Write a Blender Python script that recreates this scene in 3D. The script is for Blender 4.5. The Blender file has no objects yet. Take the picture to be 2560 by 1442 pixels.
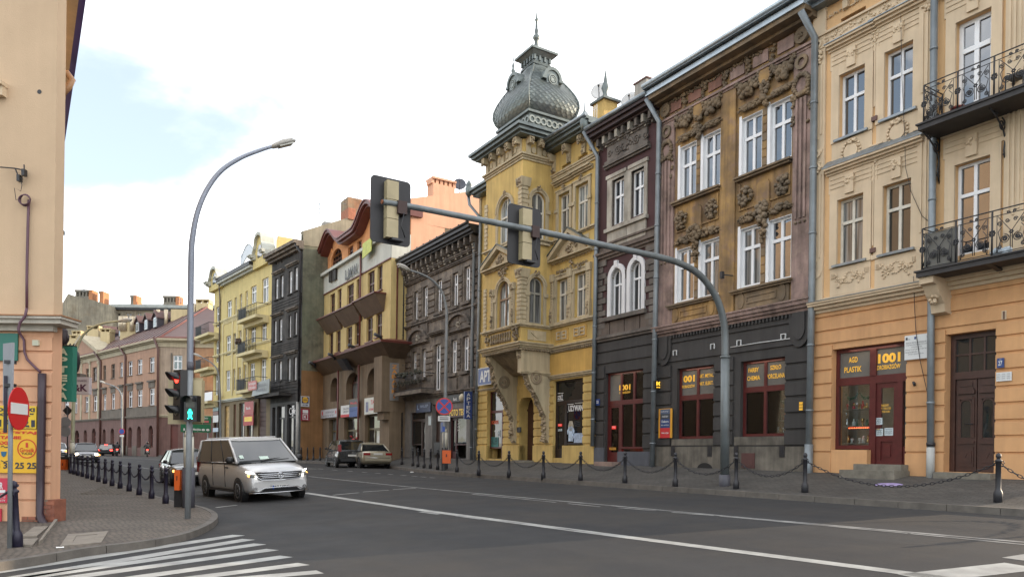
import bpy,bmesh,math,random
from mathutils import Vector,Matrix
random.seed(7)
R=math.radians
scene=bpy.context.scene
COL=scene.collection
# camera
FPX,CX,CY,ROLL,YAW,EZ=1850.0,1280.0,1134.0,0.013,R(32.5),1.61
cd=bpy.data.cameras.new('camera');cam=bpy.data.objects.new('camera',cd);COL.objects.link(cam)
cd.sensor_fit='HORIZONTAL';cd.sensor_width=36.0;cd.lens=36.0*FPX/2560.0
cd.shift_y=(CY-721.0)/2560.0
cd.clip_start=0.1;cd.clip_end=3000
cam.location=(0,0,EZ)
cam.rotation_euler=(Matrix.Rotation(-YAW,4,'Z')@Matrix.Rotation(R(90),4,'X')@Matrix.Rotation(ROLL,4,'Z')).to_euler()
scene.camera=cam
# sky, sun, exposure
SUN_EL=R(13.0)
_sx,_sd=0.95,0.31
SUNV=Vector((_sx*math.cos(YAW)+_sd*math.sin(YAW),-_sx*math.sin(YAW)+_sd*math.cos(YAW),0)).normalized()
SUN_AZ=math.atan2(SUNV.x,SUNV.y)
world=bpy.data.worlds.new('World');scene.world=world;world.use_nodes=True
SKYSEED=5.9
SKYROT=-14.0
def build_world():
 nt=world.node_tree;N=nt.nodes;L=nt.links
 for n in list(N):N.remove(n)
 out=N.new('ShaderNodeOutputWorld');bg=N.new('ShaderNodeBackground');bg.inputs['Strength'].default_value=0.13
 L.new(bg.outputs[0],out.inputs[0])
 sky=N.new('ShaderNodeTexSky');sky.sky_type='NISHITA';sky.sun_disc=False
 sky.sun_elevation=SUN_EL;sky.sun_rotation=SUN_AZ;sky.altitude=200;sky.dust_density=0.6
 tc=N.new('ShaderNodeTexCoord');sep=N.new('ShaderNodeSeparateXYZ');mpg=N.new('ShaderNodeMapping');mpg.inputs['Rotation'].default_value=(0,0,R(SKYROT));L.new(tc.outputs['Generated'],mpg.inputs['Vector']);L.new(mpg.outputs[0],sep.inputs[0])
 def mth(op,a,b=None,c=None,clamp=False):
  n=N.new('ShaderNodeMath');n.operation=op;n.use_clamp=clamp
  for i,v in enumerate((a,b,c)):
   if v is None:continue
   if isinstance(v,(int,float)):n.inputs[i].default_value=v
   else:L.new(v,n.inputs[i])
  return n.outputs[0]
 zz=mth('MAXIMUM',sep.outputs[2],0.0)
 den=mth('ADD',zz,0.22)
 px=mth('DIVIDE',sep.outputs[0],den);py=mth('DIVIDE',sep.outputs[1],den)
 cmb=N.new('ShaderNodeCombineXYZ');L.new(px,cmb.inputs[0]);L.new(py,cmb.inputs[1])
 cmb.inputs[2].default_value=SKYSEED
 no=N.new('ShaderNodeTexNoise');no.inputs['Scale'].default_value=1.15;no.inputs['Detail'].default_value=7;no.inputs['Roughness'].default_value=0.55
 no.inputs['Distortion'].default_value=0.35
 L.new(cmb.outputs[0],no.inputs['Vector'])
 dt=N.new('ShaderNodeVectorMath');dt.operation='DOT_PRODUCT';L.new(tc.outputs['Generated'],dt.inputs[0])
 dt.inputs[1].default_value=(SUNV.x,SUNV.y,0.0)
 bias=mth('MULTIPLY_ADD',dt.outputs['Value'],0.07,0.02)
 m=mth('ADD',no.outputs['Fac'],bias)
 mr=N.new('ShaderNodeMapRange');mr.interpolation_type='SMOOTHSTEP'
 mr.inputs['From Min'].default_value=0.39;mr.inputs['From Max'].default_value=0.60
 L.new(m,mr.inputs['Value'])
 no2=N.new('ShaderNodeTexNoise');no2.inputs['Scale'].default_value=2.3;no2.inputs['Detail'].default_value=6
 L.new(cmb.outputs[0],no2.inputs['Vector'])
 cr=N.new('ShaderNodeValToRGB');cr.color_ramp.elements[0].position=0.3;cr.color_ramp.elements[0].color=(7.4,7.6,8.0,1)
 cr.color_ramp.elements[1].position=0.62;cr.color_ramp.elements[1].color=(11.0,10.9,10.8,1)
 L.new(no2.outputs['Fac'],cr.inputs['Fac'])
 veil=N.new('ShaderNodeMixRGB');veil.inputs['Fac'].default_value=0.22
 veil.inputs[2].default_value=(8.5,9.0,9.8,1)
 L.new(sky.outputs[0],veil.inputs[1])
 mix=N.new('ShaderNodeMixRGB');L.new(mr.outputs[0],mix.inputs['Fac']);L.new(veil.outputs[0],mix.inputs[1]);L.new(cr.outputs[0],mix.inputs[2])
 L.new(mix.outputs[0],bg.inputs['Color'])
build_world()
sd=bpy.data.lights.new('sun','SUN');sd.energy=3.2;sd.angle=R(0.5);sd.color=(1.0,0.80,0.58)
sun=bpy.data.objects.new('sun',sd);COL.objects.link(sun)
sun.rotation_euler=Vector((-SUNV.x*math.cos(SUN_EL),-SUNV.y*math.cos(SUN_EL),-math.sin(SUN_EL))).to_track_quat('-Z','Y').to_euler()
vs=scene.view_settings;vs.view_transform='Standard';vs.look='None';vs.gamma=1.0;vs.use_curve_mapping=False
vs.exposure=1.1
scene.cycles.max_bounces=6;scene.cycles.transparent_max_bounces=10
# measuring helpers
EYE=Vector((0,0,EZ))
def ray(x,y):
 cx=(x-CX)/FPX;cy=-(y-CY)/FPX
 X=cx*math.cos(ROLL)-cy*math.sin(ROLL);Z=cx*math.sin(ROLL)+cy*math.cos(ROLL)
 return Vector((X*math.cos(YAW)+math.sin(YAW),-X*math.sin(YAW)+math.cos(YAW),Z))
def clampf(v,a,b):return max(a,min(b,v))
def ramp(s,pts):
 if s<=pts[0][0]:return pts[0][1]
 for(a,va),(b,vb)in zip(pts,pts[1:]):
  if s<=b:return va+(vb-va)*(s-a)/(b-a)
 return pts[-1][1]
def d_left(s):return ramp(s,[(25,1.61),(75,0.96),(160,0.80)])
def d_right(s):return ramp(s,[(10,1.06),(60,0.86),(160,0.80)])
def zroad(t,s):
 a,b=d_left(s),d_right(s)
 return EZ-(a+(b-a)*clampf((t-3.3)/12.1,0,1))
def t_bol(s):return ramp(s,[(5,16.35),(28,15.75),(33,16.2),(41,18.0),(48,17.9),(56,16.8),(64,15.9),(100,12.0)])
def t_fac(s):return ramp(s,[(0,18.9),(41,19.5),(62,19.2),(66,17.4),(110,12.5)])
def t_kerb(s):return t_bol(s)-0.62
def zpr(t,s):
 tb,tf=t_bol(s),max(t_fac(s),t_bol(s)+1.2)
 k=EZ-d_right(s)+0.13
 w=(t-tb)/(tf-tb)
 return k+(0.05*clampf((t-(tb-0.62))/0.62,0,1))+(0.47 if s<45 else 0.25)*clampf(w,0,1.3)
def zpl(t,s):return EZ-d_left(s)+0.12
def hit(x,y,fn):
 r=ray(x,y);lo,hi=2.0,400.0
 for D in[2+0.25*i for i in range(1600)]:
  p=EYE+r*D
  if p.z<fn(p.x,p.y):hi=D;lo=D-0.25;break
 else:return EYE+r*400
 for _ in range(30):
  m=(lo+hi)/2;p=EYE+r*m
  if p.z<fn(p.x,p.y):hi=m
  else:lo=m
 return EYE+r*hi
def on_road(x,y):return hit(x,y,zroad)
def on_right(x,y):return hit(x,y,zpr)
def on_left(x,y):return hit(x,y,zpl)
def at_s(x,y,s):r=ray(x,y);return EYE+r*(s/r.y)
def at_D(x,y,D):return EYE+ray(x,y)*D
def at_t(x,y,t):r=ray(x,y);return EYE+r*(t/r.x)
# materials
def rgb(r,g,b):
 f=lambda c:(c/255/12.92 if c/255<=0.04045 else((c/255+0.055)/1.055)**2.4)
 return(f(r),f(g),f(b))
MATS={}
def mat(name,col,rough=0.8,var=0.12,scale=1.2,bump=0.0,bscale=60,metal=0.0,col2=None,c2amt=0.0,c2scale=0.5,streak=0.0,ior=None,emis=None,estr=0.0,stain=None,stain_amt=0.0):
 if name in MATS:return MATS[name]
 m=bpy.data.materials.new(name);m.use_nodes=True;MATS[name]=m
 nt=m.node_tree;N=nt.nodes;L=nt.links;p=N['Principled BSDF']
 p.inputs['Roughness'].default_value=rough;p.inputs['Metallic'].default_value=metal
 if ior:p.inputs['IOR'].default_value=ior
 c=(*col,1)
 p.inputs['Base Color'].default_value=c
 if emis:p.inputs['Emission Color'].default_value=(*emis,1);p.inputs['Emission Strength'].default_value=estr
 if var or c2amt or bump or streak or stain_amt:
  g=N.new('ShaderNodeNewGeometry');pos=g.outputs['Position']
  def noise(sc,detail=5,vec=pos,rough_=0.6):
   n=N.new('ShaderNodeTexNoise');n.inputs['Scale'].default_value=sc;n.inputs['Detail'].default_value=detail
   n.inputs['Roughness'].default_value=rough_;L.new(vec,n.inputs['Vector']);return n.outputs['Fac']
  def rmp(v,a,b,lo=0.0,hi=1.0):
   n=N.new('ShaderNodeMapRange');n.inputs['From Min'].default_value=a;n.inputs['From Max'].default_value=b
   n.inputs['To Min'].default_value=lo;n.inputs['To Max'].default_value=hi;L.new(v,n.inputs['Value']);return n.outputs[0]
  def mixc(f,a,b,mode='MIX'):
   n=N.new('ShaderNodeMixRGB');n.blend_type=mode
   if isinstance(f,float):n.inputs[0].default_value=f
   else:L.new(f,n.inputs[0])
   for i,v in((1,a),(2,b)):
    if isinstance(v,tuple):n.inputs[i].default_value=v
    else:L.new(v,n.inputs[i])
   return n.outputs[0]
  cur=c
  if c2amt:cur=mixc(rmp(noise(c2scale,6),0.5-0.12,0.5+0.12,0,c2amt),cur,(*col2,1))
  if stain_amt:cur=mixc(rmp(noise(c2scale*3.1,8,rough_=0.7),0.52,0.62,0,stain_amt),cur,(*stain,1))
  if streak:
   mp=N.new('ShaderNodeMapping');mp.inputs['Scale'].default_value=(2.2,2.2,0.16);L.new(pos,mp.inputs['Vector'])
   v=rmp(noise(2.0,6,mp.outputs[0]),0.35,0.65,1-streak,1.0+streak*0.25)
   k=N.new('ShaderNodeCombineXYZ');[L.new(v,k.inputs[i])for i in range(3)]
   cur=mixc(1.0,cur,k.outputs[0],'MULTIPLY')
  if var:
   v=rmp(noise(scale,8),0.3,0.7,1-var,1+var)
   k=N.new('ShaderNodeCombineXYZ');[L.new(v,k.inputs[i])for i in range(3)]
   cur=mixc(1.0,cur,k.outputs[0],'MULTIPLY')
  if not isinstance(cur,tuple):L.new(cur,p.inputs['Base Color'])
  if bump:
   b=N.new('ShaderNodeBump');b.inputs['Strength'].default_value=min(1,bump);b.inputs['Distance'].default_value=0.02
   L.new(noise(bscale,4),b.inputs['Height']);L.new(b.outputs[0],p.inputs['Normal'])
 return m
def stucco(name,col,var=0.10,streak=0.10,**k):return mat(name,col,rough=k.pop('rough',0.85),var=var,streak=streak,bump=0.25,bscale=k.pop('bscale',45),**k)
def glow(name,col,s):
 if name in MATS:return MATS[name]
 return mat(name,(0.02,0.02,0.02),0.5,var=0,emis=col,estr=s)
def clear_glass(name='shop_glass',tint=(0.9,0.95,0.95),refl=1.6):
 if name in MATS:return MATS[name]
 m=bpy.data.materials.new(name);m.use_nodes=True;MATS[name]=m
 nt=m.node_tree;N=nt.nodes;L=nt.links;N.remove(N['Principled BSDF'])
 tr=N.new('ShaderNodeBsdfTransparent');tr.inputs[0].default_value=(*tint,1)
 gl=N.new('ShaderNodeBsdfGlossy');gl.inputs['Roughness'].default_value=0.02
 fr=N.new('ShaderNodeFresnel');fr.inputs['IOR'].default_value=refl
 mx=N.new('ShaderNodeMixShader');L.new(fr.outputs[0],mx.inputs[0]);L.new(tr.outputs[0],mx.inputs[1]);L.new(gl.outputs[0],mx.inputs[2])
 L.new(mx.outputs[0],N['Material Output'].inputs['Surface'])
 return m
# mesh building
class MB:
 def __init__(s):s.v=[];s.f=[];s.m=[];s.sm=[];s.cur=0;s.smooth=False
 def add(s,vs,fs):
  o=len(s.v);s.v+=[tuple(p)for p in vs]
  for f in fs:s.f.append([i+o for i in f]);s.m.append(s.cur);s.sm.append(s.smooth)
 def hexa(s,p):
  s.add(p,[(3,2,1,0),(4,5,6,7),(0,1,5,4),(1,2,6,5),(2,3,7,6),(3,0,4,7)])
 def box(s,x0,x1,y0,y1,z0,z1):
  s.hexa([(x0,y0,z0),(x1,y0,z0),(x1,y1,z0),(x0,y1,z0),(x0,y0,z1),(x1,y0,z1),(x1,y1,z1),(x0,y1,z1)])
 def tube(s,pts,rad,seg=8,cap=True,sm=True):
  pts=[Vector(p)for p in pts];n=len(pts);rings=[]
  up0=None
  for i,p in enumerate(pts):
   d=(pts[min(i+1,n-1)]-pts[max(i-1,0)])
   if d.length<1e-9:d=Vector((0,0,1))
   d.normalize()
   if up0 is None:
    up0=Vector((0,0,1))if abs(d.z)<0.9 else Vector((1,0,0))
   a=up0-d*up0.dot(d)
   if a.length<1e-6:a=Vector((1,0,0))-d*d.x
   a.normalize();b=d.cross(a);up0=a
   r=rad[i]if isinstance(rad,(list,tuple))else rad
   rings.append([p+(a*math.cos(2*math.pi*k/seg)+b*math.sin(2*math.pi*k/seg))*r for k in range(seg)])
  vs=[q for g in rings for q in g];fs=[]
  for i in range(n-1):
   for k in range(seg):
    k2=(k+1)%seg
    fs.append((i*seg+k,i*seg+k2,(i+1)*seg+k2,(i+1)*seg+k))
  ps=s.smooth;s.smooth=sm;s.add(vs,fs);s.smooth=ps
  if cap:
   o=len(s.v)-len(vs)
   s.f.append([o+k for k in range(seg)][::-1]);s.m.append(s.cur);s.sm.append(False)
   s.f.append([o+(n-1)*seg+k for k in range(seg)]);s.m.append(s.cur);s.sm.append(False)
 def lathe(s,c,prof,seg=12,sm=True):
  s.tube_rings([[(c[0]+r*math.cos(2*math.pi*k/seg),c[1]+r*math.sin(2*math.pi*k/seg),c[2]+z)for k in range(seg)]for r,z in prof],sm)
 def tube_rings(s,rings,sm=True,cap=True):
  seg=len(rings[0]);vs=[q for g in rings for q in g];fs=[]
  for i in range(len(rings)-1):
   for k in range(seg):
    k2=(k+1)%seg;fs.append((i*seg+k,i*seg+k2,(i+1)*seg+k2,(i+1)*seg+k))
  o=len(s.v);ps=s.smooth;s.smooth=sm;s.add(vs,fs);s.smooth=ps
  if cap:
   s.f.append([o+k for k in range(seg)][::-1]);s.m.append(s.cur);s.sm.append(False)
   s.f.append([o+(len(rings)-1)*seg+k for k in range(seg)]);s.m.append(s.cur);s.sm.append(False)
 def blob(s,c,r):
  rx,ry,rz=r if isinstance(r,(tuple,list))else(r,r,r)
  ps=s.smooth;s.smooth=True
  s.add([(c[0]+x*rx,c[1]+y*ry,c[2]+z*rz)for x,y,z in ICO_V],ICO_F);s.smooth=ps
 def build(s,name,mats,parent=None,origin=None,fix=True):
  me=bpy.data.meshes.new(name)
  o0=Vector(origin)if origin is not None else Vector((0,0,0))
  me.from_pydata([(x-o0.x,y-o0.y,z-o0.z)for x,y,z in s.v],[],s.f)
  ms=mats if isinstance(mats,(list,tuple))else[mats]
  for m in ms:me.materials.append(m)
  me.polygons.foreach_set('material_index',s.m);me.polygons.foreach_set('use_smooth',s.sm)
  me.update()
  if fix:
   bm=bmesh.new();bm.from_mesh(me);bmesh.ops.recalc_face_normals(bm,faces=bm.faces);bm.to_mesh(me);bm.free()
  return link(name,me,parent,o0)
_t=(1+5**0.5)/2;_n=(1+_t*_t)**0.5
ICO_V=[(a/_n,b/_n,c/_n)for a,b,c in[(-1,_t,0),(1,_t,0),(-1,-_t,0),(1,-_t,0),(0,-1,_t),(0,1,_t),(0,-1,-_t),(0,1,-_t),(_t,0,-1),(_t,0,1),(-_t,0,-1),(-_t,0,1)]]
ICO_F=[(0,11,5),(0,5,1),(0,1,7),(0,7,10),(0,10,11),(1,5,9),(5,11,4),(11,10,2),(10,7,6),(7,1,8),(3,9,4),(3,4,2),(3,2,6),(3,6,8),(3,8,9),(4,9,5),(2,4,11),(6,2,10),(8,6,7),(9,8,1)]
def wloc(o):
 v=Vector((0,0,0))
 while o is not None and not o.get('_local'):v=v+o.location;o=o.parent
 return v
def link(name,me,parent=None,loc=(0,0,0)):
 o=bpy.data.objects.new(name,me);COL.objects.link(o)
 if parent is not None:
  o.parent=parent;o.location=Vector(loc)-wloc(parent)
 else:o.location=loc
 return o
def tag(o,label=None,cat=None,group=None,kind=None):
 for k,v in(('label',label),('category',cat),('group',group),('kind',kind)):
  if v:o[k]=v
 return o
LOCALS=[]
def thing(name,label,cat,loc,group=None,local=False):
 o=bpy.data.objects.new(name,None);COL.objects.link(o);o.location=loc;o.empty_display_size=0.2
 tag(o,label,cat,group)
 if local:o['_local']=1;LOCALS.append(o)
 return o
def copy_tree(o,parent=None):
 c=o.copy();COL.objects.link(c)
 if parent is not None:c.parent=parent
 for ch in list(o.children):copy_tree(ch,c)
 return c
class F:
 """a vertical plane: u runs to the right as seen from its front, v is height, d is the distance in front of it"""
 def __init__(s,pl,pr):
  s.o=Vector((pl[0],pl[1]));e=Vector((pr[0]-pl[0],pr[1]-pl[1]));s.L=e.length;s.e=e/s.L
  s.n=Vector((s.e.y,-s.e.x))
 def W(s,u,v,d=0.0):
  p=s.o+s.e*u+s.n*d;return Vector((p.x,p.y,v))
 def uv(s,x,y,d=0.0):
  r=ray(x,y);rn=r.x*s.n.x+r.y*s.n.y
  o=s.o+s.n*d
  k=(o.x*s.n.x+o.y*s.n.y)/rn
  p=EYE+r*k;q=Vector((p.x,p.y))-s.o
  return q.dot(s.e),p.z
 def u(s,x,y=750,d=0.0):return s.uv(x,y,d)[0]
 def v(s,x,y,d=0.0):return s.uv(x,y,d)[1]
 def off(s,d):a=s.W(0,0,d);b=s.W(s.L,0,d);return F(a,b)
 def box(s,mb,u0,u1,v0,v1,d0,d1):
  mb.hexa([s.W(u0,v0,d0),s.W(u1,v0,d0),s.W(u1,v0,d1),s.W(u0,v0,d1),s.W(u0,v1,d0),s.W(u1,v1,d0),s.W(u1,v1,d1),s.W(u0,v1,d1)])
 def poly(s,mb,pts,d0,d1):
  n=len(pts);vs=[s.W(u,v,d0)for u,v in pts]+[s.W(u,v,d1)for u,v in pts]
  mb.add(vs,[tuple(range(n))[::-1],tuple(range(n,2*n))]+[(i,(i+1)%n,n+(i+1)%n,n+i)for i in range(n)])
 def ring(s,mb,cu,cv,r0,r1,d0,d1,a0=0,a1=180,n=12,sv=1.0):
  for i in range(n):
   t0=R(a0+(a1-a0)*i/n);t1=R(a0+(a1-a0)*(i+1)/n)
   P=lambda r,t:(cu+r*math.cos(t),cv+sv*r*math.sin(t))
   q=[P(r0,t0),P(r1,t0),P(r1,t1),P(r0,t1)]
   s.poly(mb,q,d0,d1)
 def disc(s,mb,cu,cv,ru,rv,d0,d1,n=20):
  s.poly(mb,[(cu+ru*math.cos(2*math.pi*i/n),cv+rv*math.sin(2*math.pi*i/n))for i in range(n)],d0,d1)
 def blob(s,mb,u,v,d,r):mb.blob(s.W(u,v,d),r)
 def band(s,mb,u0,u1,v0,prof):
  v=v0
  for h,d in prof:s.box(mb,u0,u1,v,v+h,-0.05,d);v+=h
  return v
_txt_cache={}
def text_mesh(t,bold=0.0):
 if(t,bold)in _txt_cache:return _txt_cache[(t,bold)]
 cu=bpy.data.curves.new('lettering','FONT');cu.body=t;cu.offset=bold;cu.resolution_u=3
 ob=bpy.data.objects.new('lettering',cu);me=bpy.data.meshes.new_from_object(ob)
 vs=[tuple(v.co)for v in me.vertices];fs=[tuple(p.vertices)for p in me.polygons]
 bpy.data.objects.remove(ob);bpy.data.curves.remove(cu);bpy.data.meshes.remove(me)
 xs=[v[0]for v in vs]or[0];ys=[v[1]for v in vs]or[0]
 r=(vs,fs,min(xs),max(xs),min(ys),max(ys));_txt_cache[(t,bold)]=r;return r
def lettering(t,f,u0,u1,v0,v1,d,m,parent,bold=0.015,name='lettering',local=None):
 vs,fs,x0,x1,y0,y1=text_mesh(t,bold)
 if not vs:return
 mb=MB();W=local or f.W
 mb.add([W(u0+(x-x0)/max(1e-6,x1-x0)*(u1-u0),v0+(y-y0)/max(1e-6,y1-y0)*(v1-v0),d)for x,y,z in vs],fs)
 return mb.build(name,m,parent,fix=False)
def column_lettering(t,f,u0,u1,vtop,vbot,d,m,parent,bold=0.02):
 n=len(t);h=(vtop-vbot)/n
 for i,c in enumerate(t):
  w=(u1-u0)*(0.25 if c=='I'else 1.0);cu=(u0+u1)/2
  lettering(c,f,cu-w/2,cu+w/2,vtop-h*(i+1)+h*0.14,vtop-h*i-h*0.08,d,m,parent,bold)
# ground
def asphalt():
 m=bpy.data.materials.new('asphalt');m.use_nodes=True
 nt=m.node_tree;N=nt.nodes;L=nt.links;p=N['Principled BSDF']
 g=N.new('ShaderNodeNewGeometry');pos=g.outputs['Position']
 def noise(sc,d=6,vec=pos,ro=0.6):
  n=N.new('ShaderNodeTexNoise');n.inputs['Scale'].default_value=sc;n.inputs['Detail'].default_value=d;n.inputs['Roughness'].default_value=ro
  L.new(vec,n.inputs['Vector']);return n.outputs['Fac']
 def rmp(v,a,b,lo,hi):
  n=N.new('ShaderNodeMapRange');n.inputs['From Min'].default_value=a;n.inputs['From Max'].default_value=b
  n.inputs['To Min'].default_value=lo;n.inputs['To Max'].default_value=hi;L.new(v,n.inputs['Value']);return n.outputs[0]
 mp=N.new('ShaderNodeMapping');mp.inputs['Scale'].default_value=(0.75,0.035,1);L.new(pos,mp.inputs['Vector'])
 lanes=rmp(noise(1.0,4,mp.outputs[0]),0.38,0.62,0,1)
 def mix(f,a,b):
  n=N.new('ShaderNodeMixRGB')
  if isinstance(f,float):n.inputs[0].default_value=f
  else:L.new(f,n.inputs[0])
  for i,v in((1,a),(2,b)):
   if isinstance(v,tuple):n.inputs[i].default_value=(*v,1)
   else:L.new(v,n.inputs[i])
  return n.outputs[0]
 c=mix(lanes,(0.021,0.0215,0.0235),(0.032,0.032,0.033))
 c=mix(rmp(noise(0.35,8,ro=0.7),0.45,0.62,0,0.6),c,(0.044,0.038,0.032))
 c=mix(rmp(noise(1.9,9,ro=0.75),0.55,0.68,0,0.45),c,(0.016,0.016,0.018))
 c=mix(rmp(noise(190,2),0.35,0.75,0,0.5),c,(0.06,0.06,0.06))
 L.new(c,p.inputs['Base Color'])
 L.new(rmp(noise(0.8,6),0.3,0.7,0.72,0.88),p.inputs['Roughness']);p.inputs['Specular IOR Level'].default_value=0.22
 b=N.new('ShaderNodeBump');b.inputs['Strength'].default_value=0.35;b.inputs['Distance'].default_value=0.01
 L.new(noise(120,3),b.inputs['Height']);L.new(b.outputs[0],p.inputs['Normal'])
 return m
def paving(name,c1,c2,cm,bw,bh,rot=0.0,mortar=0.09):
 m=bpy.data.materials.new(name);m.use_nodes=True
 nt=m.node_tree;N=nt.nodes;L=nt.links;p=N['Principled BSDF'];p.inputs['Roughness'].default_value=0.8
 g=N.new('ShaderNodeNewGeometry')
 wv=N.new('ShaderNodeTexNoise');wv.inputs['Scale'].default_value=1.3;L.new(g.outputs['Position'],wv.inputs['Vector'])
 ad=N.new('ShaderNodeVectorMath');ad.operation='MULTIPLY_ADD';L.new(wv.outputs['Color'],ad.inputs[0]);ad.inputs[1].default_value=(0.25,0.25,0);L.new(g.outputs['Position'],ad.inputs[2])
 mp=N.new('ShaderNodeMapping');mp.inputs['Rotation'].default_value=(0,0,rot);L.new(ad.outputs[0],mp.inputs['Vector'])
 br=N.new('ShaderNodeTexBrick');br.inputs['Scale'].default_value=1.0;br.inputs['Brick Width'].default_value=bw;br.inputs['Row Height'].default_value=bh
 br.inputs['Mortar Size'].default_value=mortar*bh;br.inputs['Mortar Smooth'].default_value=0.6;br.inputs['Bias'].default_value=0.0
 br.inputs['Color1'].default_value=(*c1,1);br.inputs['Color2'].default_value=(*c2,1);br.inputs['Mortar'].default_value=(*cm,1)
 L.new(mp.outputs[0],br.inputs['Vector'])
 n=N.new('ShaderNodeTexNoise');n.inputs['Scale'].default_value=0.8;n.inputs['Detail'].default_value=9;n.inputs['Roughness'].default_value=0.7;L.new(g.outputs['Position'],n.inputs['Vector'])
 r=N.new('ShaderNodeMapRange');r.inputs['From Min'].default_value=0.35;r.inputs['From Max'].default_value=0.65;r.inputs['To Min'].default_value=0.68;r.inputs['To Max'].default_value=1.2;L.new(n.outputs['Fac'],r.inputs['Value'])
 k=N.new('ShaderNodeMixRGB');k.blend_type='MULTIPLY';k.inputs[0].default_value=1;L.new(br.outputs['Color'],k.inputs[1]);L.new(r.outputs[0],k.inputs[2])
 L.new(k.outputs[0],p.inputs['Base Color'])
 b=N.new('ShaderNodeBump');b.invert=True;b.inputs['Strength'].default_value=0.6;b.inputs['Distance'].default_value=0.012;L.new(br.outputs['Fac'],b.inputs['Height']);L.new(b.outputs[0],p.inputs['Normal'])
 return m
M_ASPH=asphalt()
M_PAVR=paving('paving_right',(0.074,0.068,0.061),(0.052,0.049,0.044),(0.026,0.024,0.022),0.22,0.11,R(90))
M_PAVL=paving('paving_left',(0.130,0.104,0.080),(0.090,0.073,0.057),(0.038,0.031,0.025),0.115,0.105,R(28),0.13)
M_KERB=mat('kerb_stone',(0.115,0.102,0.088),0.85,var=0.25,scale=3,bump=0.4,bscale=30,c2amt=0.5,col2=(0.07,0.065,0.058),c2scale=1.2)
M_SETT=[mat('sett_%s'%n,c,0.8,var=0.25,scale=6,bump=0.4,bscale=40)for n,c in(('brown',(0.135,0.112,0.088)),('grey',(0.112,0.100,0.086)),('dark',(0.090,0.077,0.063)))]
M_PAINT=mat('road_paint',(0.33,0.33,0.31),0.6,var=0.18,scale=2.5,bump=0.2,c2amt=0.55,col2=(0.17,0.165,0.16),c2scale=2.2)
M_PAINT2=mat('worn_road_paint',(0.24,0.24,0.23),0.65,var=0.2,scale=3,c2amt=0.8,col2=(0.08,0.08,0.08),c2scale=2.0)
mb=MB()
ts=[-400,-150,-60,-25,-12]+[i*1.1 for i in range(-8,20)]+[24,32,60,150,400]
ss=[-80,-30]+[i*3.0 for i in range(-6,56)]+[190,260,420,900]
idx=lambda i,j:i*len(ss)+j
mb.smooth=True
mb.add([(t,s,zroad(t,s))for t in ts for s in ss],[(idx(i,j),idx(i+1,j),idx(i+1,j+1),idx(i,j+1))for i in range(len(ts)-1)for j in range(len(ss)-1)])
tag(mb.build('road',M_ASPH),kind='structure')
mb=MB();mb.smooth=True
sv=[-20+2*i for i in range(0,68)]
rows=[]
for s in sv:
 tk=t_kerb(s);tf=t_fac(s)+2.6
 rows.append([(t,s,zpr(t,s))for t in(tk+0.16,tk+0.4,tk+0.62,tk+1.4,(tk+tf)/2,tf-1.3,tf,tf+3)])
n=len(rows[0])
mb.add([p for r in rows for p in r],[(i*n+k,i*n+k+1,(i+1)*n+k+1,(i+1)*n+k)for i in range(len(rows)-1)for k in range(n-1)])
pav_r=tag(mb.build('pavement',M_PAVR),kind='structure')
kst=None
s=1.0;nk=0
while s<60:
 s1=s+1.0
 mb=MB();g=0.006
 a,b=t_kerb(s+g),t_kerb(s1-g);za,zb_=zpr(a+0.1,s),zpr(b+0.1,s1)
 mb.hexa([(a,s+g,za-0.35),(a+0.16,s+g,za-0.35),(b+0.16,s1-g,zb_-0.35),(b,s1-g,zb_-0.35),(a+0.02,s+g,za+0.004),(a+0.16,s+g,za+0.006),(b+0.16,s1-g,zb_+0.006),(b+0.02,s1-g,zb_+0.004)])
 mb.build('kerb_stone',M_KERB,pav_r);s=s1
mb=MB()
for s in range(60,112,2):a,b=t_kerb(s),t_kerb(s+2);mb.hexa([(a,s,zpr(a,s)-.35),(a+.16,s,zpr(a,s)-.35),(b+.16,s+2,zpr(b,s+2)-.35),(b,s+2,zpr(b,s+2)-.35),(a,s,zpr(a,s)+.005),(a+.16,s,zpr(a,s)+.005),(b+.16,s+2,zpr(b,s+2)+.005),(b,s+2,zpr(b,s+2)+.005)])
tag(mb.build('far_kerb',M_KERB,pav_r),kind='stuff')
BOL_L=[(414,1257.8),(378.7,1245.3),(347.8,1236.6),(322.8,1227),(300,1220),(280,1214),(262.5,1208),(246,1203.5),(231,1199),(218,1195),(206,1191),(194.7,1188)]
bolL=[on_left(*p)for p in BOL_L]
kp=[on_left(*p)for p in[(-420,1470),(0,1405),(94,1392),(219,1369),(344,1356),(462,1337),(525,1312),(549,1293),(543,1279),(510,1265)]]
kp=[Vector((p.x,p.y))for p in kp]
kp+=[Vector((b.x+0.42,b.y))for b in bolL[::2]]+[Vector((bolL[-1].x+0.2,56)),Vector((0.6,80)),Vector((-4,125))]
def smooth_line(P,n=2):
 for _ in range(n):
  Q=[P[0]]
  for a,b in zip(P,P[1:]):Q+=[a*0.75+b*0.25,a*0.25+b*0.75]
  P=Q+[P[-1]]
 return P
kl=smooth_line(kp)
mb=MB()
inner=[]
for i,p in enumerate(kl):
 d=(kl[min(i+1,len(kl)-1)]-kl[max(i-1,0)]).normalized();nrm=Vector((-d.y,d.x))
 inner.append(p+nrm*0.14)
fan=Vector((-6.0,17.0))
vs=[(p.x,p.y,zpl(p.x,p.y))for p in inner];far_in=[(-9.0,p.y if p.y>14 else 14.0,zpl(0,p.y))for p in inner]
far_in=[((-9.0 if p.y>16 else min(p.x,-2)-4),max(p.y,16),zpl(0,p.y))for p in inner]
nn=len(vs)
mb.add(vs+far_in,[(i,i+1,nn+i+1,nn+i)for i in range(nn-1)])
pav_l=tag(mb.build('pavement',M_PAVL),kind='structure')
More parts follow.
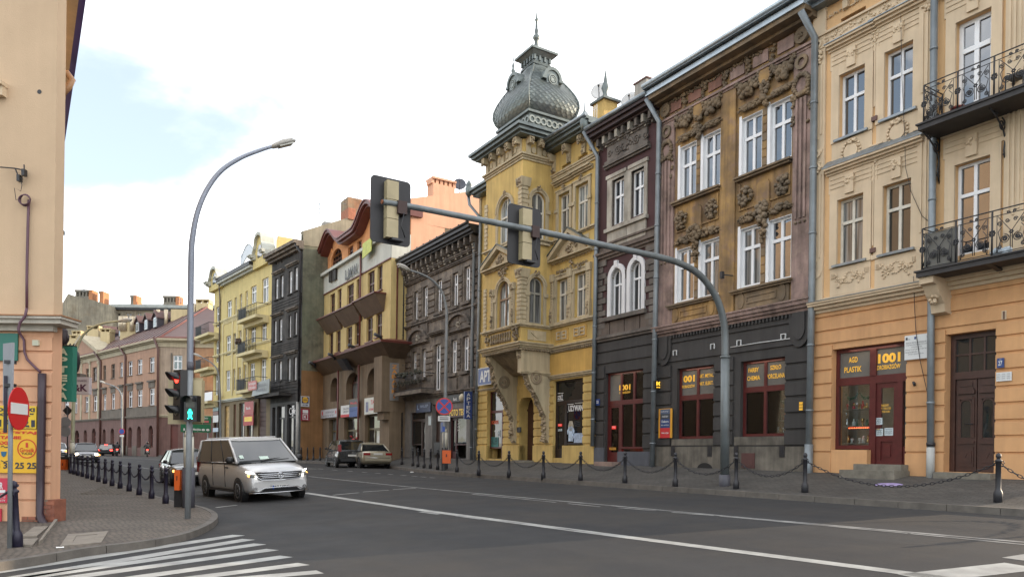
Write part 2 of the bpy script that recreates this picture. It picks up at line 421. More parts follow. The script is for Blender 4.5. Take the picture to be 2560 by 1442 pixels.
acc=0.0;cur=[kl[0]];segs=[]
for a,b in zip(kl,kl[1:]):
 L_=(b-a).length;m_=max(1,int(L_/0.2))
 for k in range(1,m_+1):
  q=a+(b-a)*k/m_;acc+=L_/m_;cur.append(q)
  if acc>0.85:segs.append(cur);cur=[q];acc=0
for sg in segs:
 if sg[-1].y>60:continue
 mb=MB();P=[sg[0],sg[len(sg)//2],sg[-1]];rr=[]
 for i,p in enumerate(P):
  d=(P[min(i+1,2)]-P[max(i-1,0)]).normalized();nrm=Vector((-d.y,d.x));q=p+d*(0.006 if i==0 else(-0.006 if i==2 else 0));z=zpl(p.x,p.y)
  o=q+nrm*0.15
  rr.append([(q.x,q.y,z-0.3),(o.x,o.y,z-0.3),(o.x,o.y,z+0.007),(q.x+nrm.x*0.015,q.y+nrm.y*0.015,z+0.005)])
 mb.tube_rings(rr,sm=False);mb.build('kerb_stone',M_KERB,pav_l)
def inside(p,poly):
 c=False;j=len(poly)-1
 for i in range(len(poly)):
  a,b=poly[i],poly[j]
  if(a.y>p.y)!=(b.y>p.y)and p.x<(b.x-a.x)*(p.y-a.y)/(b.y-a.y)+a.x:c=not c
  j=i
 return c
near=[on_left(*p)for p in[(10,1350),(60,1352),(70,1320),(140,1308),(150,1250),(260,1215),(405,1262),(480,1268),(530,1278),(535,1292),(515,1308),(455,1331),(344,1350),(219,1363),(94,1386),(0,1398)]]
near=[Vector((p.x,p.y))for p in near]
MHP=[on_left(*p)for p in[(150,1366),(253,1357),(271,1328),(170,1336)]];MH=[Vector((p.x,p.y))for p in MHP]
cen=Vector((on_left(330,1200).x,on_left(330,1200).y))
cand=[];rr_=0.4
while rr_<9:
 na=int(2*math.pi*rr_/0.125)
 for k in range(na):
  a=2*math.pi*(k+0.5*(int(rr_*100)%2))/na
  p=cen+Vector((math.cos(a),math.sin(a)))*rr_
  if inside(p,near)and not inside(p,MH):cand.append((p.length,p,a,rr_))
 rr_+=0.112
cand.sort(key=lambda c:c[0])
def sett_shape(mb,p,a,hw,hl,dz):
 z=zpl(p.x,p.y);ca,sa=math.cos(a),math.sin(a)
 def q(x,y,zz):return(p.x+x*ca-y*sa,p.y+x*sa+y*ca,zz)
 b=0.012
 mb.hexa([q(-hw,-hl,z-.02),q(hw,-hl,z-.02),q(hw,hl,z-.02),q(-hw,hl,z-.02),q(-hw+b,-hl+b,z+dz),q(hw-b,-hl+b,z+dz),q(hw-b,hl-b,z+dz),q(-hw+b,hl-b,z+dz)])
rest=MB()
for i,(dist,p,a,r_)in enumerate(cand):
 hw,hl,dz=random.uniform(.045,.052),random.uniform(.049,.058),random.uniform(.004,.012)
 if i<280:
  mb=MB();sett_shape(mb,p,a,hw,hl,dz);mb.build('paving_sett',random.choice(M_SETT),pav_l,origin=(p.x,p.y,zpl(p.x,p.y)))
 else:
  rest.cur=random.randrange(3);sett_shape(rest,p,a,hw,hl,dz)
tag(rest.build('paving_setts',M_SETT,pav_l,fix=False),kind='stuff')
M_CONC=mat('concrete',(0.19,0.165,0.135),0.85,var=0.2,scale=5,bump=0.4,bscale=40)
mh=thing('manhole_cover','rectangular concrete manhole cover with a raised frame set in brown setts','manhole cover',(MHP[0]+MHP[2])/2)
def quad_slab(mb,P,h0,h1,sc=1.0):
 c=sum(P,Vector((0,0,0)))/4;Q=[c+(p-c)*sc for p in P]
 mb.hexa([p+Vector((0,0,h0))for p in Q]+[p+Vector((0,0,h1))for p in Q])
def lerp2(P,u,v):return(P[0]*(1-u)+P[1]*u)*(1-v)+(P[3]*(1-u)+P[2]*u)*v
mb=MB()
for(a,b,c,d)in((0,1,0,.26),(0,1,.78,1),(0,.24,.26,.78),(.76,1,.26,.78)):
 quad_slab(mb,[lerp2(MHP,a,c),lerp2(MHP,b,c),lerp2(MHP,b,d),lerp2(MHP,a,d)],-.02,.014)
mb.build('frame',M_CONC,mh)
mb=MB();quad_slab(mb,[lerp2(MHP,a,b)for a,b in((.25,.28),(.75,.28),(.75,.76),(.25,.76))],-.02,.008);mb.build('lid',M_CONC,mh)
for nm,lab,px in(('gully_slab','worn concrete slab at the foot of the corner house downpipe',[(52,1345),(92,1343),(122,1318),(85,1320)]),('gully_stone','pale rounded concrete stone in front of the gully slab',[(47,1365),(80,1367),(96,1350),(52,1351)]),('gully_edging','narrow concrete edging strip leading from the downpipe to the setts',[(96,1362),(104,1358),(144,1304),(137,1303)])):
 P=[on_left(*p)for p in px];mb=MB();quad_slab(mb,P,-.03,.035 if nm!='gully_edging'else.06);o=mb.build(nm,M_CONC,origin=(P[0]+P[2])/2);tag(o,lab,'paving slab')
# painted markings
def stripe(a,b,w,m=None,name='road_marking',z=0.004,n=1):
 a,b=Vector((a.x,a.y)),Vector((b.x,b.y));d=(b-a).normalized();q=Vector((-d.y,d.x))*w/2
 mb=MB();k=max(1,int((b-a).length/2.5));vs=[]
 for i in range(k+1):
  p=a+(b-a)*i/k
  for sg in(1,-1):c=p+q*sg;vs.append((c.x,c.y,zroad(c.x,c.y)+z))
 mb.add(vs,[(2*i,2*i+1,2*i+3,2*i+2)for i in range(k)])
 o=mb.build(name,m or M_PAINT);tag(o,kind='structure');return o
G=on_road
def G2(x,y):p=G(x,y);return Vector((p.x,p.y))
zl=[((0,1427.5),(597,1337)),((0,1450),(622,1347.5)),((87,1441),(650,1359)),((194,1441),(682,1373)),((353,1441),(716,1390)),((505,1441),(760,1409)),((655,1441),(800,1429)),((800,1455),(850,1449))]
ze=[(G2(*a),G2(*b))for a,b in zl]
for a,b in ze:
 d=(b-a).normalized();stripe(b-d*7.5,b,0.29,M_PAINT,'zebra_stripe')
stripe(G2(760,1231),G2(1075,1277.5),0.24,M_PAINT,'lane_line');stripe(G2(1075,1277.5),G2(2420,1452),0.24,M_PAINT,'lane_line')
for a,b in(((1050,1279),(1098,1285)),((1142,1289),(1205,1297.5)),((1253,1301),(1330,1311)),((1385,1318),(1480,1331))):stripe(G2(*a),G2(*b),0.12,M_PAINT2,'lane_dash',z=0.0045)
stripe(G2(770,1190),G2(1240,1237),0.12,M_PAINT2,'lane_line');stripe(G2(1240,1237),G2(2700,1367),0.12,M_PAINT2,'lane_line')
for a,b in(((1180,1234.5),(1390,1255)),((1420,1258),(1500,1266)),((1545,1268.5),(1640,1276)),((1680,1280),(1785,1288)),((1800,1289.5),(2270,1332.5)),((2275,1333),(2700,1374))):stripe(G2(*a),G2(*b),0.09,M_PAINT2,'lane_dash')
for a,b in(((832,1237),(897,1231)),((907,1229),(972,1224.5)),((982,1223),(1040,1219.5)),((540,1268),(592,1262))):stripe(G2(*a),G2(*b),0.12,M_PAINT,'stop_line_dash')
for a,b in(((2287,1444),(2560,1414)),((2555,1400),(2640,1386))):stripe(G2(*a),G2(*b),0.5,M_PAINT,'zebra_stripe')
x=792.0
for x0 in(795,830,868,905,938,970,1003,1030,1052,1074):
 y0=1171+(x0-795)*0.0785;stripe(G2(x0,y0),G2(x0+13,y0+1.0),0.12,M_PAINT2,'parking_dash')
for a,b in(((300,1162),(322,1165)),((342,1153),(362,1153.5)),((352,1168),(372,1171)),((386,1170),(420,1174)),((250,1141),(430,1151)),((560,1155),(790,1172))):stripe(G2(*a),G2(*b),0.12,M_PAINT2,'lane_dash')
p=on_left(150,1370);mb=MB();mb.hexa([(p.x+a,p.y+b,p.z+c)for a,b,c in[(-.05,-.02,.012),(.05,-.02,.012),(.05,.02,.012),(-.05,.02,.012),(-.05,-.02,.02),(.05,-.01,.03),(.04,.02,.02),(-.05,.02,.026)]])
tag(mb.build('paper_scrap',mat('white_paper',(.75,.75,.72),.7,var=0.05)),'scrap of white paper lying on the left pavement setts','litter')
p=on_right(2222,1211);mb=MB();mb.add([(p.x+math.cos(a)*.22*(1+.2*math.sin(3*a)),p.y+math.sin(a)*.34,zpr(p.x+math.cos(a)*.22,p.y)+.006)for a in[i*math.pi/7 for i in range(14)]],[tuple(range(14))])
tag(mb.build('spilled_paint',mat('lilac_paint',(.30,.24,.44),.7,var=0.3,scale=12)),'lilac paint spill on the pavement under the sagging chain by the orange house','paint spill')
for xy,lab in(((1030,1181),'crumpled white paper in the gutter near the orange litter bin'),):
 p=on_road(*xy);mb=MB();mb.blob((p.x,p.y,p.z+.03),(.12,.07,.03));tag(mb.build('crumpled_paper',mat('white_paper',(.75,.75,.72))),lab,'litter')
# building kit
def plan(x,off=0.0,y=1160):
 r=ray(x,y);lo,hi=3.0,300.0
 for _ in range(60):
  m=(lo+hi)/2
  if r.x*m<t_fac(r.y*m)+off:lo=m
  else:hi=m
 return(r.x*hi,r.y*hi)
def plan_t(x,t,y=1160):p=at_t(x,y,t);return(p.x,p.y)
M_WHITE=mat('white_window_paint',(0.74,0.75,0.76),0.45,var=0.05)
M_CREAMW=mat('old_cream_window_paint',(0.58,0.55,0.47),0.6,var=0.15,scale=4)
M_ZINC=mat('zinc_sheet',(0.23,0.26,0.28),0.42,metal=0.6,var=0.25,scale=1.5,streak=0.2)
M_PIPE=mat('grey_pipe',(0.20,0.225,0.24),0.45,metal=0.35,var=0.22,scale=2.0,streak=0.15)
M_BROWNMETAL=mat('brown_metal',(0.10,0.045,0.035),0.5,var=0.15)
M_BLACK=mat('black_iron',(0.018,0.018,0.021),0.45,var=0.25,scale=8)
M_DARK=mat('dark_interior',(0.015,0.014,0.013),0.9,var=0)
M_BRICK=mat('roof_brick',(0.30,0.12,0.07),0.85,var=0.3,scale=6)
M_TILE=mat('red_roof',(0.16,0.055,0.045),0.7,var=0.25,scale=1.5)
def glassmat(name,col,rough=0.03,ior=2.0,curtain=0.0):
 if name in MATS:return MATS[name]
 m=mat(name,col,rough,var=0,ior=ior)
 nt=m.node_tree;N=nt.nodes;L=nt.links;p=N['Principled BSDF']
 g=N.new('ShaderNodeNewGeometry')
 n=N.new('ShaderNodeTexNoise');n.inputs['Scale'].default_value=1.1;n.inputs['Detail'].default_value=2;L.new(g.outputs['Position'],n.inputs['Vector'])
 b=N.new('ShaderNodeBump');b.inputs['Strength'].default_value=0.12;b.inputs['Distance'].default_value=0.05;L.new(n.outputs['Fac'],b.inputs['Height']);L.new(b.outputs[0],p.inputs['Normal'])
 if curtain:
  w=N.new('ShaderNodeTexNoise');mp=N.new('ShaderNodeMapping');mp.inputs['Scale'].default_value=(9,9,0.35)
  L.new(g.outputs['Position'],mp.inputs['Vector']);L.new(mp.outputs[0],w.inputs['Vector']);w.inputs['Scale'].default_value=1.3;w.inputs['Detail'].default_value=3
  r=N.new('ShaderNodeValToRGB');r.color_ramp.elements[0].position=0.40;r.color_ramp.elements[0].color=(*[c*0.25 for c in col],1)
  r.color_ramp.elements[1].position=0.62;r.color_ramp.elements[1].color=(*col,1);L.new(w.outputs['Fac'],r.inputs['Fac']);L.new(r.outputs[0],p.inputs['Base Color'])
 return m
G_BLUE=glassmat('window_glass',(0.012,0.018,0.026),ior=2.5)
G_DARK=glassmat('dim_window_glass',(0.020,0.022,0.022),ior=1.75)
G_CURT=glassmat('curtained_glass',(0.20,0.21,0.21),ior=1.7,curtain=1)
G_PALE=glassmat('pale_curtained_glass',(0.38,0.42,0.42),ior=1.8,curtain=1)
def subtract(a,b,ops):
 segs=[(a,b)]
 for o0,o1 in ops:
  n=[]
  for s0,s1 in segs:
   if o1<=s0 or o0>=s1:n.append((s0,s1));continue
   if o0>s0:n.append((s0,o0))
   if o1<s1:n.append((o1,s1))
  segs=n
 return[s for s in segs if s[1]-s[0]>0.03]
class Bld:
 def __init__(s,name,label,f,cat='building',base=None):
  s.f=f;p=f.W(f.L/2,0);s.z0=base if base is not None else min(zpr(p.x,p.y),1.6)
  s.root=thing(name,label,cat,(p.x,p.y,s.z0));s.ops={}
 def part(s,name,mb,m,parent=None,stuff=False):
  o=mb.build(name,m,parent or s.root)
  if stuff:o['kind']='stuff'
  return o
 def wall(s,name,m,f,u0,u1,v0,v1,key,rv=0.24,d=0.0):
  ops=[(max(a,u0),min(b,u1),max(c,v0),min(e,v1))for a,b,c,e in s.ops.get(key,[])if b>u0 and a<u1 and e>v0 and c<v1]
  us=sorted({round(q,4)for q in[u0,u1]+[k for o in ops for k in o[:2]]});vs=sorted({round(q,4)for q in[v0,v1]+[k for o in ops for k in o[2:]]})
  mb=MB()
  for a,b in zip(us,us[1:]):
   for c,e in zip(vs,vs[1:]):
    mu,mv=(a+b)/2,(c+e)/2
    if any(o[0]<mu<o[1]and o[2]<mv<o[3]for o in ops):continue
    mb.add([f.W(a,c,d),f.W(b,c,d),f.W(b,e,d),f.W(a,e,d)],[(0,1,2,3)])
  for a,b,c,e in ops:
   q=[(a,c),(b,c),(b,e),(a,e)]
   for i in range(4):
    p0,p1=q[i],q[(i+1)%4]
    if i==0 and c<=v0+.001:continue
    mb.add([f.W(*p0,d),f.W(*p1,d),f.W(*p1,d-rv-.12),f.W(*p0,d-rv-.12)],[(0,1,2,3)])
  return mb.build(name,m,s.root,fix=False)
 def win(s,f,xl,xr,yt,yb,key,rv=0.20,fr=None,fw=0.07,cols=2,trans=0.62,glass=None,arch=False,sill=None,rows=None,d=0.0,name='window',panes=True,uvr=None,spandrel=None,rise=None,label=None):
  fr=fr or M_WHITE;glass=glass or G_BLUE
  if uvr:u0,u1,v0,v1=uvr
  else:
   xm=(xl+xr)/2;ym=(yt+yb)/2
   u0,u1=f.u(xl,ym,d),f.u(xr,ym,d);v0,v1=f.v(xm,yb,d),f.v(xm,yt,d)
  s.ops.setdefault(key,[]).append((u0,u1,v0,v1))
  D=d-rv;W_=u1-u0;H_=v1-v0
  mb=MB();cells=[]
  if arch:
   rs=rise if rise else W_/2
   vs_=v1-rs;cu=(u0+u1)/2;sv=rs/(W_/2)
   sp=MB()
   for sg in(-1,1):
    pts=[(cu+sg*W_/2,v1)]+[(cu+sg*W_/2*math.cos(R(a)),vs_+rs*math.sin(R(a)))for a in range(0,91,15)]
    f.poly(sp,pts if sg<0 else pts[::-1],d-rv-.1,d+.001)
   s.part('arch_spandrel',sp,spandrel or M_WHITE)
   f.ring(mb,cu,vs_,W_/2-fw,W_/2,D-.06,D,n=12,sv=sv)
  else:
   vs_=v1;f.box(mb,u0,u1,v1-fw,v1,D-.06,D)
  f.box(mb,u0,u0+fw,v0,vs_-(0 if arch else fw),D-.06,D);f.box(mb,u1-fw,u1,v0,vs_-(0 if arch else fw),D-.06,D);f.box(mb,u0+fw,u1-fw,v0,v0+fw,D-.06,D)
  tr=[v0+H_*t for t in(rows if rows is not None else([trans]if trans else[]))]
  for t in tr:f.box(mb,u0+fw,u1-fw,t-fw*.6,t+fw*.6,D-.06,D+.015)
  lv=[v0+fw]+tr+[v1-fw]
  for i in range(1,cols):
   cu_=u0+W_*i/cols;f.box(mb,cu_-fw*.55,cu_+fw*.55,v0+fw,(v1-fw*.5),D-.058,D+.006)
  w=s.part(name,mb,fr)
  if label:w['label']=label
  for a,b in zip(lv,lv[1:]):
   for i in range(cols):
    c0,c1=u0+fw*.5+(W_-fw)*i/cols,u0+fw*.5+(W_-fw)*(i+1)/cols
    if arch and b>vs_:
     pm=MB();n=8;top=[]
     for k in range(n+1):
      uu=c0+(c1-c0)*k/n;rr_=W_/2-fw*.4;hh=math.sqrt(max(0,rr_*rr_-(uu-cu)**2));top.append((uu,max(a+.01,vs_+hh*sv)))
     f.poly(pm,[(c0,a),(c1,a)]+top[::-1],D-.05,D-.04)
    else:
     pm=MB();f.box(pm,c0,c1,a-fw*.1,b+fw*.1,D-.05,D-.04)
    if panes:s.part('pane',pm,glass,w)
  if sill:
   sm=MB();f.box(sm,u0-.12,u1+.12,v0-.07,v0-.005,d-rv+.02,d+.12);s.part('sill',sm,sill)
  return u0,u1,v0,v1
 def courses(s,f,u0,u1,vs,m,ops,d=0.04,gap=0.035,name='rusticated_course',base=0.0,ends=0.0):
  for a,b in zip(vs,vs[1:]):
   mid=(a+b)/2
   for s0,s1 in subtract(u0,u1,[(o[0],o[1])for o in ops if o[2]<mid<o[3]]):
    mb=MB();a_,b_=a+gap/2,b-gap/2;c=0.018
    mb.hexa([f.W(s0+.002,a_,base-.02),f.W(s1-.002,a_,base-.02),f.W(s1-.002,a_+c,base+d),f.W(s0+.002,a_+c,base+d),f.W(s0+.002,b_,base-.02),f.W(s1-.002,b_,base-.02),f.W(s1-.002,b_-c,base+d),f.W(s0+.002,b_-c,base+d)])
    s.part(name,mb,m)
 def body(s,f,u0,u1,zt,depth=11.0,m=None,back=1.4,name='rear_wall',roof=None,rise=2.0):
  mb=MB();f.box(mb,u0+.01,u1-.01,s.z0-1.0,zt-.02,-depth,-back);s.part(name,mb,m or M_DARK)
  if roof:
   r=MB();dd=-depth/2
   r.add([f.W(u0,zt-.02,-.05),f.W(u1,zt-.02,-.05),f.W(u1,zt+rise,dd),f.W(u0,zt+rise,dd),f.W(u0,zt,-depth),f.W(u1,zt,-depth)],[(0,1,2,3),(3,2,5,4),(0,3,4),(1,5,2)])
   s.part('roof',r,roof)
 def ends(s,f,u0,u1,v0,v1,m,depth=1.45,name='side_wall'):
  mb=MB()
  f.box(mb,u0,u0+.01,v0,v1,-depth,-.002);f.box(mb,u1-.01,u1,v0,v1,-depth,-.002);s.part(name,mb,m)
def pipe(b,f,pts,r=0.07,m=None,name='downpipe',rings=True):
 mb=MB();P=[f.W(*p)for p in pts];mb.tube(P,r,10)
 for a,c in zip(P,P[1:]):
  L_=(c-a).length
  if rings and L_>2:
   for k in range(1,int(L_/1.9)+1):
    q=a+(c-a)*(k*1.9/L_)if k*1.9<L_ else c;mb.tube([q-Vector((0,0,.03)),q+Vector((0,0,.03))],r*1.14,10)
 return b.part(name,mb,m or M_PIPE)
def swag(mb,f,ua,ub,v,sag,r,d,n=14,jit=.6):
 for i in range(n+1):
  t=i/n;u=ua+(ub-ua)*t;vv=v-sag*4*t*(1-t);rr_=r*(.55+.75*math.sin(math.pi*t))
  for k in range(3):f.blob(mb,u+random.uniform(-1,1)*rr_*jit,vv+random.uniform(-1,1)*rr_*jit,d+random.uniform(0,rr_*.5),rr_*random.uniform(.45,.7))
def cluster(mb,f,u,v,ru,rv_,d,n=24,r=.05):
 for _ in range(n):
  a=random.uniform(0,2*math.pi);q=math.sqrt(random.random())
  f.blob(mb,u+ru*q*math.cos(a),v+rv_*q*math.sin(a),d+random.uniform(0,r*.6),r*random.uniform(.55,1.1))
def wreath(mb,f,u,v,r,d,n=16,s=.05):
 for i in range(n):
  a=2*math.pi*i/n
  for _ in range(2):f.blob(mb,u+(r+random.uniform(-.3,.3)*s)*math.cos(a),v+(r+random.uniform(-.3,.3)*s)*1.15*math.sin(a),d,s*random.uniform(.6,1.0))
def scroll(mb,P,c,r0,turns,W_,rad=.012,seg=5,flip=1,n=26,a0=0.0):
 pts=[]
 for i in range(n+1):
  t=i/n;a=a0+flip*turns*2*math.pi*t;r=r0*(1-t*.85)
  pts.append(W_(c[0]+r*math.cos(a),c[1]+r*math.sin(a)))
 mb.tube(pts,rad,seg)
# orange house, number 27 (right edge)
M_PEACH=stucco('peach_stucco',(0.60,0.335,0.155),var=0.10,streak=0.10,c2amt=0.35,col2=(0.50,0.27,0.13),c2scale=0.5)
M_PEACHU=stucco('light_peach_stucco',(0.66,0.42,0.21),var=0.08,streak=0.08)
M_CREAM=stucco('cream_stucco',(0.60,0.475,0.325),var=0.08,streak=0.10,c2amt=0.25,col2=(0.52,0.39,0.26),c2scale=0.8)
M_REDWOOD=mat('dark_red_joinery',(0.085,0.014,0.013),0.38,var=0.2,scale=5)
M_OAK=mat('dark_brown_door',(0.050,0.020,0.014),0.42,var=0.3,scale=5)
f=F(plan(2031),plan(2720));b=Bld('orange_tenement','orange and cream ornate tenement with wrought iron balconies at the right edge',f);B27=b
FD=f
zb=b.z0-.6;vc=f.v(2170,738);L_=f.L
so=(f.u(2081,950),f.u(2267,950),f.v(2180,1164),f.v(2175,862))
do=(f.u(2364,950),f.u(2490,950),f.v(2430,1180),f.v(2425,829))
b.ops['g']=[so,do]
b.wall('ground_floor_wall',M_PEACH,f,0,L_,zb,vc-.05,'g',rv=.35)
gy=[1130,1095.6,1063.7,1029,995.7,961,927,894,863,830,795.6,762]
gv=[f.v(2060,y)for y in gy]
b.courses(f,.02,L_,gv,M_PEACH,[(so[0]-.0,so[1],so[2],so[3]),do],d=.045,gap=.04)
pw=f.u(2171,1100)-.02
for q in((.02,so[0],gv[0]-.02,-.01,.05),(so[1],do[0],gv[0]-.02,-.01,.05),(do[1],L_,gv[0]-.02,-.01,.05),(so[0],pw,f.v(2120,1122)-.02,-.45,.03)):
 pm=MB();f.box(pm,q[0],q[1],zb,q[2],q[3],q[4]);b.part('plinth',pm,M_PEACH)
cm=MB();f.band(cm,-.02,L_,vc-.28,[(.09,.10),(.09,.20),(.07,.30),(.05,.34)]);b.part('cornice',cm,M_CREAM)
lm=MB();f.box(lm,-.02,L_,vc+.022,vc+.04,-.02,.36);b.part('cornice_flashing',lm,M_ZINC)
def bars(mb,f,segs,d0,d1):
 for a in segs:f.box(mb,*a,d0,d1)
RV=-.17
u_m=f.u(2173.5,950);vr=f.v(2178,947);vd=so[2];vwb=f.v(2120,1120);ud1=f.u(2242,1050)
shop=MB()
bars(shop,f,[(so[0],so[0]+.10,vwb-.02,so[3]),(so[1]-.09,so[1],vd,so[3]),(so[0]+.10,so[1]-.09,so[3]-.11,so[3]),(so[0]+.10,so[1]-.09,vr-.11,vr+.11),(so[0]+.10,u_m-.09,vwb-.02,vwb+.09)],RV-.1,RV)
bars(shop,f,[(u_m-.09,u_m+.09,vr+.11,so[3]-.11),(u_m-.09,u_m+.09,vd,vr-.11),(ud1-.08,ud1+.06,vd,vr-.11)],RV-.11,RV+.02)
bars(shop,f,[(ud1+.06,so[1]-.09,vd,vwb+.05)],RV-.08,RV-.02)
sf=b.part('shop_front',shop,M_REDWOOD)
dm=MB();ua,ub=u_m+.09,ud1-.08;vt_=vr-.11;vk=f.v(2210,1095)
bars(dm,f,[(ua,ua+.13,vd,vt_),(ub-.13,ub,vd,vt_),(ua+.13,ub-.13,vt_-.14,vt_),(ua+.13,ub-.13,vd,vd+.16),(ua+.13,ub-.13,vk-.08,vk+.08)],RV-.1,RV-.03)
f.box(dm,ua+.13,ub-.13,vd+.16,vk-.08,RV-.09,RV-.07);f.box(dm,ua+.22,ub-.22,vd+.25,vk-.17,RV-.07,RV-.05)
door=b.part('shop_door',dm,M_REDWOOD)
hm=MB();hm.tube([f.W(ua+.06,vk+.25,RV+.0),f.W(ua+.06,vk+.25,RV+.06),f.W(ua+.16,vk+.25,RV+.06)],.012,6);b.part('handle',hm,mat('brass',(.5,.36,.14),.3,metal=.9,var=0),door)
GLS=clear_glass()
def pane(b,f,u0,u1,v0,v1,d,parent,m=None,name='pane'):
 mb=MB();f.box(mb,u0,u1,v0,v1,d-.008,d);return b.part(name,mb,m or GLS,parent)
M_FROST=mat('greyed_transom_glass',(.13,.125,.115),.08,var=.15,scale=1.5,ior=1.6)
pane(b,f,so[0]+.09,u_m-.08,vwb+.08,vr-.1,RV-.05,sf)
pane(b,f,so[0]+.09,u_m-.08,vr+.1,so[3]-.1,RV-.05,sf,M_FROST)
pane(b,f,u_m+.08,so[1]-.08,vr+.1,so[3]-.1,RV-.05,sf,M_FROST)
pane(b,f,ua+.12,ub-.12,vk+.07,vt_-.13,RV-.06,door)
pane(b,f,ud1+.05,so[1]-.08,vwb+.04,vr-.1,RV-.05,sf)
M_GOLD=mat('gold_sign_vinyl',(.78,.42,.045),.5,var=.05,emis=(.9,.5,.05),estr=.10)  # faint glow added to the vinyl's own colour
def lp(t,f,x0,x1,y0,y1,d,m,parent,bold=.02,**k):
 xm=(x0+x1)/2;return lettering(t,f,f.u(x0,(y0+y1)/2,d),f.u(x1,(y0+y1)/2,d),f.v(xm,y1,d),f.v(xm,y0,d),d,m,parent,bold,**k)
DL=RV-.04
lp('AGD',f,2122,2144,892,906,DL,M_GOLD,sf);lp('PLASTIK',f,2111,2154,916,930,DL,M_GOLD,sf)
lp('1001',f,2195,2251,882,906,DL,M_GOLD,sf,.05);lp('DROBIAZGÓW',f,2193,2251,908,922,DL,M_GOLD,sf)
lp('ZAPRASZAMY',f,2196,2222,1010,1016,DL,M_GOLD,door,0);lp('PON.-PT.: 9.00-17.00',f,2191,2227,1018,1023.5,DL,M_GOLD,door,0);lp('SOB.: 9.00-14.00',f,2194,2224,1026,1031,DL,M_GOLD,door,0)
M_PAPER=mat('notice_paper',(.52,.60,.62),.7,var=.05);M_INK=mat('dark_ink',(.03,.035,.05),.7,var=0)
def notice(f,x0,x1,y0,y1,d,lines,label,m=None,ink=None,cat='notice',name='paper_notice',group=None):
 xm=(x0+x1)/2;u0,u1,v0,v1=f.u(x0,(y0+y1)/2,d),f.u(x1,(y0+y1)/2,d),f.v(xm,y1,d),f.v(xm,y0,d)
 mb=MB();f.box(mb,u0,u1,v0,v1,d,d+.012);o=mb.build(name,m or M_PAPER);tag(o,label,cat,group)
 n=len(lines)
 for i,t in enumerate(lines):
  h=(v1-v0)*.8/n;lettering(t,f,u0+(u1-u0)*.1,u1-(u1-u0)*.1,v1-(v1-v0)*.1-h*(i+.78),v1-(v1-v0)*.1-h*i,d+.015,ink or M_INK,o,0)
 return o
notice(f,2187,2206,1044,1061,DL,['SPRZEDAZ','KART','PREZENTY'],'upper of the three pale notices on the red shop door')
notice(f,2188,2208,1071,1089,DL,['ZAPRASZAMY','NA','ZAKUPY'],'lower left of the three pale notices on the red shop door')
notice(f,2212,2233,1069,1088,DL,['PROMOCJA','SKLEP','OTWARTY'],'lower right of the three pale notices on the red shop door')
M_SHOPIN=mat('shop_interior',(.30,.26,.21),.9,var=.2,scale=2)
M_BAUB=[mat('bauble_red',(.45,.02,.025),.2,var=0),mat('bauble_silver',(.65,.65,.68),.15,metal=.8,var=0),mat('bauble_gold',(.6,.35,.12),.2,metal=.7,var=0),mat('bauble_white',(.7,.7,.68),.4,var=0),mat('bauble_green',(.03,.10,.05),.5,var=0)]
SHOP_N={'n':0}
def interior(b,f,u0,u1,v0,v1,dfront,depth,lamp=6.0):
 mb=MB();d0=dfront-depth
 f.box(mb,u0-.3,u1+.3,v0-.4,v1+.2,d0-.05,d0);f.box(mb,u0-.35,u0-.3,v0-.4,v1+.2,d0,dfront);f.box(mb,u1+.3,u1+.35,v0-.4,v1+.2,d0,dfront)
 f.box(mb,u0-.3,u1+.3,v1+.15,v1+.2,d0,dfront);f.box(mb,u0-.3,u1+.3,v0-.4,v0-.35,d0,dfront)
 b.part('shop_interior',mb,M_SHOPIN)
 lb=MB()
 n=max(2,int((u1-u0)/.55))
 for i in range(n):f.blob(lb,u0+(u1-u0)*(i+.5)/n,v1-.06,dfront-.35,.035)
 b.part('ceiling_spotlights',lb,glow('shop_lamp_glow',(1.0,.86,.66),9.0))
 ld=bpy.data.lights.new('shop_lamp','AREA');ld.energy=lamp;ld.size=(u1-u0)*.7;ld.color=(1.0,.82,.62)
 lo=bpy.data.objects.new('shop_lamp',ld);COL.objects.link(lo);lo.parent=b.root
 lo.location=f.W((u0+u1)/2,v1-.05,dfront-depth*.45)-b.root.location
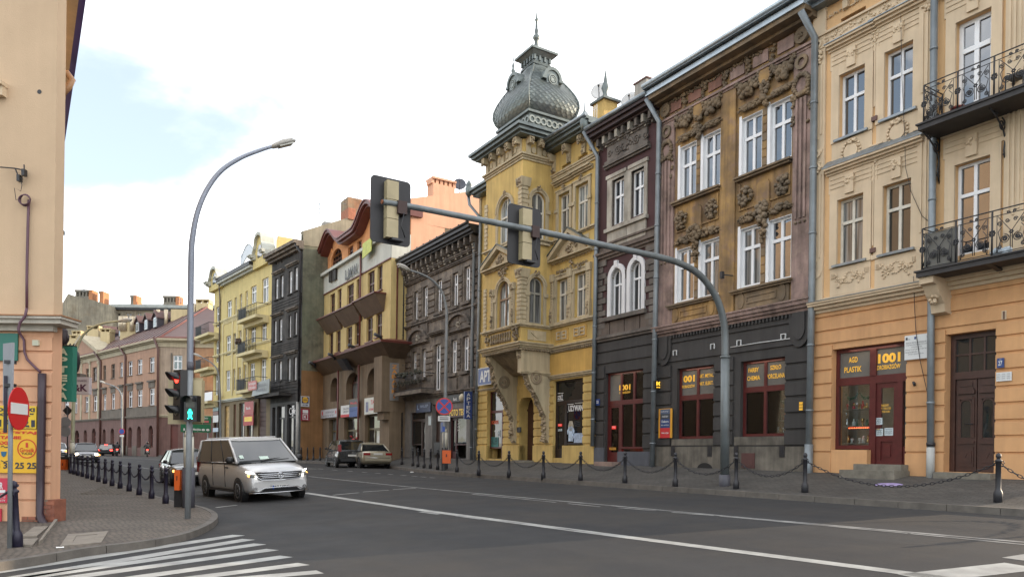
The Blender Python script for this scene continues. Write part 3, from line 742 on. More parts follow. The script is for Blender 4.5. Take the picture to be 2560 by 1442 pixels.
def goods(f,u0,u1,v0,v1,d,label_where,seed,tiers=3):
 """things for sale standing on glass shelves and hanging in a shop window: each a thing of its own"""
 rnd=random.Random(seed);W_=u1-u0;H_=v1-v0
 for k in range(tiers):
  vv=v0+H_*(.02+.30*k);sh=MB();f.box(sh,u0,u1,vv-.02,vv,d-.38,d-.04)
  o=sh.build('display_shelf',M_SHOPIN);tag(o,'%s display shelf %s'%(('lowest','middle','upper')[k],label_where),'shelf')
  u=u0+.04
  while u<u1-.08:
   t=rnd.random();w=rnd.uniform(.06,.11);ci=rnd.randrange(5);mm=M_BAUB[ci];cn=('red','silver','copper','white','green')[ci];tier=('lowest','middle','upper')[k];h=rnd.uniform(.12,.24);p=f.W(u+w/2,vv,d-rnd.uniform(.10,.28))
   mb=MB()
   if t<.35:
    mb.lathe(p,[(w*.5,0),(w*.5,h*.55),(w*.2,h*.75),(w*.22,h)],10);nm,lb='vase','small %s vase on %s shelf'%(cn,tier)
   elif t<.7:
    mb.lathe(p,[(w*.35,0),(w*.38,.01),(w*.1,h*.3),(w*.42,h*.5),(w*.45,h*.85),(w*.4,h*.9)],10);nm,lb='cup','%s stemmed cup on %s shelf'%(cn,tier)
   else:
    mb.lathe(p,[(w*.48,0),(w*.42,h*.35),(w*.2,h*.6),(w*.28,h*.75),(w*.26,h*.9),(0.005,h*1.05)],10);nm,lb='figurine','little %s figurine on %s shelf'%(cn,tier)
   tag(mb.build(nm,mm),'%s %s'%(lb,label_where.replace('in the','in')),nm,'goods standing %s'%label_where);u+=w+rnd.uniform(.02,.06)
 gm=MB();n=max(2,int(W_/.35))
 for i in range(n):swag(gm,f,u0+W_*i/n,u0+W_*(i+1)/n,v1-.10,.22,.04,d-.12,n=10)
 tag(gm.build('garland',M_BAUB[4]),'dark green tinsel garland looped %s'%label_where,'garland')
 n=max(4,int(W_/.17))
 for i in range(n):
  u=u0+W_*(i+.5)/n+rnd.uniform(-.03,.03);ln=rnd.uniform(.28,.75);r=rnd.uniform(.032,.055);q=f.W(u,v1-ln,d-rnd.uniform(.08,.2));k=rnd.randrange(4)
  mb=MB();mb.cur=k;mb.smooth=True
  mb.lathe((q.x,q.y,q.z-r),[(.002,0),(r*.7,r*.3),(r,r),(r*.7,r*1.7),(.002,r*2)],10)
  mb.cur=4;mb.tube([(q.x,q.y,q.z+r),(q.x,q.y,v1-.02)],.003,4)
  tag(mb.build('hanging_bauble',M_BAUB),'%s christmas bauble hanging on a thread %s'%(('red','silver','copper','white')[k],label_where),'bauble','baubles hanging %s'%label_where)
interior(b,f,so[0]+.1,so[1]-.1,vwb,so[3],RV-.12,.75,7)
goods(f,so[0]+.14,u_m-.12,vwb+.12,vr-.16,RV-.1,'in the window of the orange house shop',3)
lb=MB();u=so[0]+.35
for i in range(14):f.blob(lb,so[0]+.34+i*.055,f.v(2140,1068),RV-.14,.014)
o=lb.build('light_strip',glow('red_lamps',(1,.10,.03),6));tag(o,'strip of small red lights in the window of the orange house shop','light strip')
sp=MB();P0=f.u(2150,1170);P1=f.u(2268,1170);q=f.W((P0+P1)/2,0,.4);zs=zpr(q.x,q.y)
vtop=f.v(2210,1160)
sp.cur=0;f.box(sp,P0-.12,P1+.1,zs-.5,(zs+vtop)/2,-.05,.75);f.box(sp,P0+.05,P1+.06,zs-.4,vtop,-.42,.38)
tag(sp.build('shop_steps',mat('worn_step_stone',(.17,.155,.125),.85,var=.3,scale=4,bump=.4)),'two worn grey stone steps below the red shop door','steps')
M_GLD=G_DARK
dd=MB();DR=-.22;vt=f.v(2430,934)
bars(dd,f,[(do[0]+.0,do[0]+.12,do[2],do[3]),(do[1]-.04,do[1],do[2],do[3]),(do[0]+.12,do[1]-.04,do[3]-.12,do[3]),(do[0]+.12,do[1]-.04,vt-.09,vt+.09)],DR-.1,DR)
um=(do[0]+.12+do[1]-.04)/2
for k in(1,2):f.box(dd,do[0]+.12+(do[1]-do[0]-.16)*k/3-.02,do[0]+.12+(do[1]-do[0]-.16)*k/3+.02,vt+.09,do[3]-.12,DR-.09,DR-.02)
f.box(dd,do[0]+.12,do[1]-.04,(vt+do[3])/2-.02,(vt+do[3])/2+.02,DR-.09,DR-.025)
df=b.part('door_frame',dd,M_OAK);pane(b,f,do[0]+.1,do[1]-.03,vt+.05,do[3]-.1,DR-.06,df,G_DARK)
for a,c in((do[0]+.125,um-.01),(um+.01,do[1]-.045)):
 lm=MB();H_=vt-.09-do[2];w=c-a
 f.box(lm,a,c,do[2]+.01,vt-.095,DR-.09,DR-.05)
 for(x0,x1,y0,y1,e)in((.12,.88,.06,.27,.02),(.2,.8,.10,.23,.035),(.1,.9,.30,.335,.03),(.08,.92,.84,.88,.05),(.14,.86,.88,.90,.035),(.2,.8,.92,.965,.02),(.1,.22,.37,.80,.025),(.78,.9,.37,.80,.025),(.16,.84,.78,.81,.04)):
  f.box(lm,a+w*x0,a+w*x1,do[2]+H_*y0,do[2]+H_*y1,DR-.06,DR-.05+e)
 f.ring(lm,(a+c)/2,do[2]+H_*.72,w*.24,w*.31,DR-.05,DR-.02,n=8);f.box(lm,a+w*.19,a+w*.26,do[2]+H_*.37,do[2]+H_*.72,DR-.05,DR-.02);f.box(lm,a+w*.74,a+w*.81,do[2]+H_*.37,do[2]+H_*.72,DR-.05,DR-.02)
 f.poly(lm,[((a+c)/2-w*.12,do[2]+H_*.205),((a+c)/2,do[2]+H_*.15),((a+c)/2+w*.12,do[2]+H_*.205)],DR-.03,DR-.005)
 leaf=b.part('door_leaf',lm,M_OAK)
 pmb=MB();f.poly(pmb,[((a+c)/2-w*.24,do[2]+H_*.37),((a+c)/2+w*.24,do[2]+H_*.37)]+[((a+c)/2+w*.24*math.cos(R(k)),do[2]+H_*.72+w*.24*math.sin(R(k)))for k in range(0,181,20)],DR-.06,DR-.045);b.part('glass_panel',pmb,G_DARK,leaf)
hm=MB();hm.tube([f.W(um-.08,f.v(2440,1058),DR-.05),f.W(um-.08,f.v(2440,1058),DR+.03),f.W(um-.24,f.v(2440,1058),DR+.03)],.014,6);b.part('door_handle',hm,M_BLACK)
sm=MB();f.box(sm,f.u(2350,1185),f.u(2492,1185),zs-.5,do[2]-.01,-.5,.30);o=sm.build('door_step',mat('worn_step_stone',(.2,.2,.2)));tag(o,'single long stone step below the double brown entrance door','step')
zu=vc+.05;ztop=f.v(2170,-150)
K='u'
W1=[(2095,2160,492,655),(2209,2279.5,456,628)]
W2=[(2099.5,2164,176,336),(2213,2284.7,118,285)]
tops=[]
for i,(xl,xr,yt,yb)in enumerate(W1):tops.append(b.win(f,xl,xr,yt,yb,K,rv=.13,fr=M_CREAMW,glass=G_DARK if i else G_CURT,trans=.64,sill=M_ZINC))
for i,(xl,xr,yt,yb)in enumerate(W2):tops.append(b.win(f,xl,xr,yt,yb,K,rv=.13,fr=M_WHITE,glass=G_BLUE,trans=.62,sill=M_ZINC))
c1=b.win(f,2388,2477,402,632,K,rv=.13,fr=M_WHITE,glass=G_BLUE,trans=.66,name='balcony_door')
c2=b.win(f,2391,2480,40,268,K,rv=.13,fr=M_WHITE,glass=G_BLUE,trans=.68,name='balcony_door',fw=.10)
a1=b.win(f,2102,2164,32,55,K,rv=.25,fr=M_REDWOOD,glass=G_DARK,trans=None,name='attic_window')
a2=b.win(f,2217,2300,-28,2,K,rv=.25,fr=M_REDWOOD,glass=G_DARK,trans=None,name='attic_window')
b.win(f,2600,2660,390,620,K,rv=.22,glass=G_BLUE);b.win(f,2600,2660,20,250,K,rv=.22,glass=G_BLUE)
b.wall('upper_wall',M_PEACHU,f,0,L_,zu,ztop,K,rv=.25)
orn=MB()
def surround(w,dz=.0,hoodit=True,apron=None,metal=False):
 u0,u1,v0,v1=w;e=.24;tm=MB();hood=MB();flash=MB()
 f.box(tm,u0-e,u0-.001,v0-.08,v1+e,0,.06);f.box(tm,u1+.001,u1+e,v0-.08,v1+e,0,.06);f.box(tm,u0-.001,u1+.001,v1+.001,v1+e,0,.06)
 f.box(tm,u0-e-.05,u1+e+.05,v1+e,v1+e+.52,0,.035)
 for k in(.12,.25,.38):f.box(tm,u0-e,u1+e,v1+e+k,v1+e+k+.05,.03,.055)
 f.box(orn,(u0+u1)/2-.13,(u0+u1)/2+.13,v1+.10,v1+.62,.03,.12);cluster(orn,f,(u0+u1)/2,v1+.45,.14,.12,.10,10,.05)
 if hoodit:
  f.band(hood,u0-e-.10,u1+e+.10,v1+e+.52,[(.06,.08),(.07,.16),(.06,.24)])
  if metal:
   a,c,vv=u0-e-.14,u1+e+.14,v1+e+.71
   flash.hexa([f.W(a,vv,0),f.W(c,vv,0),f.W(c,vv,.26),f.W(a,vv,.26),f.W(a,vv+.26,0),f.W(c,vv+.26,0),f.W(c,vv+.02,.26),f.W(a,vv+.02,.26)])
  else:f.box(flash,u0-e-.12,u1+e+.12,v1+e+.71,v1+e+.735,-.01,.27)
  b.part('hood_flashing',flash,M_ZINC,b.part('window_hood',hood,M_CREAM))
 b.part('window_surround',tm,M_CREAM)
for i,w in enumerate(tops):surround(w,metal=i<2)
surround(c1);surround(c2)
for i,w in enumerate(tops):
 u0,u1,v0,v1=w;tm=MB()
 if i<2:
  f.box(tm,u0-.22,u1+.22,v0-.86,v0-.09,0,.03)
  for sg in(-1,1):
   for k in range(5):cluster(orn,f,(u0+u1)/2+sg*(.12+.07*k),v0-.45+.1*math.sin(k*1.7),.06,.14,.03,7,.035)
  wreath(orn,f,(u0+u1)/2,v0-.42,.13,.04,12,.03)
  for uu in(u0-.18,u1+.05):
   for k in range(4):f.box(orn,uu+k*.035,uu+k*.035+.018,v0-.38,v0-.24,.03,.06)
 else:
  f.box(tm,u0-.22,u1+.22,v0-.86,v0-.09,0,.03)
  f.disc(tm,(u0+u1)/2,v0-.48,.21,.21,.02,.08,24);wreath(orn,f,(u0+u1)/2,v0-.48,.27,.05,20,.05);cluster(orn,f,(u0+u1)/2,v0-.20,.16,.06,.06,12,.05)
  for sg in(-1,1):f.box(orn,(u0+u1)/2+sg*.62-.2,(u0+u1)/2+sg*.62+.2,v0-.62,v0-.585,.03,.06)
 b.part('apron_panel',tm,M_CREAM)
tm=MB();f.box(tm,.12,f.u(2300,690),vc+.04,tops[0][2]-.87,0,.05);b.part('apron_band',tm,M_CREAM)
for uu,w in((f.u(2047,480),.42),(f.u(2320,330),.46),(f.u(2540,250),.42)):
 tm=MB();f.box(tm,uu-w/2,uu+w/2,vc+.05,ztop,0,.07);b.part('pilaster',tm,M_CREAM)
 for(va,vb)in((tops[0][2]+.2,tops[0][3]+.9),(tops[2][2]+.2,tops[2][3]+.55)):
  for k in(-1,0,1):f.box(orn,uu+k*w*.26-.025,uu+k*w*.26+.025,va+(.12 if k else 0),vb,.06,.10)
  cluster(orn,f,uu,vb+.22,w*.34,.2,.08,26,.055);f.ring(orn,uu,vb+.62,.06,.12,.06,.13,0,360,14);f.ring(orn,uu,va-.3,.02,w*.42,.06,.10,180,360,8)
uu=(tops[0][1]+tops[1][0])/2
for(va,vb)in((tops[0][2]+.3,tops[0][3]+.7),(tops[2][2]+.5,tops[2][3]+.5)):
 for k in(-1,0,1):f.box(orn,uu+k*.09-.02,uu+k*.09+.02,va+(.2 if k else.0),vb,.0,.05)
 cluster(orn,f,uu,vb+.12,.13,.14,.03,14,.05);f.ring(orn,uu,va-.25,.02,.14,0,.05,180,360,8)
for k,w in((0,tops[0]),(2,tops[2])):
 mb_=MB();f.box(mb_,uu-.05,uu+.11,w[2]+.10,w[2]+.22,0,.10);b.part('vent_cowl',mb_,M_BROWNMETAL)
tm=MB();vfz=f.v(2170,66);f.band(tm,0,L_,vfz,[(.06,.10),(.30,.05),(.06,.12)])
for i in range(48):
 u=.1+i*.14;cluster(orn,f,u,vfz+.21+.06*math.sin(i*1.9),.07,.08,.05,5,.035)
b.part('frieze',tm,M_CREAM);tm=MB();u=f.u(2120,12);f.box(tm,u-.1,u+.06,f.v(2120,22),f.v(2120,2),0,.12)
for i in range(16):cluster(orn,f,f.u(2068,40)+i*.09,f.v(2068,48)+.0,.03,.05,.03,3,.03)
b.part('attic_keystone',tm,M_CREAM);b.part('plaster_ornaments',orn,M_CREAM,stuff=True)
ve=f.v(2060,3);em=MB();f.band(em,-.1,L_,f.v(2060,24),[(.12,.35),(.22,.55),(.16,.72)]);b.part('eaves_cornice',em,M_ZINC)
b.ends(f,0,L_,zb,ztop,M_PEACHU);b.body(f,0,L_,ztop,11,M_PEACHU,back=1.4)
pipe(b,f,[(f.u(2345,-60),f.v(2345,-60),.16),(f.u(2336,820),f.v(2336,820),.16),(f.u(2335,1178),zs-.1,.16)],.085)
pm=MB();u=f.u(2335,1160);pm.tube([f.W(u,zs-.1,.16),f.W(u,f.v(2335,1118),.16)],.097,10);b.part('pipe_sleeve',pm,mat('pale_pipe_sleeve',(.38,.38,.36),.6,var=.15))
mb_=MB();mb_.tube([f.W(u,f.v(2335,1106),.16),f.W(u,f.v(2335,1115),.16)],.103,10);b.part('pipe_clamp',mb_,M_BLACK)
def balcony(b,f,xl,ytop,ybot,xr,out,y_slab,screen=False,label=None):
 g=f.off(out);u0,u1=g.u(xl,(ytop+ybot)/2),f.L;vt_,vb_=g.v(xl,ytop),g.v(xl,ybot);H_=vt_-vb_
 sl=MB();f.box(sl,u0-.10,u1,vb_-.17,vb_-.05,0,out+.08);f.box(sl,u0-.14,u1,vb_-.05,vb_-.01,0,out+.12)
 bal=b.part('balcony',sl,mat('balcony_slab',(.035,.032,.032),.7,var=.3,scale=3));bal['label']=label
 fr=MB()
 W_=lambda u,v,d=out:f.W(u,v,d)
 for v in(vt_,vt_-H_*.13,vb_+.05):fr.tube([W_(u0,v),W_(u1,v)],.016 if v==vt_ else.010,6);fr.tube([W_(u0,v),W_(u0,v,.02)],.014,6)
 n=3;pw=(f.u(2532,200)-u0)/2.0
 for i in range(6):
  u=u0+pw*i
  if u>u1:break
  fr.tube([W_(u,vb_-.02),W_(u,vt_)],.020,6)
  for e in(.10,pw-.10):fr.tube([W_(u+e,vb_+.05),W_(u+e,vt_-H_*.13)],.008,5)
 fr.tube([W_(u0,vb_,.02),W_(u0,vt_,.02)],.014,6)
 rail=b.part('railing',fr,M_BLACK,bal)
 sc=MB()
 def panel(c,w,P):
  for sg in(-1,1):
   scroll(sc,None,(c+sg*w*.20,vb_+H_*.33),w*.15,2.2,P,.011,5,sg,a0=math.pi/2)
   scroll(sc,None,(c+sg*w*.20,vb_+H_*.33),w*.075,1.5,P,.012,5,-sg,a0=0)
   scroll(sc,None,(c+sg*w*.36,vb_+H_*.68),w*.085,1.8,P,.010,5,-sg,a0=-math.pi/2)
   scroll(sc,None,(c+sg*w*.36,vb_+H_*.16),w*.075,1.8,P,.010,5,sg,a0=math.pi/2)
   scroll(sc,None,(c+sg*w*.09,vb_+H_*.90),w*.055,1.6,P,.010,5,sg,a0=0)
   scroll(sc,None,(c+sg*w*.12,vb_+H_*.72),w*.07,1.6,P,.010,5,sg,a0=0)
   sc.tube([P(c+sg*w*.03,vb_+H_*.1),P(c+sg*w*.03,vb_+H_*.5),P(c+sg*w*.16,vb_+H_*.62),P(c+sg*w*.29,vb_+H_*.74),P(c+sg*w*.4,vb_+H_*.84)],.009,5)
   sc.tube([P(c+sg*w*.42,vb_+H_*.06),P(c+sg*w*.33,vb_+H_*.3),P(c+sg*w*.40,vb_+H_*.5),P(c+sg*w*.29,vb_+H_*.6)],.009,5)
  for k in range(6):a=k*math.pi/3;mb_=P(c+.03*math.cos(a),vb_+H_*.46+.03*math.sin(a));sc.blob(mb_,.022)
  for sg in(-1,1):
   for k in range(5):a=k*2*math.pi/5;sc.blob(P(c+sg*w*.20+.028*math.cos(a),vb_+H_*.33+.028*math.sin(a)),.02)
 for i in range(3):
  if u0+pw*(i+.5)<u1:panel(u0+pw*(i+.5),pw*.86,W_)
 for i in range(4):
  u=u0+pw*i
  if u<u1:
   for k in range(8):a=k*math.pi/4;sc.blob(W_(u+.05*math.cos(a),vb_+H_*.5+.06*math.sin(a)),.028)
 panel(out/2,out*1.1,lambda d,v:f.W(u0,v,d))
 b.part('scrollwork',sc,M_BLACK,bal,stuff=True)
 if screen:
  s=MB();f.box(s,u0+.03,u0+pw*1.03,vb_+.02,vt_-.14,out-.05,out-.04);f.box(s,u0+.03,u0+.04,vb_+.02,vt_-.2,.03,out-.05);b.part('screen_cloth',s,mat('grey_screen_cloth',(.15,.145,.13),.9,var=.15),bal)
 for u in(f.u(2334,y_slab,.3),f.u(2500,y_slab-60,.3)):
  if u>u1:continue
  br=MB()
  if not screen:
   P=lambda d,v:f.W(u,v,d)
   scroll(br,None,(.20,vb_-.42),.16,1.6,P,.018,5,1,a0=math.pi/2);scroll(br,None,(.5,vb_-.24),.10,1.5,P,.016,5,-1,a0=math.pi)
   br.tube([P(.03,vb_-1.25),P(.10,vb_-1.0),P(.04,vb_-.7),P(.16,vb_-.5),P(.45,vb_-.3),P(out-.1,vb_-.18)],.020,6);br.tube([P(.02,vb_-1.3),P(.02,vb_-.17)],.014,6)
   scroll(br,None,(.06,vb_-1.12),.07,1.4,P,.014,5,1)
  else:
   br.hexa([f.W(u-.06,vb_-.3,0),f.W(u+.06,vb_-.3,0),f.W(u+.06,vb_-.18,out*.8),f.W(u-.06,vb_-.18,out*.8),f.W(u-.06,vb_-.17,0),f.W(u+.06,vb_-.17,0),f.W(u+.06,vb_-.17,out),f.W(u-.06,vb_-.17,out)])
  b.part('bracket',br,M_BLACK,bal)
 return bal,u0,u1,vb_
bal1=balcony(b,f,2309.7,214.3,308,2560,.85,330,False,'upper scrollwork balcony');bal2=balcony(b,f,2305.5,572.6,676,2560,.85,700,True,'lower scrollwork balcony screened with grey cloth')
u,vb_=f.u(2345,715,.3),bal2[3]-.17
km=MB();prof=[(0,0),(.85,0),(.85,-.16),(.7,-.2),(.55,-.42),(.34,-.62),(.30,-.82),(.0,-.86)]
for a in(u-.16,):
 vs=[f.W(a,vb_+p[1],p[0])for p in prof]+[f.W(a+.34,vb_+p[1],p[0])for p in prof];n=len(prof)
 km.add(vs,[tuple(range(n)),tuple(range(n,2*n))[::-1]]+[(i,n+i,n+(i+1)%n,(i+1)%n)for i in range(n)])
for k in range(14):km.blob(f.W(u+random.uniform(-.1,.1),vb_-.3-random.random()*.3,.62-random.random()*.3),.05)
b.part('stone_console',km,M_CREAM)
q=f.W(f.u(2398,275,.5),bal1[3],.55);mb_=MB();mb_.lathe(q,[(.10,0),(.15,.16),(.17,.17),(.16,.2),(.02,.19)],12);tag(mb_.build('flower_pot',mat('terracotta',(.22,.04,.03),.6)),'low dark red flower pot standing on the upper balcony','flower pot')
q=f.W(f.u(2545,215,.45),bal1[3],.45)
ch=thing('balcony_chair','small black metal chair standing on the upper balcony','chair',q)
cm=MB();cm.box(q.x-.2,q.x+.2,q.y-.2,q.y+.2,q.z+.43,q.z+.46);cm.build('seat',M_BLACK,ch)
for dx in(-.18,.18):
 for dy in(-.18,.18):lm=MB();lm.tube([(q.x+dx,q.y+dy,q.z),(q.x+dx,q.y+dy,q.z+.43)],.015,6);lm.build('leg',M_BLACK,ch)
cm=MB();cm.tube([(q.x-.18,q.y-.2,q.z+.45),(q.x-.18,q.y-.24,q.z+.85),(q.x+.18,q.y-.24,q.z+.85),(q.x+.18,q.y-.2,q.z+.45)],.016,6);cm.build('backrest',M_BLACK,ch)
q=f.W(f.u(2498,628,.5),bal2[3],.5);mb_=MB()
for k in range(7):mb_.blob((q.x+random.uniform(-.12,.12),q.y+random.uniform(-.15,.15),q.z+.1+random.random()*.08),(.12,.12,.10))
tag(mb_.build('laundry_bag',mat('white_blue_cloth',(.45,.52,.58),.8,var=.4,scale=6)),'white and blue cloth bundle lying on the lower balcony floor','bundle')
M_SIGNW=mat('sign_white',(.62,.63,.62),.5,var=.04);M_BLUES=mat('enamel_blue',(.02,.05,.19),.35,var=.1)
def board(name,label,f,x0,x1,y0,y1,d,m,cat='sign',th=.03,group=None,frame=None):
 xm=(x0+x1)/2;u0,u1,v0,v1=f.u(x0,(y0+y1)/2,d),f.u(x1,(y0+y1)/2,d),f.v(xm,y1,d),f.v(xm,y0,d)
 o=thing(name,label,cat,f.W((u0+u1)/2,v0,d),group)
 mb=MB();f.box(mb,u0,u1,v0,v1,d,d+th);mb.build('panel',m,o)
 if frame:
  fm=MB();e=.03
  for q in((u0-e,u0,v0-e,v1+e),(u1,u1+e,v0-e,v1+e),(u0,u1,v0-e,v0),(u0,u1,v1,v1+e)):f.box(fm,*q,d,d+th+.01)
  fm.build('frame',frame,o)
 return o,u0,u1,v0,v1,d+th+.006
def text_on(bd,t,x0,x1,y0,y1,m,bold=.02,f=None):
 o,u0,u1,v0,v1,d=bd;return lettering(t,f or FD,u0+(u1-u0)*x0,u0+(u1-u0)*x1,v0+(v1-v0)*y0,v0+(v1-v0)*y1,d,m,o,bold)
bd=board('information_board','white information board with printed lines above the red shop door',f,2263,2328,836,897,.06,M_SIGNW)
for i,(t,a,c)in enumerate((('PRZEBUDOWA I REMONT BUDYNKU MIESZKALNEGO PRZY ULICY',.06,.95),('WSPOLFINANSOWANE PRZEZ UNIE EUROPEJSKA ZE SRODKOW FUNDUSZU',.06,.95),('ROZWOJU REGIONALNEGO',.28,.68),('REGIONALNY PROGRAM OPERACYJNY WOJEWODZTWA',.04,.92),('NA LATA 2007-2013',.04,.5),('INWESTUJEMY W ROZWOJ WOJEWODZTWA',.15,.75))):text_on(bd,t,a,c,.66-i*.095,.71-i*.095,M_INK,0)
text_on(bd,'PROGRAM',.1,.22,.82,.86,M_INK,0)
for a,m_ in((.05,M_INK),(.38,M_BLUES),(.86,M_BLUES)):
 mb_=MB();o,u0,u1,v0,v1,d=bd;f.box(mb_,u0+(u1-u0)*a,u0+(u1-u0)*(a+.07),v0+(v1-v0)*.82,v0+(v1-v0)*.92,d-.004,d);mb_.build('emblem',m_,o)
bd=board('house_number_plate','blue enamel house number plate reading 27 beside the brown entrance door',f,2494,2511,895,919,.06,M_BLUES,'number plate');text_on(bd,'27',.2,.8,.22,.72,M_SIGNW,.03);text_on(bd,'ULICA',.3,.7,.8,.9,M_SIGNW,0)
bd=board('mailbox_plate','white three column plate below the blue number 27 plate',f,2492,2530,930,952,.06,M_SIGNW)
for i in range(3):
 for j,t in enumerate(('LOKAL','BIURO','PIETRO')):text_on(bd,t,.05+i*.33,.28+i*.33,.70-j*.25,.84-j*.25,mat('grey_ink',(.2,.2,.22),.7,var=0),0)
mb_=MB();u0,u1,v0,v1=f.u(2507,788),f.u(2519,788),f.v(2513,799),f.v(2513,777);f.box(mb_,u0,u1,v0,v1,.04,.06);g=b.part('wall_vent',mb_,M_CREAM)
for i in range(8):mb_=MB();f.box(mb_,u0+.03,u1-.03,v0+(v1-v0)*(i+.5)/9,v0+(v1-v0)*(i+.5)/9+.015,.06,.07);b.part('slat',mb_,M_BROWNMETAL,g)
mb_=MB();P=[(2252,40),(2255,200),(2262,350),(2264,420),(2278,480),(2305,540),(2330,560)];mb_.tube([f.W(*f.uv(x,y,.12),.12)for x,y in P],.008,4)
P=[(2284,690),(2286,760),(2290,830),(2300,900),(2318,980),(2328,1030),(2332,1060)];mb_.tube([f.W(*f.uv(x,y,.12),.12)for x,y in P],.009,4);b.part('loose_cable',mb_,M_BLACK)
mb_=MB();P=[(2283,954),(2287,964)];mb_.tube([f.W(*f.uv(x,y,.1),.1)for x,y in P],.03,6);mb_.tube([f.W(*f.uv(2285,959,.02),.02),f.W(*f.uv(2288,957,.14),.14)],.02,5);b.part('flag_holder',mb_,M_BLACK)
# weathered brown house with black shop floor (number 25)
M_OCHRE=stucco('weathered_ochre_stucco',(0.37,0.225,0.08),var=0.30,streak=0.35,c2amt=0.75,col2=(0.165,0.11,0.065),c2scale=0.9,stain=(0.23,0.15,0.12),stain_amt=.5)
M_MAUVE=stucco('weathered_mauve_stucco',(0.34,0.235,0.205),var=0.28,streak=0.35,c2amt=0.8,col2=(0.15,0.105,0.085),c2scale=1.1,stain=(0.34,0.25,0.20),stain_amt=.5)
M_SOOT=stucco('sooty_ornament',(0.15,0.115,0.078),var=0.4,streak=0.2,c2amt=0.6,col2=(0.25,0.17,0.09),c2scale=1.6)
M_PINKP=stucco('faded_pink_stucco',(0.26,0.13,0.095),var=0.25,streak=0.25,c2amt=0.5,col2=(0.17,0.095,0.07),c2scale=1.3)
M_CHAR=stucco('charcoal_paint',(0.036,0.034,0.033),var=0.20,streak=0.25,rough=.7,c2amt=.3,col2=(.055,.05,.045),c2scale=.8)
M_PLINTH=stucco('stained_concrete_plinth',(0.155,0.138,0.112),var=0.35,streak=0.35,c2amt=.7,col2=(.075,.068,.055),c2scale=1.1)
f=F(plan(1638),plan(2031));b=Bld('brown_tenement','weathered brown tenement with sooty garlands above a black painted shop floor',f);FD=f
L_=f.L;zb=b.z0-.6;vc=f.v(1830,800);ztop=f.v(1830,164)
vpl=f.v(1830,1116)
w1=(f.u(1692,1000),f.u(1786,1000),f.v(1738,1096),f.v(1738,916));w2=(f.u(1851,1000),f.u(1964,1000),f.v(1908,1090),f.v(1908,897))
b.ops['g']=[w1,w2]
b.wall('shop_floor_wall',M_CHAR,f,0,L_,vpl,vc-.1,'g',rv=.4)
pm=MB();f.box(pm,0,L_,zb,vpl,-.3,.03);b.part('plinth',pm,M_PLINTH)
vs=[vpl+.02+(f.v(1830,890)-vpl-.02)*i/6 for i in range(7)]
b.courses(f,.03,L_-.03,vs,M_CHAR,[(w1[0]-.28,w1[1]+.0,w1[2]-.5,w1[3]+.2),(w2[0]-.28,w2[1]+.0,w2[2]-.5,w2[3]+.2)],d=.055,gap=.05)
up=[f.v(1830,886),f.v(1830,835),f.v(1830,806)]
b.courses(f,.03,L_-.03,up,M_CHAR,[],d=.045,gap=.045)
sm=MB()
for w in(w1,w2):sm=MB();f.box(sm,w[0]-.22,w[1]+.02,vpl+.05,w[2]-.01,-.05,.02);b.part('window_apron',sm,M_PLINTH)
for uu in(f.u(1664,850),f.u(2003,815)):
 mb=MB();r=.36;v0=f.v(1830,850);f.poly(mb,[(uu-r,v0+.75),(uu-r,v0)]+[(uu+r*math.cos(R(a)),v0+r*1.5*math.sin(R(a)))for a in range(190,351,20)]+[(uu+r,v0),(uu+r,v0+.75)],0,.10)
 f.poly(mb,[(uu-r*.6,v0+.5),(uu-r*.6,v0)]+[(uu+r*.6*math.cos(R(a)),v0+r*.9*math.sin(R(a)))for a in range(190,351,20)]+[(uu+r*.6,v0),(uu+r*.6,v0+.5)],.1,.14);b.part('keystone_shield',mb,M_CHAR)
def shopwin(b,f,w,rv=.13,cols=2,fracs=.58,seed=1,where='',m=None,lit=6.0,sup=True,frost=None):
 u0,u1,v0,v1=w;m=m or M_REDWOOD;vr=v0+(v1-v0)*fracs
 mb=MB();bars(mb,f,[(u0,u0+.09,v0,v1),(u1-.09,u1,v0,v1),(u0+.09,u1-.09,v0,v0+.09),(u0+.09,u1-.09,v1-.09,v1),(u0+.09,u1-.09,vr-.09,vr+.09)]+[(u0+(u1-u0)*k/cols-.05,u0+(u1-u0)*k/cols+.05,v0+.09,vr-.09)for k in range(1,cols)]+[(u0+(u1-u0)*k/cols-.05,u0+(u1-u0)*k/cols+.05,vr+.09,v1-.09)for k in range(1,cols)],-rv-.1,-rv)
 s=b.part('shop_window',mb,m)
 for i in range(cols):
  a,c=u0+.08+(u1-u0-.16)*i/cols,u0+.08+(u1-u0-.16)*(i+1)/cols
  pane(b,f,a,c,v0+.08,vr-.08,-rv-.05,s);pane(b,f,a,c,vr+.08,v1-.08,-rv-.05,s,frost or M_FROST)
 interior(b,f,u0+.05,u1-.05,v0,v1,-rv-.11,.75,lit)
 goods(f,u0+.13,u1-.13,v0+.1,vr-.14,-rv-.08,where,seed)
 return s,vr,-rv-.04
s1,vr1,dl=shopwin(b,f,w1,seed=11,where='in the left window of the black shop front')
s2,vr2,dl=shopwin(b,f,w2,seed=12,where='in the right window of the black shop front',fracs=.62)
lp('1001',f,1702,1737,938,955,dl,M_GOLD,s1,.05);lp('DROBIAZGÓW',f,1702,1737,960,969,dl,M_GOLD,s1)
lp('ART. METAL.',f,1747,1784,934,943,dl,M_GOLD,s1);lp('ART. ELEKT.',f,1748,1783,953,962,dl,M_GOLD,s1)
lp('FARBY',f,1871,1897,919,930,dl,M_GOLD,s2);lp('CHEMIA',f,1868,1900,939,950,dl,M_GOLD,s2)
lp('SZKŁO',f,1926,1953,912,923,dl,M_GOLD,s2);lp('PORCELANA',f,1917,1962,933,945,dl,M_GOLD,s2)
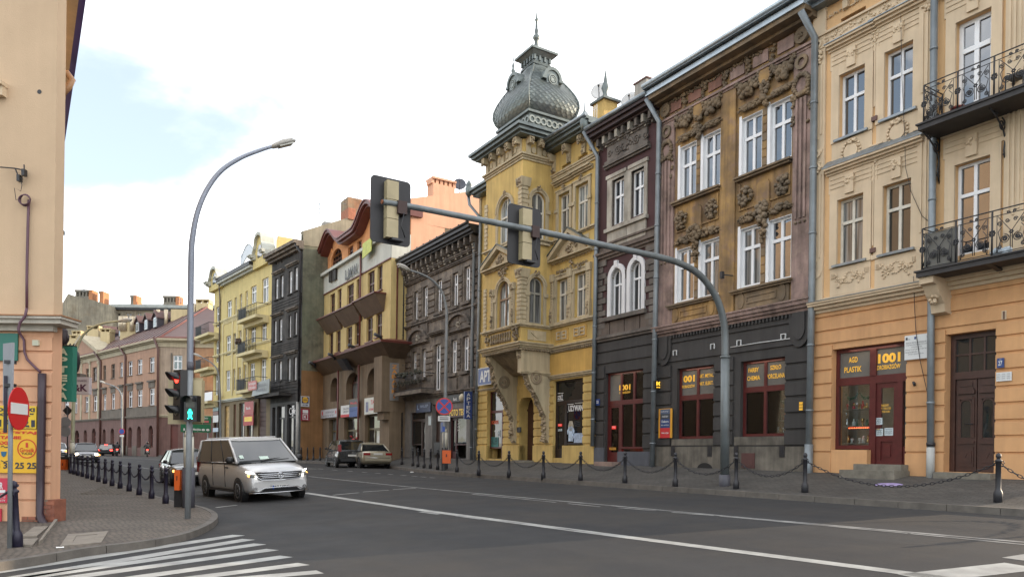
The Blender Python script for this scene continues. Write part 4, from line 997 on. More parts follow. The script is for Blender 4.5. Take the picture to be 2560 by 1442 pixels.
for i,(x,y)in enumerate(((1684,1127),(1776,1128),(1842,1128),(1957,1128))):
 mb=MB();u,v=f.uv(x,y);f.box(mb,u-.09,u+.09,v-.17,v+.17,.03,.05);f.box(mb,u-.03,u+.03,v-.06,v+.06,.05,.06);b.part('cellar_vent',mb,M_BLACK)
mb=MB();u0,v0=f.uv(1856,1169);u1,v1=f.uv(1889,1132);f.box(mb,u0,u1,v0,v1,.03,.055);f.box(mb,u0+.06,u1-.06,v0+.06,v1-.06,.055,.065);b.part('meter_door',mb,mat('rust_red_paint',(.085,.035,.030),.7,var=.25))
mb=MB();u,v=f.uv(1764,1165);f.poly(mb,[(u-.35,v-.12),(u+.35,v-.12)]+[(u+.35*math.cos(R(a)),v-.1+.22*math.sin(R(a)))for a in range(0,181,20)],.03,.05);b.part('cellar_opening',mb,M_DARK)
mb=MB();u,v=f.uv(2006,1015)
for k in(-1,0,1):f.box(mb,u-.06,u+.06,v+k*.09-.035,v+k*.09+.035,.055,.075)
tag(mb.build('hydrant_plate',M_GOLD),'small yellow marker plate on the black wall beside the pipe','sign')
for i,(x,y)in enumerate(((1691,882),(1785,866),(1851,857),(1962,842))):
 mb=MB();u,v=f.uv(x,y);
 for q in((u-.09,u-.07,v-.09,v+.09),(u+.07,u+.09,v-.09,v+.09),(u-.07,u+.07,v+.07,v+.09)):f.box(mb,*q,.05,.09)
 b.part('sign_bracket',mb,M_SIGNW)
mb=MB();mb.tube([f.W(*f.uv(x,y,.07),.07)for x,y in((1826,868),(1900,856),(1960,848),(2024,839))],.014,5);b.part('facade_cable',mb,M_SIGNW)
cm=MB();f.band(cm,-.02,L_,vc-.16,[(.10,.12),(.10,.20),(.12,.26),(.05,.30)]);b.part('string_course',cm,M_MAUVE)
dm=MB()
for i in range(46):f.box(dm,.1+i*(L_-.2)/46,.1+i*(L_-.2)/46+.07,vc-.27,vc-.16,-.01,.11)
b.part('dentils',dm,M_CHAR,stuff=True)
K='u'
A3=[b.win(f,*q,K,rv=.12,trans=.63,glass=G_BLUE,fw=.085)for q in((1700,1740.5,361,491),(1757,1801,332,469),(1854,1905,287,429),(1925,1980,250,401))]
A2=[b.win(f,*q,K,rv=.12,trans=.66,glass=G_BLUE if i in(0,3)else G_CURT,fw=.085)for i,q in enumerate(((1692,1735,620,752),(1751,1798,599,740),(1850,1901,566,715),(1921,1978,544,700)))]
zu=vc+.2
b.wall('upper_wall',M_OCHRE,f,0,L_,zu,ztop,K,rv=.2)
for w in A3+A2:
 u0,u1,v0,v1=w;mb=MB();f.box(mb,u0-.001,u0+.012,v0,v1,-.155,.004);f.box(mb,u1-.012,u1+.001,v0,v1,-.155,.004);f.box(mb,u0,u1,v1-.012,v1+.001,-.155,.004);f.box(mb,u0-.10,u0-.001,v0-.02,v1+.1,-.01,.008);b.part('white_reveal',mb,M_WHITE)
def sillband(x0,y0,x1,y1,name='sill',h=.13,d=.22,m=None):
 ua,ub=f.u(x0,y0),f.u(x1,y1);v=f.v((x0+x1)/2,(y0+y1)/2);mb=MB();f.box(mb,ua,ub,v-h,v-h*.45,-.02,d*.7);f.box(mb,ua-.05,ub+.05,v-h*.45,v,-.02,d);b.part(name,mb,m or M_SOOT);return ua,ub,v
S=[sillband(1688,509,1803,465),sillband(1846,447,1981,397),sillband(1676,766,1800,737),sillband(1836,731,1982,694)]
orn=MB()
pil=[(f.u(1652,500),f.u(1687,500),M_MAUVE),(f.u(1803,500),f.u(1840,500),M_OCHRE),(f.u(1984,500),f.u(2027,500),M_MAUVE)]
vfr=f.v(1830,226)
for i,(u0,u1,m)in enumerate(pil):
 mb=MB();f.box(mb,u0,u1,zu,vfr,-.01,.07)
 if i!=1:
  for k in(.25,.5,.75):
   uu=u0+(u1-u0)*k;f.box(mb,uu-.035,uu+.035,f.v(1830,600),f.v(1830,330),.07,.12)
   f.blob(orn,uu,f.v(1830,605)-.05,.09,.05)
  uc=(u0+u1)/2;wreath(orn,f,uc,f.v(1830,300),.26,.11,22,.09)
  for sg in(-1,1):swag(orn,f,uc+sg*.26,uc+sg*.22,f.v(1830,325),.0,.09,.1,8);
  for k in range(14):f.blob(orn,uc+random.choice((-1,1))*.28+random.uniform(-.05,.05),f.v(1830,330)-k*.06,.1,.06)
  f.ring(orn,uc,f.v(1830,250),.12,.22,.07,.14,0,360,18)
 b.part('pilaster',mb,m)
for(xa,xb,wA,wB)in((1693,1797,A3[0],A3[1]),(1849,1976,A3[2],A3[3])):
 ua,ub=f.u(xa,560),f.u(xb,560);vb_,vt_=A2[0][3]+.62,A3[0][2]-.30
 mb=MB();e=.05
 for q in((ua,ua+e,vb_,vt_),(ub-e,ub,vb_,vt_),(ua+e,ub-e,vb_,vb_+e)):f.box(mb,*q,-.01,.05)
 uc=(ua+ub)/2;f.poly(mb,[(uc-.24,vb_-.3),(uc+.24,vb_-.3),(uc+.24,vt_-.28),(uc+.16,vt_-.18),(uc-.16,vt_-.18),(uc-.24,vt_-.28)],-.01,.09)
 b.part('spandrel_panel',mb,M_OCHRE)
 for sg in(-1,1):
  cluster(orn,f,uc+sg*(ub-ua)*.36,vb_+.38,.26,.32,.06,34,.085)
 cluster(orn,f,uc,vb_-.28,.26,.3,.13,34,.10);cluster(orn,f,uc,vb_-.8,.14,.5,.08,26,.08)
 for w in((A2[0],A2[1])if wA is A3[0]else(A2[2],A2[3])):swag(orn,f,w[0]-.05,w[1]+.05,w[3]+.22,-.06,.10,.05,16,.9)
 for w in(wA,wB):swag(orn,f,w[0]-.1,w[1]+.1,w[3]+.22,-.02,.09,.08,16,.6)
 vg=wA[3]+.95;uc=(wA[0]+wB[1])/2
 uw=(wB[1]-wA[0])/2+.15
 swag(orn,f,uc-uw,uc-.25,vg+.25,.42,.15,.08,18,.9);swag(orn,f,uc+.25,uc+uw,vg+.25,.42,.15,.08,18,.9)
 mb=MB();f.disc(mb,uc,vg+.05,.22,.27,.02,.13,22);b.part('medallion',mb,M_OCHRE);wreath(orn,f,uc,vg+.05,.27,.1,18,.06)
 cluster(orn,f,uc,vg-.55,.22,.42,.08,30,.09)
 mb=MB();f.box(mb,wA[0]-.1,uc-.3,wA[3]+.36,wA[3]+.42,-.01,.06);f.box(mb,uc+.3,wB[1]+.1,wA[3]+.36,wA[3]+.42,-.01,.06);b.part('frieze_fillet',mb,M_SOOT)
for wA,wB in((A3[0],A3[1]),(A3[2],A3[3]),(A2[0],A2[1]),(A2[2],A2[3])):
 n=7
 for k in range(n):
  v0=wA[2]+.02+(wA[3]-wA[2])*k/n;mb=MB();f.box(mb,wA[1]+.03,wB[0]-.11,v0+.015,v0+(wA[3]-wA[2])/n-.015,-.01,.028);b.part('jamb_stone',mb,M_OCHRE if k%3 else M_SOOT)
for(ua,ub,v),x0 in((S[2],0),(S[3],1)):
 mb=MB();f.box(mb,ua+.1,ub-.1,zu,v-.14,-.01,.06);e=.04
 for q in((ua+.55,ub-.55,v-.30,v-.26),(ua+.55,ub-.55,zu+.22,zu+.26),(ua+.55,ua+.59,zu+.26,v-.3),(ub-.59,ub-.55,zu+.26,v-.3)):f.box(mb,*q,.06,.09)
 f.disc(mb,ua+.33,(zu+v)/2,.14,.26,.06,.09);f.disc(mb,ub-.33,(zu+v)/2,.14,.26,.06,.09);b.part('apron_panel',mb,M_SOOT if x0 else M_OCHRE)
mb=MB();f.band(mb,0,L_,vfr,[(.07,.10),(.06,.16),(.06,.10)]);b.part('frieze_moulding',mb,M_MAUVE)
for i in range(6):
 a=.55+(L_-1.0)*i/6;mb=MB();f.box(mb,a,a+(L_-1.0)/6-.35,vfr+.32,ztop-.12,-.01,.05);b.part('attic_panel',mb,M_PINKP if i<3 else M_MAUVE)
 cluster(orn,f,a-.17,(vfr+ztop)/2+.1,.12,.34,.05,18,.07)
for uu in(f.u(1668,280),f.u(2008,105)):f.ring(orn,uu,vfr+.5,.08,.24,.0,.12,0,360,16);cluster(orn,f,uu,vfr+.5,.08,.1,.1,10,.06)
for i in range(40):cluster(orn,f,.4+i*.11,ztop-.14,.05,.06,.05,3,.05)
b.part('plaster_garlands',orn,M_SOOT,stuff=True)
mb=MB();f.band(mb,-.03,L_+.02,ztop-.06,[(.10,.30),(.14,.62)]);b.part('eaves_soffit',mb,M_SOOT)
M_ZLIGHT=mat('pale_zinc_gutter',(.40,.45,.48),.35,metal=.55,var=.15,scale=2)
mb=MB();f.band(mb,-.03,L_+.02,ztop+.18,[(.16,.70)]);b.part('gutter_board',mb,M_ZLIGHT)
mb=MB();f.box(mb,-.03,L_+.02,ztop+.34,ztop+.39,-.3,.60);f.box(mb,-.03,L_+.02,ztop+.39,ztop+.46,.30,.84);b.part('gutter',mb,M_ZINC)
mb=MB();mb.tube([f.W(-.03,ztop+.50,.82),f.W(L_+.02,ztop+.50,.82)],.09,8);b.part('roof_edge',mb,M_ZLIGHT)
for i in range(9):
 mb=MB();u=.3+(L_-.6)*i/8;f.box(mb,u-.015,u+.015,ztop+.45,ztop+.62,.70,.74);b.part('gutter_hook',mb,M_ZINC)
mb=MB();q=f.W(f.u(1859,100,-1),0,-1.0);vv=ztop+.4;mb.tube([(q.x,q.y,vv),(q.x,q.y,vv+1.1)],.07,8);mb.lathe((q.x,q.y,vv+.9),[(.08,0),(.16,.1),(.15,.4),(.03,.55)],10);b.part('roof_vent',mb,M_BLACK)
b.ends(f,0,L_,zb,ztop+.3,M_OCHRE);b.body(f,0,L_,ztop+.36,11,M_SOOT,back=.9,roof=M_ZINC,rise=.6)
pipe(b,f,[(f.u(2002,28,.8),f.v(2002,28,.8),.8),(f.u(2037,95,.18),f.v(2037,95,.18),.18),(f.u(2030,700,.18),f.v(2030,700,.18),.18),(f.u(2021,1178,.18),f.v(2021,1178,.18),.18)],.10)
mb=MB();u=f.u(2021,1178,.18);mb.tube([f.W(u,zb,.18),f.W(f.u(2022,1120,.18),f.v(2022,1110,.18),.18)],.125,10);b.part('pipe_boot',mb,M_PIPE)
pipe(b,f,[(f.u(1622,262,.5),f.v(1622,250,.5),.62),(f.u(1648,305,.2),f.v(1648,305,.2),.20),(f.u(1640,720,.2),f.v(1640,720,.2),.20),(f.u(1630,1166,.2),f.v(1630,1170,.2),.20)],.095)
mb=MB();mb.tube([f.W(f.u(1838,690),f.v(1838,690),.1),f.W(f.u(1824,690),f.v(1824,690),.35)],.02,5);f.box(mb,f.u(1824,690)-.05,f.u(1824,690)+.05,f.v(1824,700),f.v(1824,683),.3,.42);b.part('floodlight',mb,M_BLACK)
u,v=f.uv(1652,960,.5);f2=F(tuple(f.W(f.u(1640,960),0,.78).xy),tuple(f.W(f.u(1640,960),0,.10).xy))
bx=thing('light_box_sign','small black projecting light box reading 1001 beside the downpipe','sign',f.W(f.u(1645,970),f.v(1645,972,.4),.4))
g=F(tuple(f.W(f.u(1638,961,.28),0,.28).xy),tuple((Vector(f.W(f.u(1638,961,.28),0,.28).xy)+Vector((.52,-.02))).to_tuple()))
vb,vt=g.v(1652,972),g.v(1652,952);gw=g.u(1667,961)
mb=MB();g.box(mb,0,gw,vb,vt,-.12,0);mb.build('case',mat('black_plastic',(.01,.01,.01),.35,var=0),bx)
M_LITY=glow('lit_yellow_letters',(1.0,.55,.04),1.1)
lettering('1001',g,gw*.1,gw*.9,vb+(vt-vb)*.42,vb+(vt-vb)*.9,.006,M_LITY,bx,.05);lettering('DROBIAZGÓW',g,gw*.1,gw*.9,vb+(vt-vb)*.12,vb+(vt-vb)*.30,.006,M_LITY,bx,.03)
mb=MB();mb.tube([g.W(gw*.9,(vb+vt)/2,-.06),f.W(f.u(1650,960),(vb+vt)/2,0)],.015,5);mb.build('bracket',M_BLACK,bx)
bd=board('advertising_poster','tall poster with yellow edges, navy top and red base on the black wall',f,1648,1681,1021,1094,.07,mat('poster_yellow',(.62,.30,.03),.5,var=.05),'poster')
o,u0,u1,v0,v1,d=bd;W_=u1-u0;H_=v1-v0
for(y0,y1,c,nm)in((.0,.34,(.50,.03,.035),'red_panel'),(.34,.64,(.02,.05,.16),'blue_panel'),(.64,.82,(.035,.045,.06),'grey_panel'),(.82,.98,(.07,.10,.16),'slate_panel')):
 mb=MB();f.box(mb,u0+W_*.13,u1-W_*.13,v0+H_*y0,v0+H_*y1,d-.004,d+.003);mb.build(nm,mat('poster_'+nm,c,.4,var=.05),o)
d+=.003;bd=(o,u0,u1,v0,v1,d+.004)
text_on(bd,'Lakiery',.2,.75,.87,.93,M_SIGNW,0,f);text_on(bd,'FARBY',.28,.75,.70,.76,M_SIGNW,0,f);text_on(bd,'Dekora',.25,.78,.52,.60,M_SIGNW,.02,f);text_on(bd,'do wnętrz',.22,.8,.40,.47,M_SIGNW,0,f);text_on(bd,'EMULSJA',.25,.8,.13,.19,M_SIGNW,.02,f)
# narrow maroon house (number 23)
M_MAROON=stucco('maroon_paint',(0.062,0.026,0.027),var=0.15,streak=0.15)
M_OLDWHITE=stucco('flaking_white_trim',(0.42,0.39,0.33),var=0.25,streak=0.25,c2amt=.5,col2=(.22,.19,.15),c2scale=1.4)
M_GREYST=stucco('sooty_grey_stone',(0.155,0.135,0.115),var=0.3,streak=0.3,c2amt=.6,col2=(.085,.07,.062),c2scale=1.1)
M_TAUPE=stucco('taupe_stone_band',(0.135,0.105,0.085),var=0.25,streak=0.3,c2amt=.5,col2=(.09,.07,.058),c2scale=1.3)
M_BLUEGREY=stucco('blue_grey_plinth',(0.085,0.09,0.105),var=0.15,streak=0.15)
f=F(plan(1487),plan(1638));b=Bld('maroon_house','narrow maroon house with white framed twin arched windows between yellow and brown tenements',f);FD=f
L_=f.L;zb=b.z0-.6;vc=f.v(1562,843);ztop=f.v(1562,322)
so=(f.u(1513,1030),f.u(1609,1030),f.v(1530,1161),f.v(1560,927));b.ops['g']=[so]
b.wall('shop_floor_wall',M_CHAR,f,0,L_,zb,vc,'g',rv=.3)
vpl=f.v(1562,1122)
b.courses(f,.03,L_-.03,[vpl+(f.v(1562,905)-vpl)*i/6 for i in range(7)],M_CHAR,[(so[0]-.05,so[1]+.0,so[2],so[3]+.1)],d=.05,gap=.05)
b.courses(f,.03,L_-.03,[f.v(1562,903),f.v(1562,873),f.v(1562,846)],M_CHAR,[],d=.045,gap=.045)
ud=f.u(1546,1080)
for a,c,v in((.0,so[0]-.02,f.v(1562,1118)),(ud+.02,L_,f.v(1562,1128))):mb=MB();f.box(mb,a,c,zb,v,-.3,.06);b.part('plinth',mb,M_BLUEGREY)
vr=f.v(1560,1004);vwb=f.v(1575,1121);RVM=-.14;u0,u1=so[0],so[1]
m1,m2=f.u(1546,1000),f.u(1578,1000)
mb=MB();bars(mb,f,[(u0,u0+.08,so[2],so[3]),(u1-.08,u1,vwb,so[3]),(u0+.08,u1-.08,so[3]-.08,so[3]),(u0+.08,u1-.08,vr-.09,vr+.09),(m1-.05,m1+.05,vr+.09,so[3]-.08),(m2-.05,m2+.05,vr+.09,so[3]-.08),(m1-.06,m1+.06,so[2],vr-.09),(m2-.05,m2+.05,vwb+.08,vr-.09),(m1+.06,u1-.08,vwb,vwb+.08)],RVM-.1,RVM)
s3=b.part('shop_front',mb,M_REDWOOD)
for a,c,e,g in((u0+.07,m1-.04,vr+.08,so[3]-.07),(m1+.04,m2-.04,vr+.08,so[3]-.07),(m2+.04,u1-.07,vr+.08,so[3]-.07),(m1+.05,m2-.04,vwb+.07,vr-.08),(m2+.04,u1-.07,vwb+.07,vr-.08)):pane(b,f,a,c,e,g,RVM-.05,s3,M_FROST if e>vr and a<m1 else GLS)
mb=MB();a,c,vt_=u0+.08,m1-.06,vr-.09;bars(mb,f,[(a,a+.09,so[2],vt_),(c-.09,c,so[2],vt_),(a+.09,c-.09,vt_-.1,vt_),(a+.09,c-.09,so[2],so[2]+.5)],RVM-.08,RVM-.02);d3=b.part('shop_door',mb,M_REDWOOD);pane(b,f,a+.08,c-.08,so[2]+.48,vt_-.09,RVM-.05,d3)
dl=RVM-.03
lp('1001',f,1548,1576,961,975,dl,M_GOLD,s3,.05);lp('DROBIAZGÓW',f,1548,1576,977,983,dl,M_GOLD,s3)
interior(b,f,u0+.1,u1-.1,vwb,so[3],RVM-.11,.75,6);goods(f,m1+.1,u1-.12,vwb+.1,vr-.12,RVM-.1,'in the maroon house shop window',21)
notice(f,1530,1540,1064,1072,dl,['OTWARTE'],'red open notice on the maroon house shop door',mat('notice_red',(.6,.03,.02),.5,var=0,emis=(.6,.03,.02),estr=.4),M_SIGNW);notice(f,1524,1540,1118,1124,dl,['DROBIAZGI'],'yellow strip notice low on the maroon house shop door',mat('poster_yellow',(.5,.3,.03)))  # red notice paper is given a glow of its own
mb=MB();f.box(mb,f.u(1552,1120),f.u(1574,1120),f.v(1562,1117),f.v(1562,1113),RVM-.2,RVM-.15);tag(mb.build('light_strip',glow('red_lamps',(1,.1,.03),6)),'short glowing red light bar low in the maroon house shop window','light strip')
bd=board('house_number_plate','small blue house number plate reading 23 on the black wall',f,1491,1499.5,997,1013,.06,M_BLUES,'number plate');text_on(bd,'23',.2,.8,.3,.75,M_SIGNW,.03,f)
mb=MB();q=f.W((u0+m1)/2,0,.25);zz=zpr(q.x,q.y);f.box(mb,u0-.05,m1+.25,zz-.3,zz+.13,-.1,.5);tag(mb.build('door_step',mat('pinkish_step_stone',(.24,.17,.14),.85,var=.2,scale=5)),'pinkish stone step below the maroon house shop door','step')
mb=MB();f.band(mb,-.02,L_+.02,vc-.02,[(.10,.09),(.08,.16),(.06,.10)]);b.part('string_course',mb,M_GREYST)
K='u'
ar=[b.win(f,1529,1557,671,788,K,rv=.12,trans=.66,arch=True,glass=G_DARK,fw=.06,spandrel=M_OLDWHITE),b.win(f,1577.5,1606,653,775,K,rv=.12,trans=.66,arch=True,glass=G_DARK,fw=.06,spandrel=M_OLDWHITE)]
rc=[b.win(f,1531,1561.5,446,559,K,rv=.12,trans=.62,glass=G_BLUE,fw=.07),b.win(f,1579,1611.5,423,538,K,rv=.12,trans=.62,glass=G_BLUE,fw=.07)]
zu=vc+.2;vm=f.v(1562,628)
b.wall('upper_wall',M_MAROON,f,0,L_,zu,ztop,K,rv=.2)
for u0,u1,v0,v1 in ar:
 mb=MB();w=(u1-u0)/2;cu=(u0+u1)/2;vs_=v1-w
 f.box(mb,u0-.19,u0,v0-.02,vs_,-.12,.07);f.box(mb,u1,u1+.19,v0-.02,vs_,-.12,.07);f.ring(mb,cu,vs_,w,w+.19,-.12,.07,n=14);f.box(mb,cu-.09,cu+.09,v1+.02,v1+.30,0,.12)
 b.part('arched_surround',mb,mat('white_plaster_trim',(.66,.66,.66),.7,var=.08,streak=.1))
 for q in((u0-.4,u0-.19),(u1+.19,u1+.4)):mb=MB();f.box(mb,*q,vs_-.16,vs_+.14,0,.05);b.part('impost_block',mb,M_GREYST)
mb=MB();f.box(mb,ar[0][0]-.4,ar[1][1]+.3,ar[0][2]-.18,ar[0][2]-.02,-.05,.18);b.part('sill',mb,M_GREYST)
for k in range(4):
 a=L_*k/4;mb=MB();f.box(mb,a+.03,a+L_/4-.03,zu+.02,ar[0][2]-.22,-.01,.05);b.part('apron_stone',mb,M_TAUPE)
n=12;va,vbq=zu+.05,vm-.1
for sg in(0,1):
 for k in range(n):
  h=(vbq-va)/n;w=.62 if k%2 else.40;mb=MB();c0,c1=(0.01,w)if not sg else(L_-w,L_-.01)
  f.box(mb,c0,c1,va+h*k+.02,va+h*(k+1)-.02,-.01,.06);b.part('quoin',mb,M_GREYST)
mb=MB();f.band(mb,-.02,L_+.02,vm-.12,[(.10,.06),(.12,.14),(.10,.22),(.26,.05),(.08,.12)]);b.part('string_course',mb,M_TAUPE)
u0,u1=rc[0][0]-.28,rc[1][1]+.18;v0,v1=rc[0][2],rc[1][3]+.12
mb=MB();um=(rc[0][1]+rc[1][0])/2
for q in((u0,rc[0][0],v0-.1,v1),(rc[0][1],rc[1][0],v0-.1,v1),(rc[1][1],u1,v0-.1,v1),(rc[0][0],rc[0][1],rc[0][3],v1),(rc[1][0],rc[1][1],rc[1][3],v1)):f.box(mb,*q,-.12,.05)
f.box(mb,u0-.05,um-.06,v1,v1+.14,0,.09);f.box(mb,um+.06,u1+.05,v1,v1+.14,0,.09)
b.part('window_surround',mb,M_OLDWHITE)
mb=MB();f.box(mb,u0-.06,u1+.06,v0-.24,v0-.10,-.05,.16);b.part('sill',mb,M_OLDWHITE)
for a,c in((u0+.04,um-.01),(um+.01,u1-.04)):mb=MB();f.box(mb,a,c,v0-.86,v0-.25,-.01,.06);b.part('apron_panel',mb,M_OLDWHITE)
orn=MB()
mb=MB();f.box(mb,u0-.1,u1+.1,v1+.62,v1+.72,-.01,.14);f.band(mb,u0-.15,u1+.15,v1+.16+.28,[(.08,.1),(.07,.18)]);f.box(mb,u0,u1,v1+.72,v1+1.32,-.01,.08);f.band(mb,u0-.12,u1+.12,v1+1.32,[(.06,.12),(.06,.2)]);b.part('window_hood',mb,M_GREYST)
for sg in(-1,1):
 P=lambda a,v:f.W(a,v,.09)
 scroll(orn,None,(um+sg*.55,v1+1.0),.2,1.8,P,.035,5,sg);scroll(orn,None,(um+sg*1.05,v1+.98),.15,1.5,P,.03,5,-sg);cluster(orn,f,um+sg*.28,v1+1.0,.12,.16,.08,10,.05)
cluster(orn,f,um,ztop-.5,.28,.42,.05,26,.09);b.part('plaster_ornaments',orn,M_GREYST,stuff=True)
mb=MB();f.band(mb,0,L_,v1+1.48,[(.12,.07),(.06,.12)]);b.part('frieze_band',mb,M_GREYST)
M_MAREAVE=mat('dark_maroon_eave',(.035,.018,.018),.6,var=.2)
for i in range(9):
 mb=MB();u=.25+(L_-.5)*i/8;f.hexa if False else None
 f.box(mb,u-.07,u+.07,ztop-.30,ztop,-.02,.30);f.box(mb,u-.05,u+.05,ztop-.42,ztop-.30,-.02,.15);b.part('eave_bracket',mb,M_OLDWHITE if i%2 else M_GREYST)
mb=MB();f.band(mb,-.05,L_+.02,ztop,[(.08,.34),(.14,.52),(.20,.64)]);b.part('eaves',mb,M_MAREAVE)
mb=MB();mb.tube([f.W(-.05,ztop+.42,.68),f.W(L_+.02,ztop+.42,.68)],.09,8);b.part('gutter',mb,M_ZINC)
b.ends(f,0,L_,zb,ztop+.3,M_MAROON);b.body(f,0,L_,ztop+.3,11,M_GREYST,back=.9,roof=M_TILE,rise=1.6)
M_CHIM=stucco('grey_chimney_render',(.33,.32,.29),var=.2,streak=.2)
u,v=f.uv(1608,255,-2.2);ub=f.u(1650,255,-2.2);vt=f.v(1608,200,-2.2)
mb=MB();f.box(mb,f.u(1586,240,-2.2),f.u(1636,240,-2.2)-.5,ztop,vt,-2.9,-2.2);chim=b.part('chimney',mb,M_CHIM)
mb=MB();f.box(mb,f.u(1586,240,-2.2)-.05,f.u(1636,240,-2.2)-.45,vt,vt+.06,-2.95,-2.15);b.part('chimney_cap',mb,M_BROWNMETAL,chim)
M_DISH=mat('satellite_dish_grey',(.5,.5,.49),.5,var=.05)
def dish(p,r,face,label,m=None):
 o=thing('satellite_dish',label,'satellite dish',p);face=Vector(face).normalized();q=face.to_track_quat('Z','Y').to_matrix()
 mb=MB();rr=[[Vector(p)+q@Vector((r*k*math.cos(a*math.pi/10),r*k*1.08*math.sin(a*math.pi/10),r*.28*k*k))for a in range(20)]for k in(.02,.35,.7,1.0)]
 rr+=[[v+q@Vector((0,0,-.02))for v in rr[-1]]]+[[v+q@Vector((0,0,-.03))for v in rr[k]]for k in(2,1,0)]
 mb.tube_rings(rr);mb.build('reflector',m or M_DISH,o)
 mb=MB();e=Vector(p)+q@Vector((0,0,r*.95));mb.tube([Vector(p)+q@Vector((0,-r*.95,r*.28)),e],.02,5);mb.blob(e,.06);mb.build('feed_arm',M_BLACK,o)
 mb=MB();mb.tube([Vector(p)+q@Vector((0,0,-.03)),Vector(p)+q@Vector((0,0,-.25)),Vector(p)+q@Vector((0,0,-.25))+Vector((0,0,-r*1.6))],.03,6);mb.build('mast',M_BLACK,o);return o
dish(tuple(f.W(*f.uv(1577,256,-2.6),-2.6)),.42,(-.75,-.55,.3),'pale satellite dish on the roof beside the grey chimney')
# yellow house with the onion domed bay (number 21)
M_YEL=stucco('yellow_stucco',(0.565,0.40,0.135),var=0.13,streak=0.20,c2amt=.4,col2=(.42,.29,.105),c2scale=.7)
M_YELD=stucco('ochre_yellow_stucco',(0.54,0.335,0.09),var=0.12,streak=0.15,c2amt=.3,col2=(.33,.20,.06),c2scale=.8)
M_TRIM=stucco('weathered_cream_trim',(0.50,0.42,0.275),var=0.2,streak=0.28,c2amt=.5,col2=(.31,.245,.155),c2scale=1.2)
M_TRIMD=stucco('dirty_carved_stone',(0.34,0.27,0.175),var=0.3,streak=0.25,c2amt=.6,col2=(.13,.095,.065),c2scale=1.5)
M_COPPER=mat('weathered_sheet_metal',(.125,.145,.145),.42,metal=.5,var=.25,scale=2.5,streak=.12,c2amt=.55,col2=(.165,.19,.17),c2scale=1.5)
f=F(plan(1193),plan(1487));b=Bld('yellow_corner_bay_house','yellow ornate tenement with a projecting bay crowned by a grey onion dome',f);FD=f
L_=f.L;zb=b.z0-.6
OUT=1.62
g=f.off(OUT)
ub0,ub1=g.u(1213,700),g.u(1303.5,700);print('bay',ub0,ub1,L_)
h=F(tuple(f.W(ub1,0,OUT).xy),tuple(f.W(ub1,0,0).xy))
vc=f.v(1430,868);vbb=g.v(1258,868);vsill2=f.v(1430,803);vsill3=f.v(1430,584);vent=f.v(1430,405);ztop=f.v(1432,362)
oL=(f.u(1219,1050),f.u(1259,1050),f.v(1239,1146),f.v(1239,977));oD=(f.u(1299,1080),f.u(1335,1080),f.v(1317,1150),f.v(1317,989));oR=(f.u(1384.5,1050),f.u(1458,1050),f.v(1397,1144),f.v(1421,948))
b.ops['g']=[oL,oD,oR]
b.wall('ground_floor_wall',M_YEL,f,0,L_,zb,vc,'g',rv=.5)
cgl=[f.v(1430,y)for y in(1110,1089,1068,1047,1026,1005,984,962,944)]
b.courses(f,.02,L_-.02,cgl,M_YEL,[oL,(oD[0]-.0,oD[1]+.0,oD[2],oD[3]),oR],d=.045,gap=.055)
for a,c in((.0,oL[0]),(oL[1],oD[0]),(oD[1],oR[0]),(f.u(1408,1130),L_)):
 mb=MB();f.box(mb,a+.0,c,zb,cgl[0]-.05,-.3,.07);b.part('plinth',mb,M_YEL)
mb=MB();f.band(mb,f.u(1372,940),L_,f.v(1430,943),[(.06,.06),(.08,.12),(.05,.16)]);b.part('shop_cornice',mb,M_TRIM)
mb=MB();f.band(mb,0,f.u(1250,965),f.v(1215,977),[(.06,.06),(.06,.12)]);b.part('shop_cornice',mb,M_TRIM)
mb=MB();f.box(mb,f.u(1372,900),L_-.02,f.v(1430,935),f.v(1430,878),-.01,.05);b.part('smooth_panel',mb,M_YELD)
def simple_front(b,f,o,rv,door,vmid,m=None,glass=None,vwb=None,light=False):
 m=m or M_REDWOOD;u0,u1,v0,v1=o;mb=MB();e=.07
 a,c=door
 left_door=(a-u0)<(u1-c);w0,w1=(c,u1)if left_door else(u0,a);vwb=vwb or v0
 bars(mb,f,[(u0,u0+e,(v0 if left_door else vwb),v1),(u1-e,u1,(vwb if left_door else v0),v1),(u0+e,u1-e,v1-e,v1),(u0+e,u1-e,vmid-.06,vmid+.06),((c if left_door else a)-.05,(c if left_door else a)+.05,v0,vmid-.06),(w0+(.05 if left_door else e),w1-(e if left_door else.05),vwb,vwb+.07)],-rv-.1,-rv)
 s=b.part('shop_front',mb,m)
 gl=glass or G_DARK
 pane(b,f,u0+e*.9,u1-e*.9,vmid+.05,v1-e*.9,-rv-.05,s,gl);pane(b,f,w0,w1,vwb+.06,vmid-.05,-rv-.05,s,gl)
 mb=MB();d0,d1=(u0+e,c-.05)if left_door else(a+.05,u1-e)
 bars(mb,f,[(d0,d0+.08,v0,vmid-.06),(d1-.08,d1,v0,vmid-.06),(d0+.08,d1-.08,vmid-.14,vmid-.06),(d0+.08,d1-.08,v0,v0+.4)],-rv-.08,-rv-.02);dd=b.part('shop_door',mb,m);pane(b,f,d0+.07,d1-.07,v0+.38,vmid-.13,-rv-.05,dd,gl)
 return s,-rv-.04
G_SHOPD=glassmat('dark_shop_glass',(.008,.009,.010),ior=1.55)
vmr=f.v(1420,1003)
s4,dl=simple_front(b,f,oR,.10,(oR[0],f.u(1410,1060)),vmr,mat('black_brown_joinery',(.020,.012,.011),.4,var=.2),G_SHOPD,f.v(1430,1110))
M_LETW=mat('white_vinyl_letters',(.72,.72,.72),.5,var=0)
lp('ODZIEŻ',f,1387,1407,985,999,dl,M_LETW,s4,.03);lp('UZYWAN',f,1421,1457,1012,1027,dl,M_LETW,s4,.03)
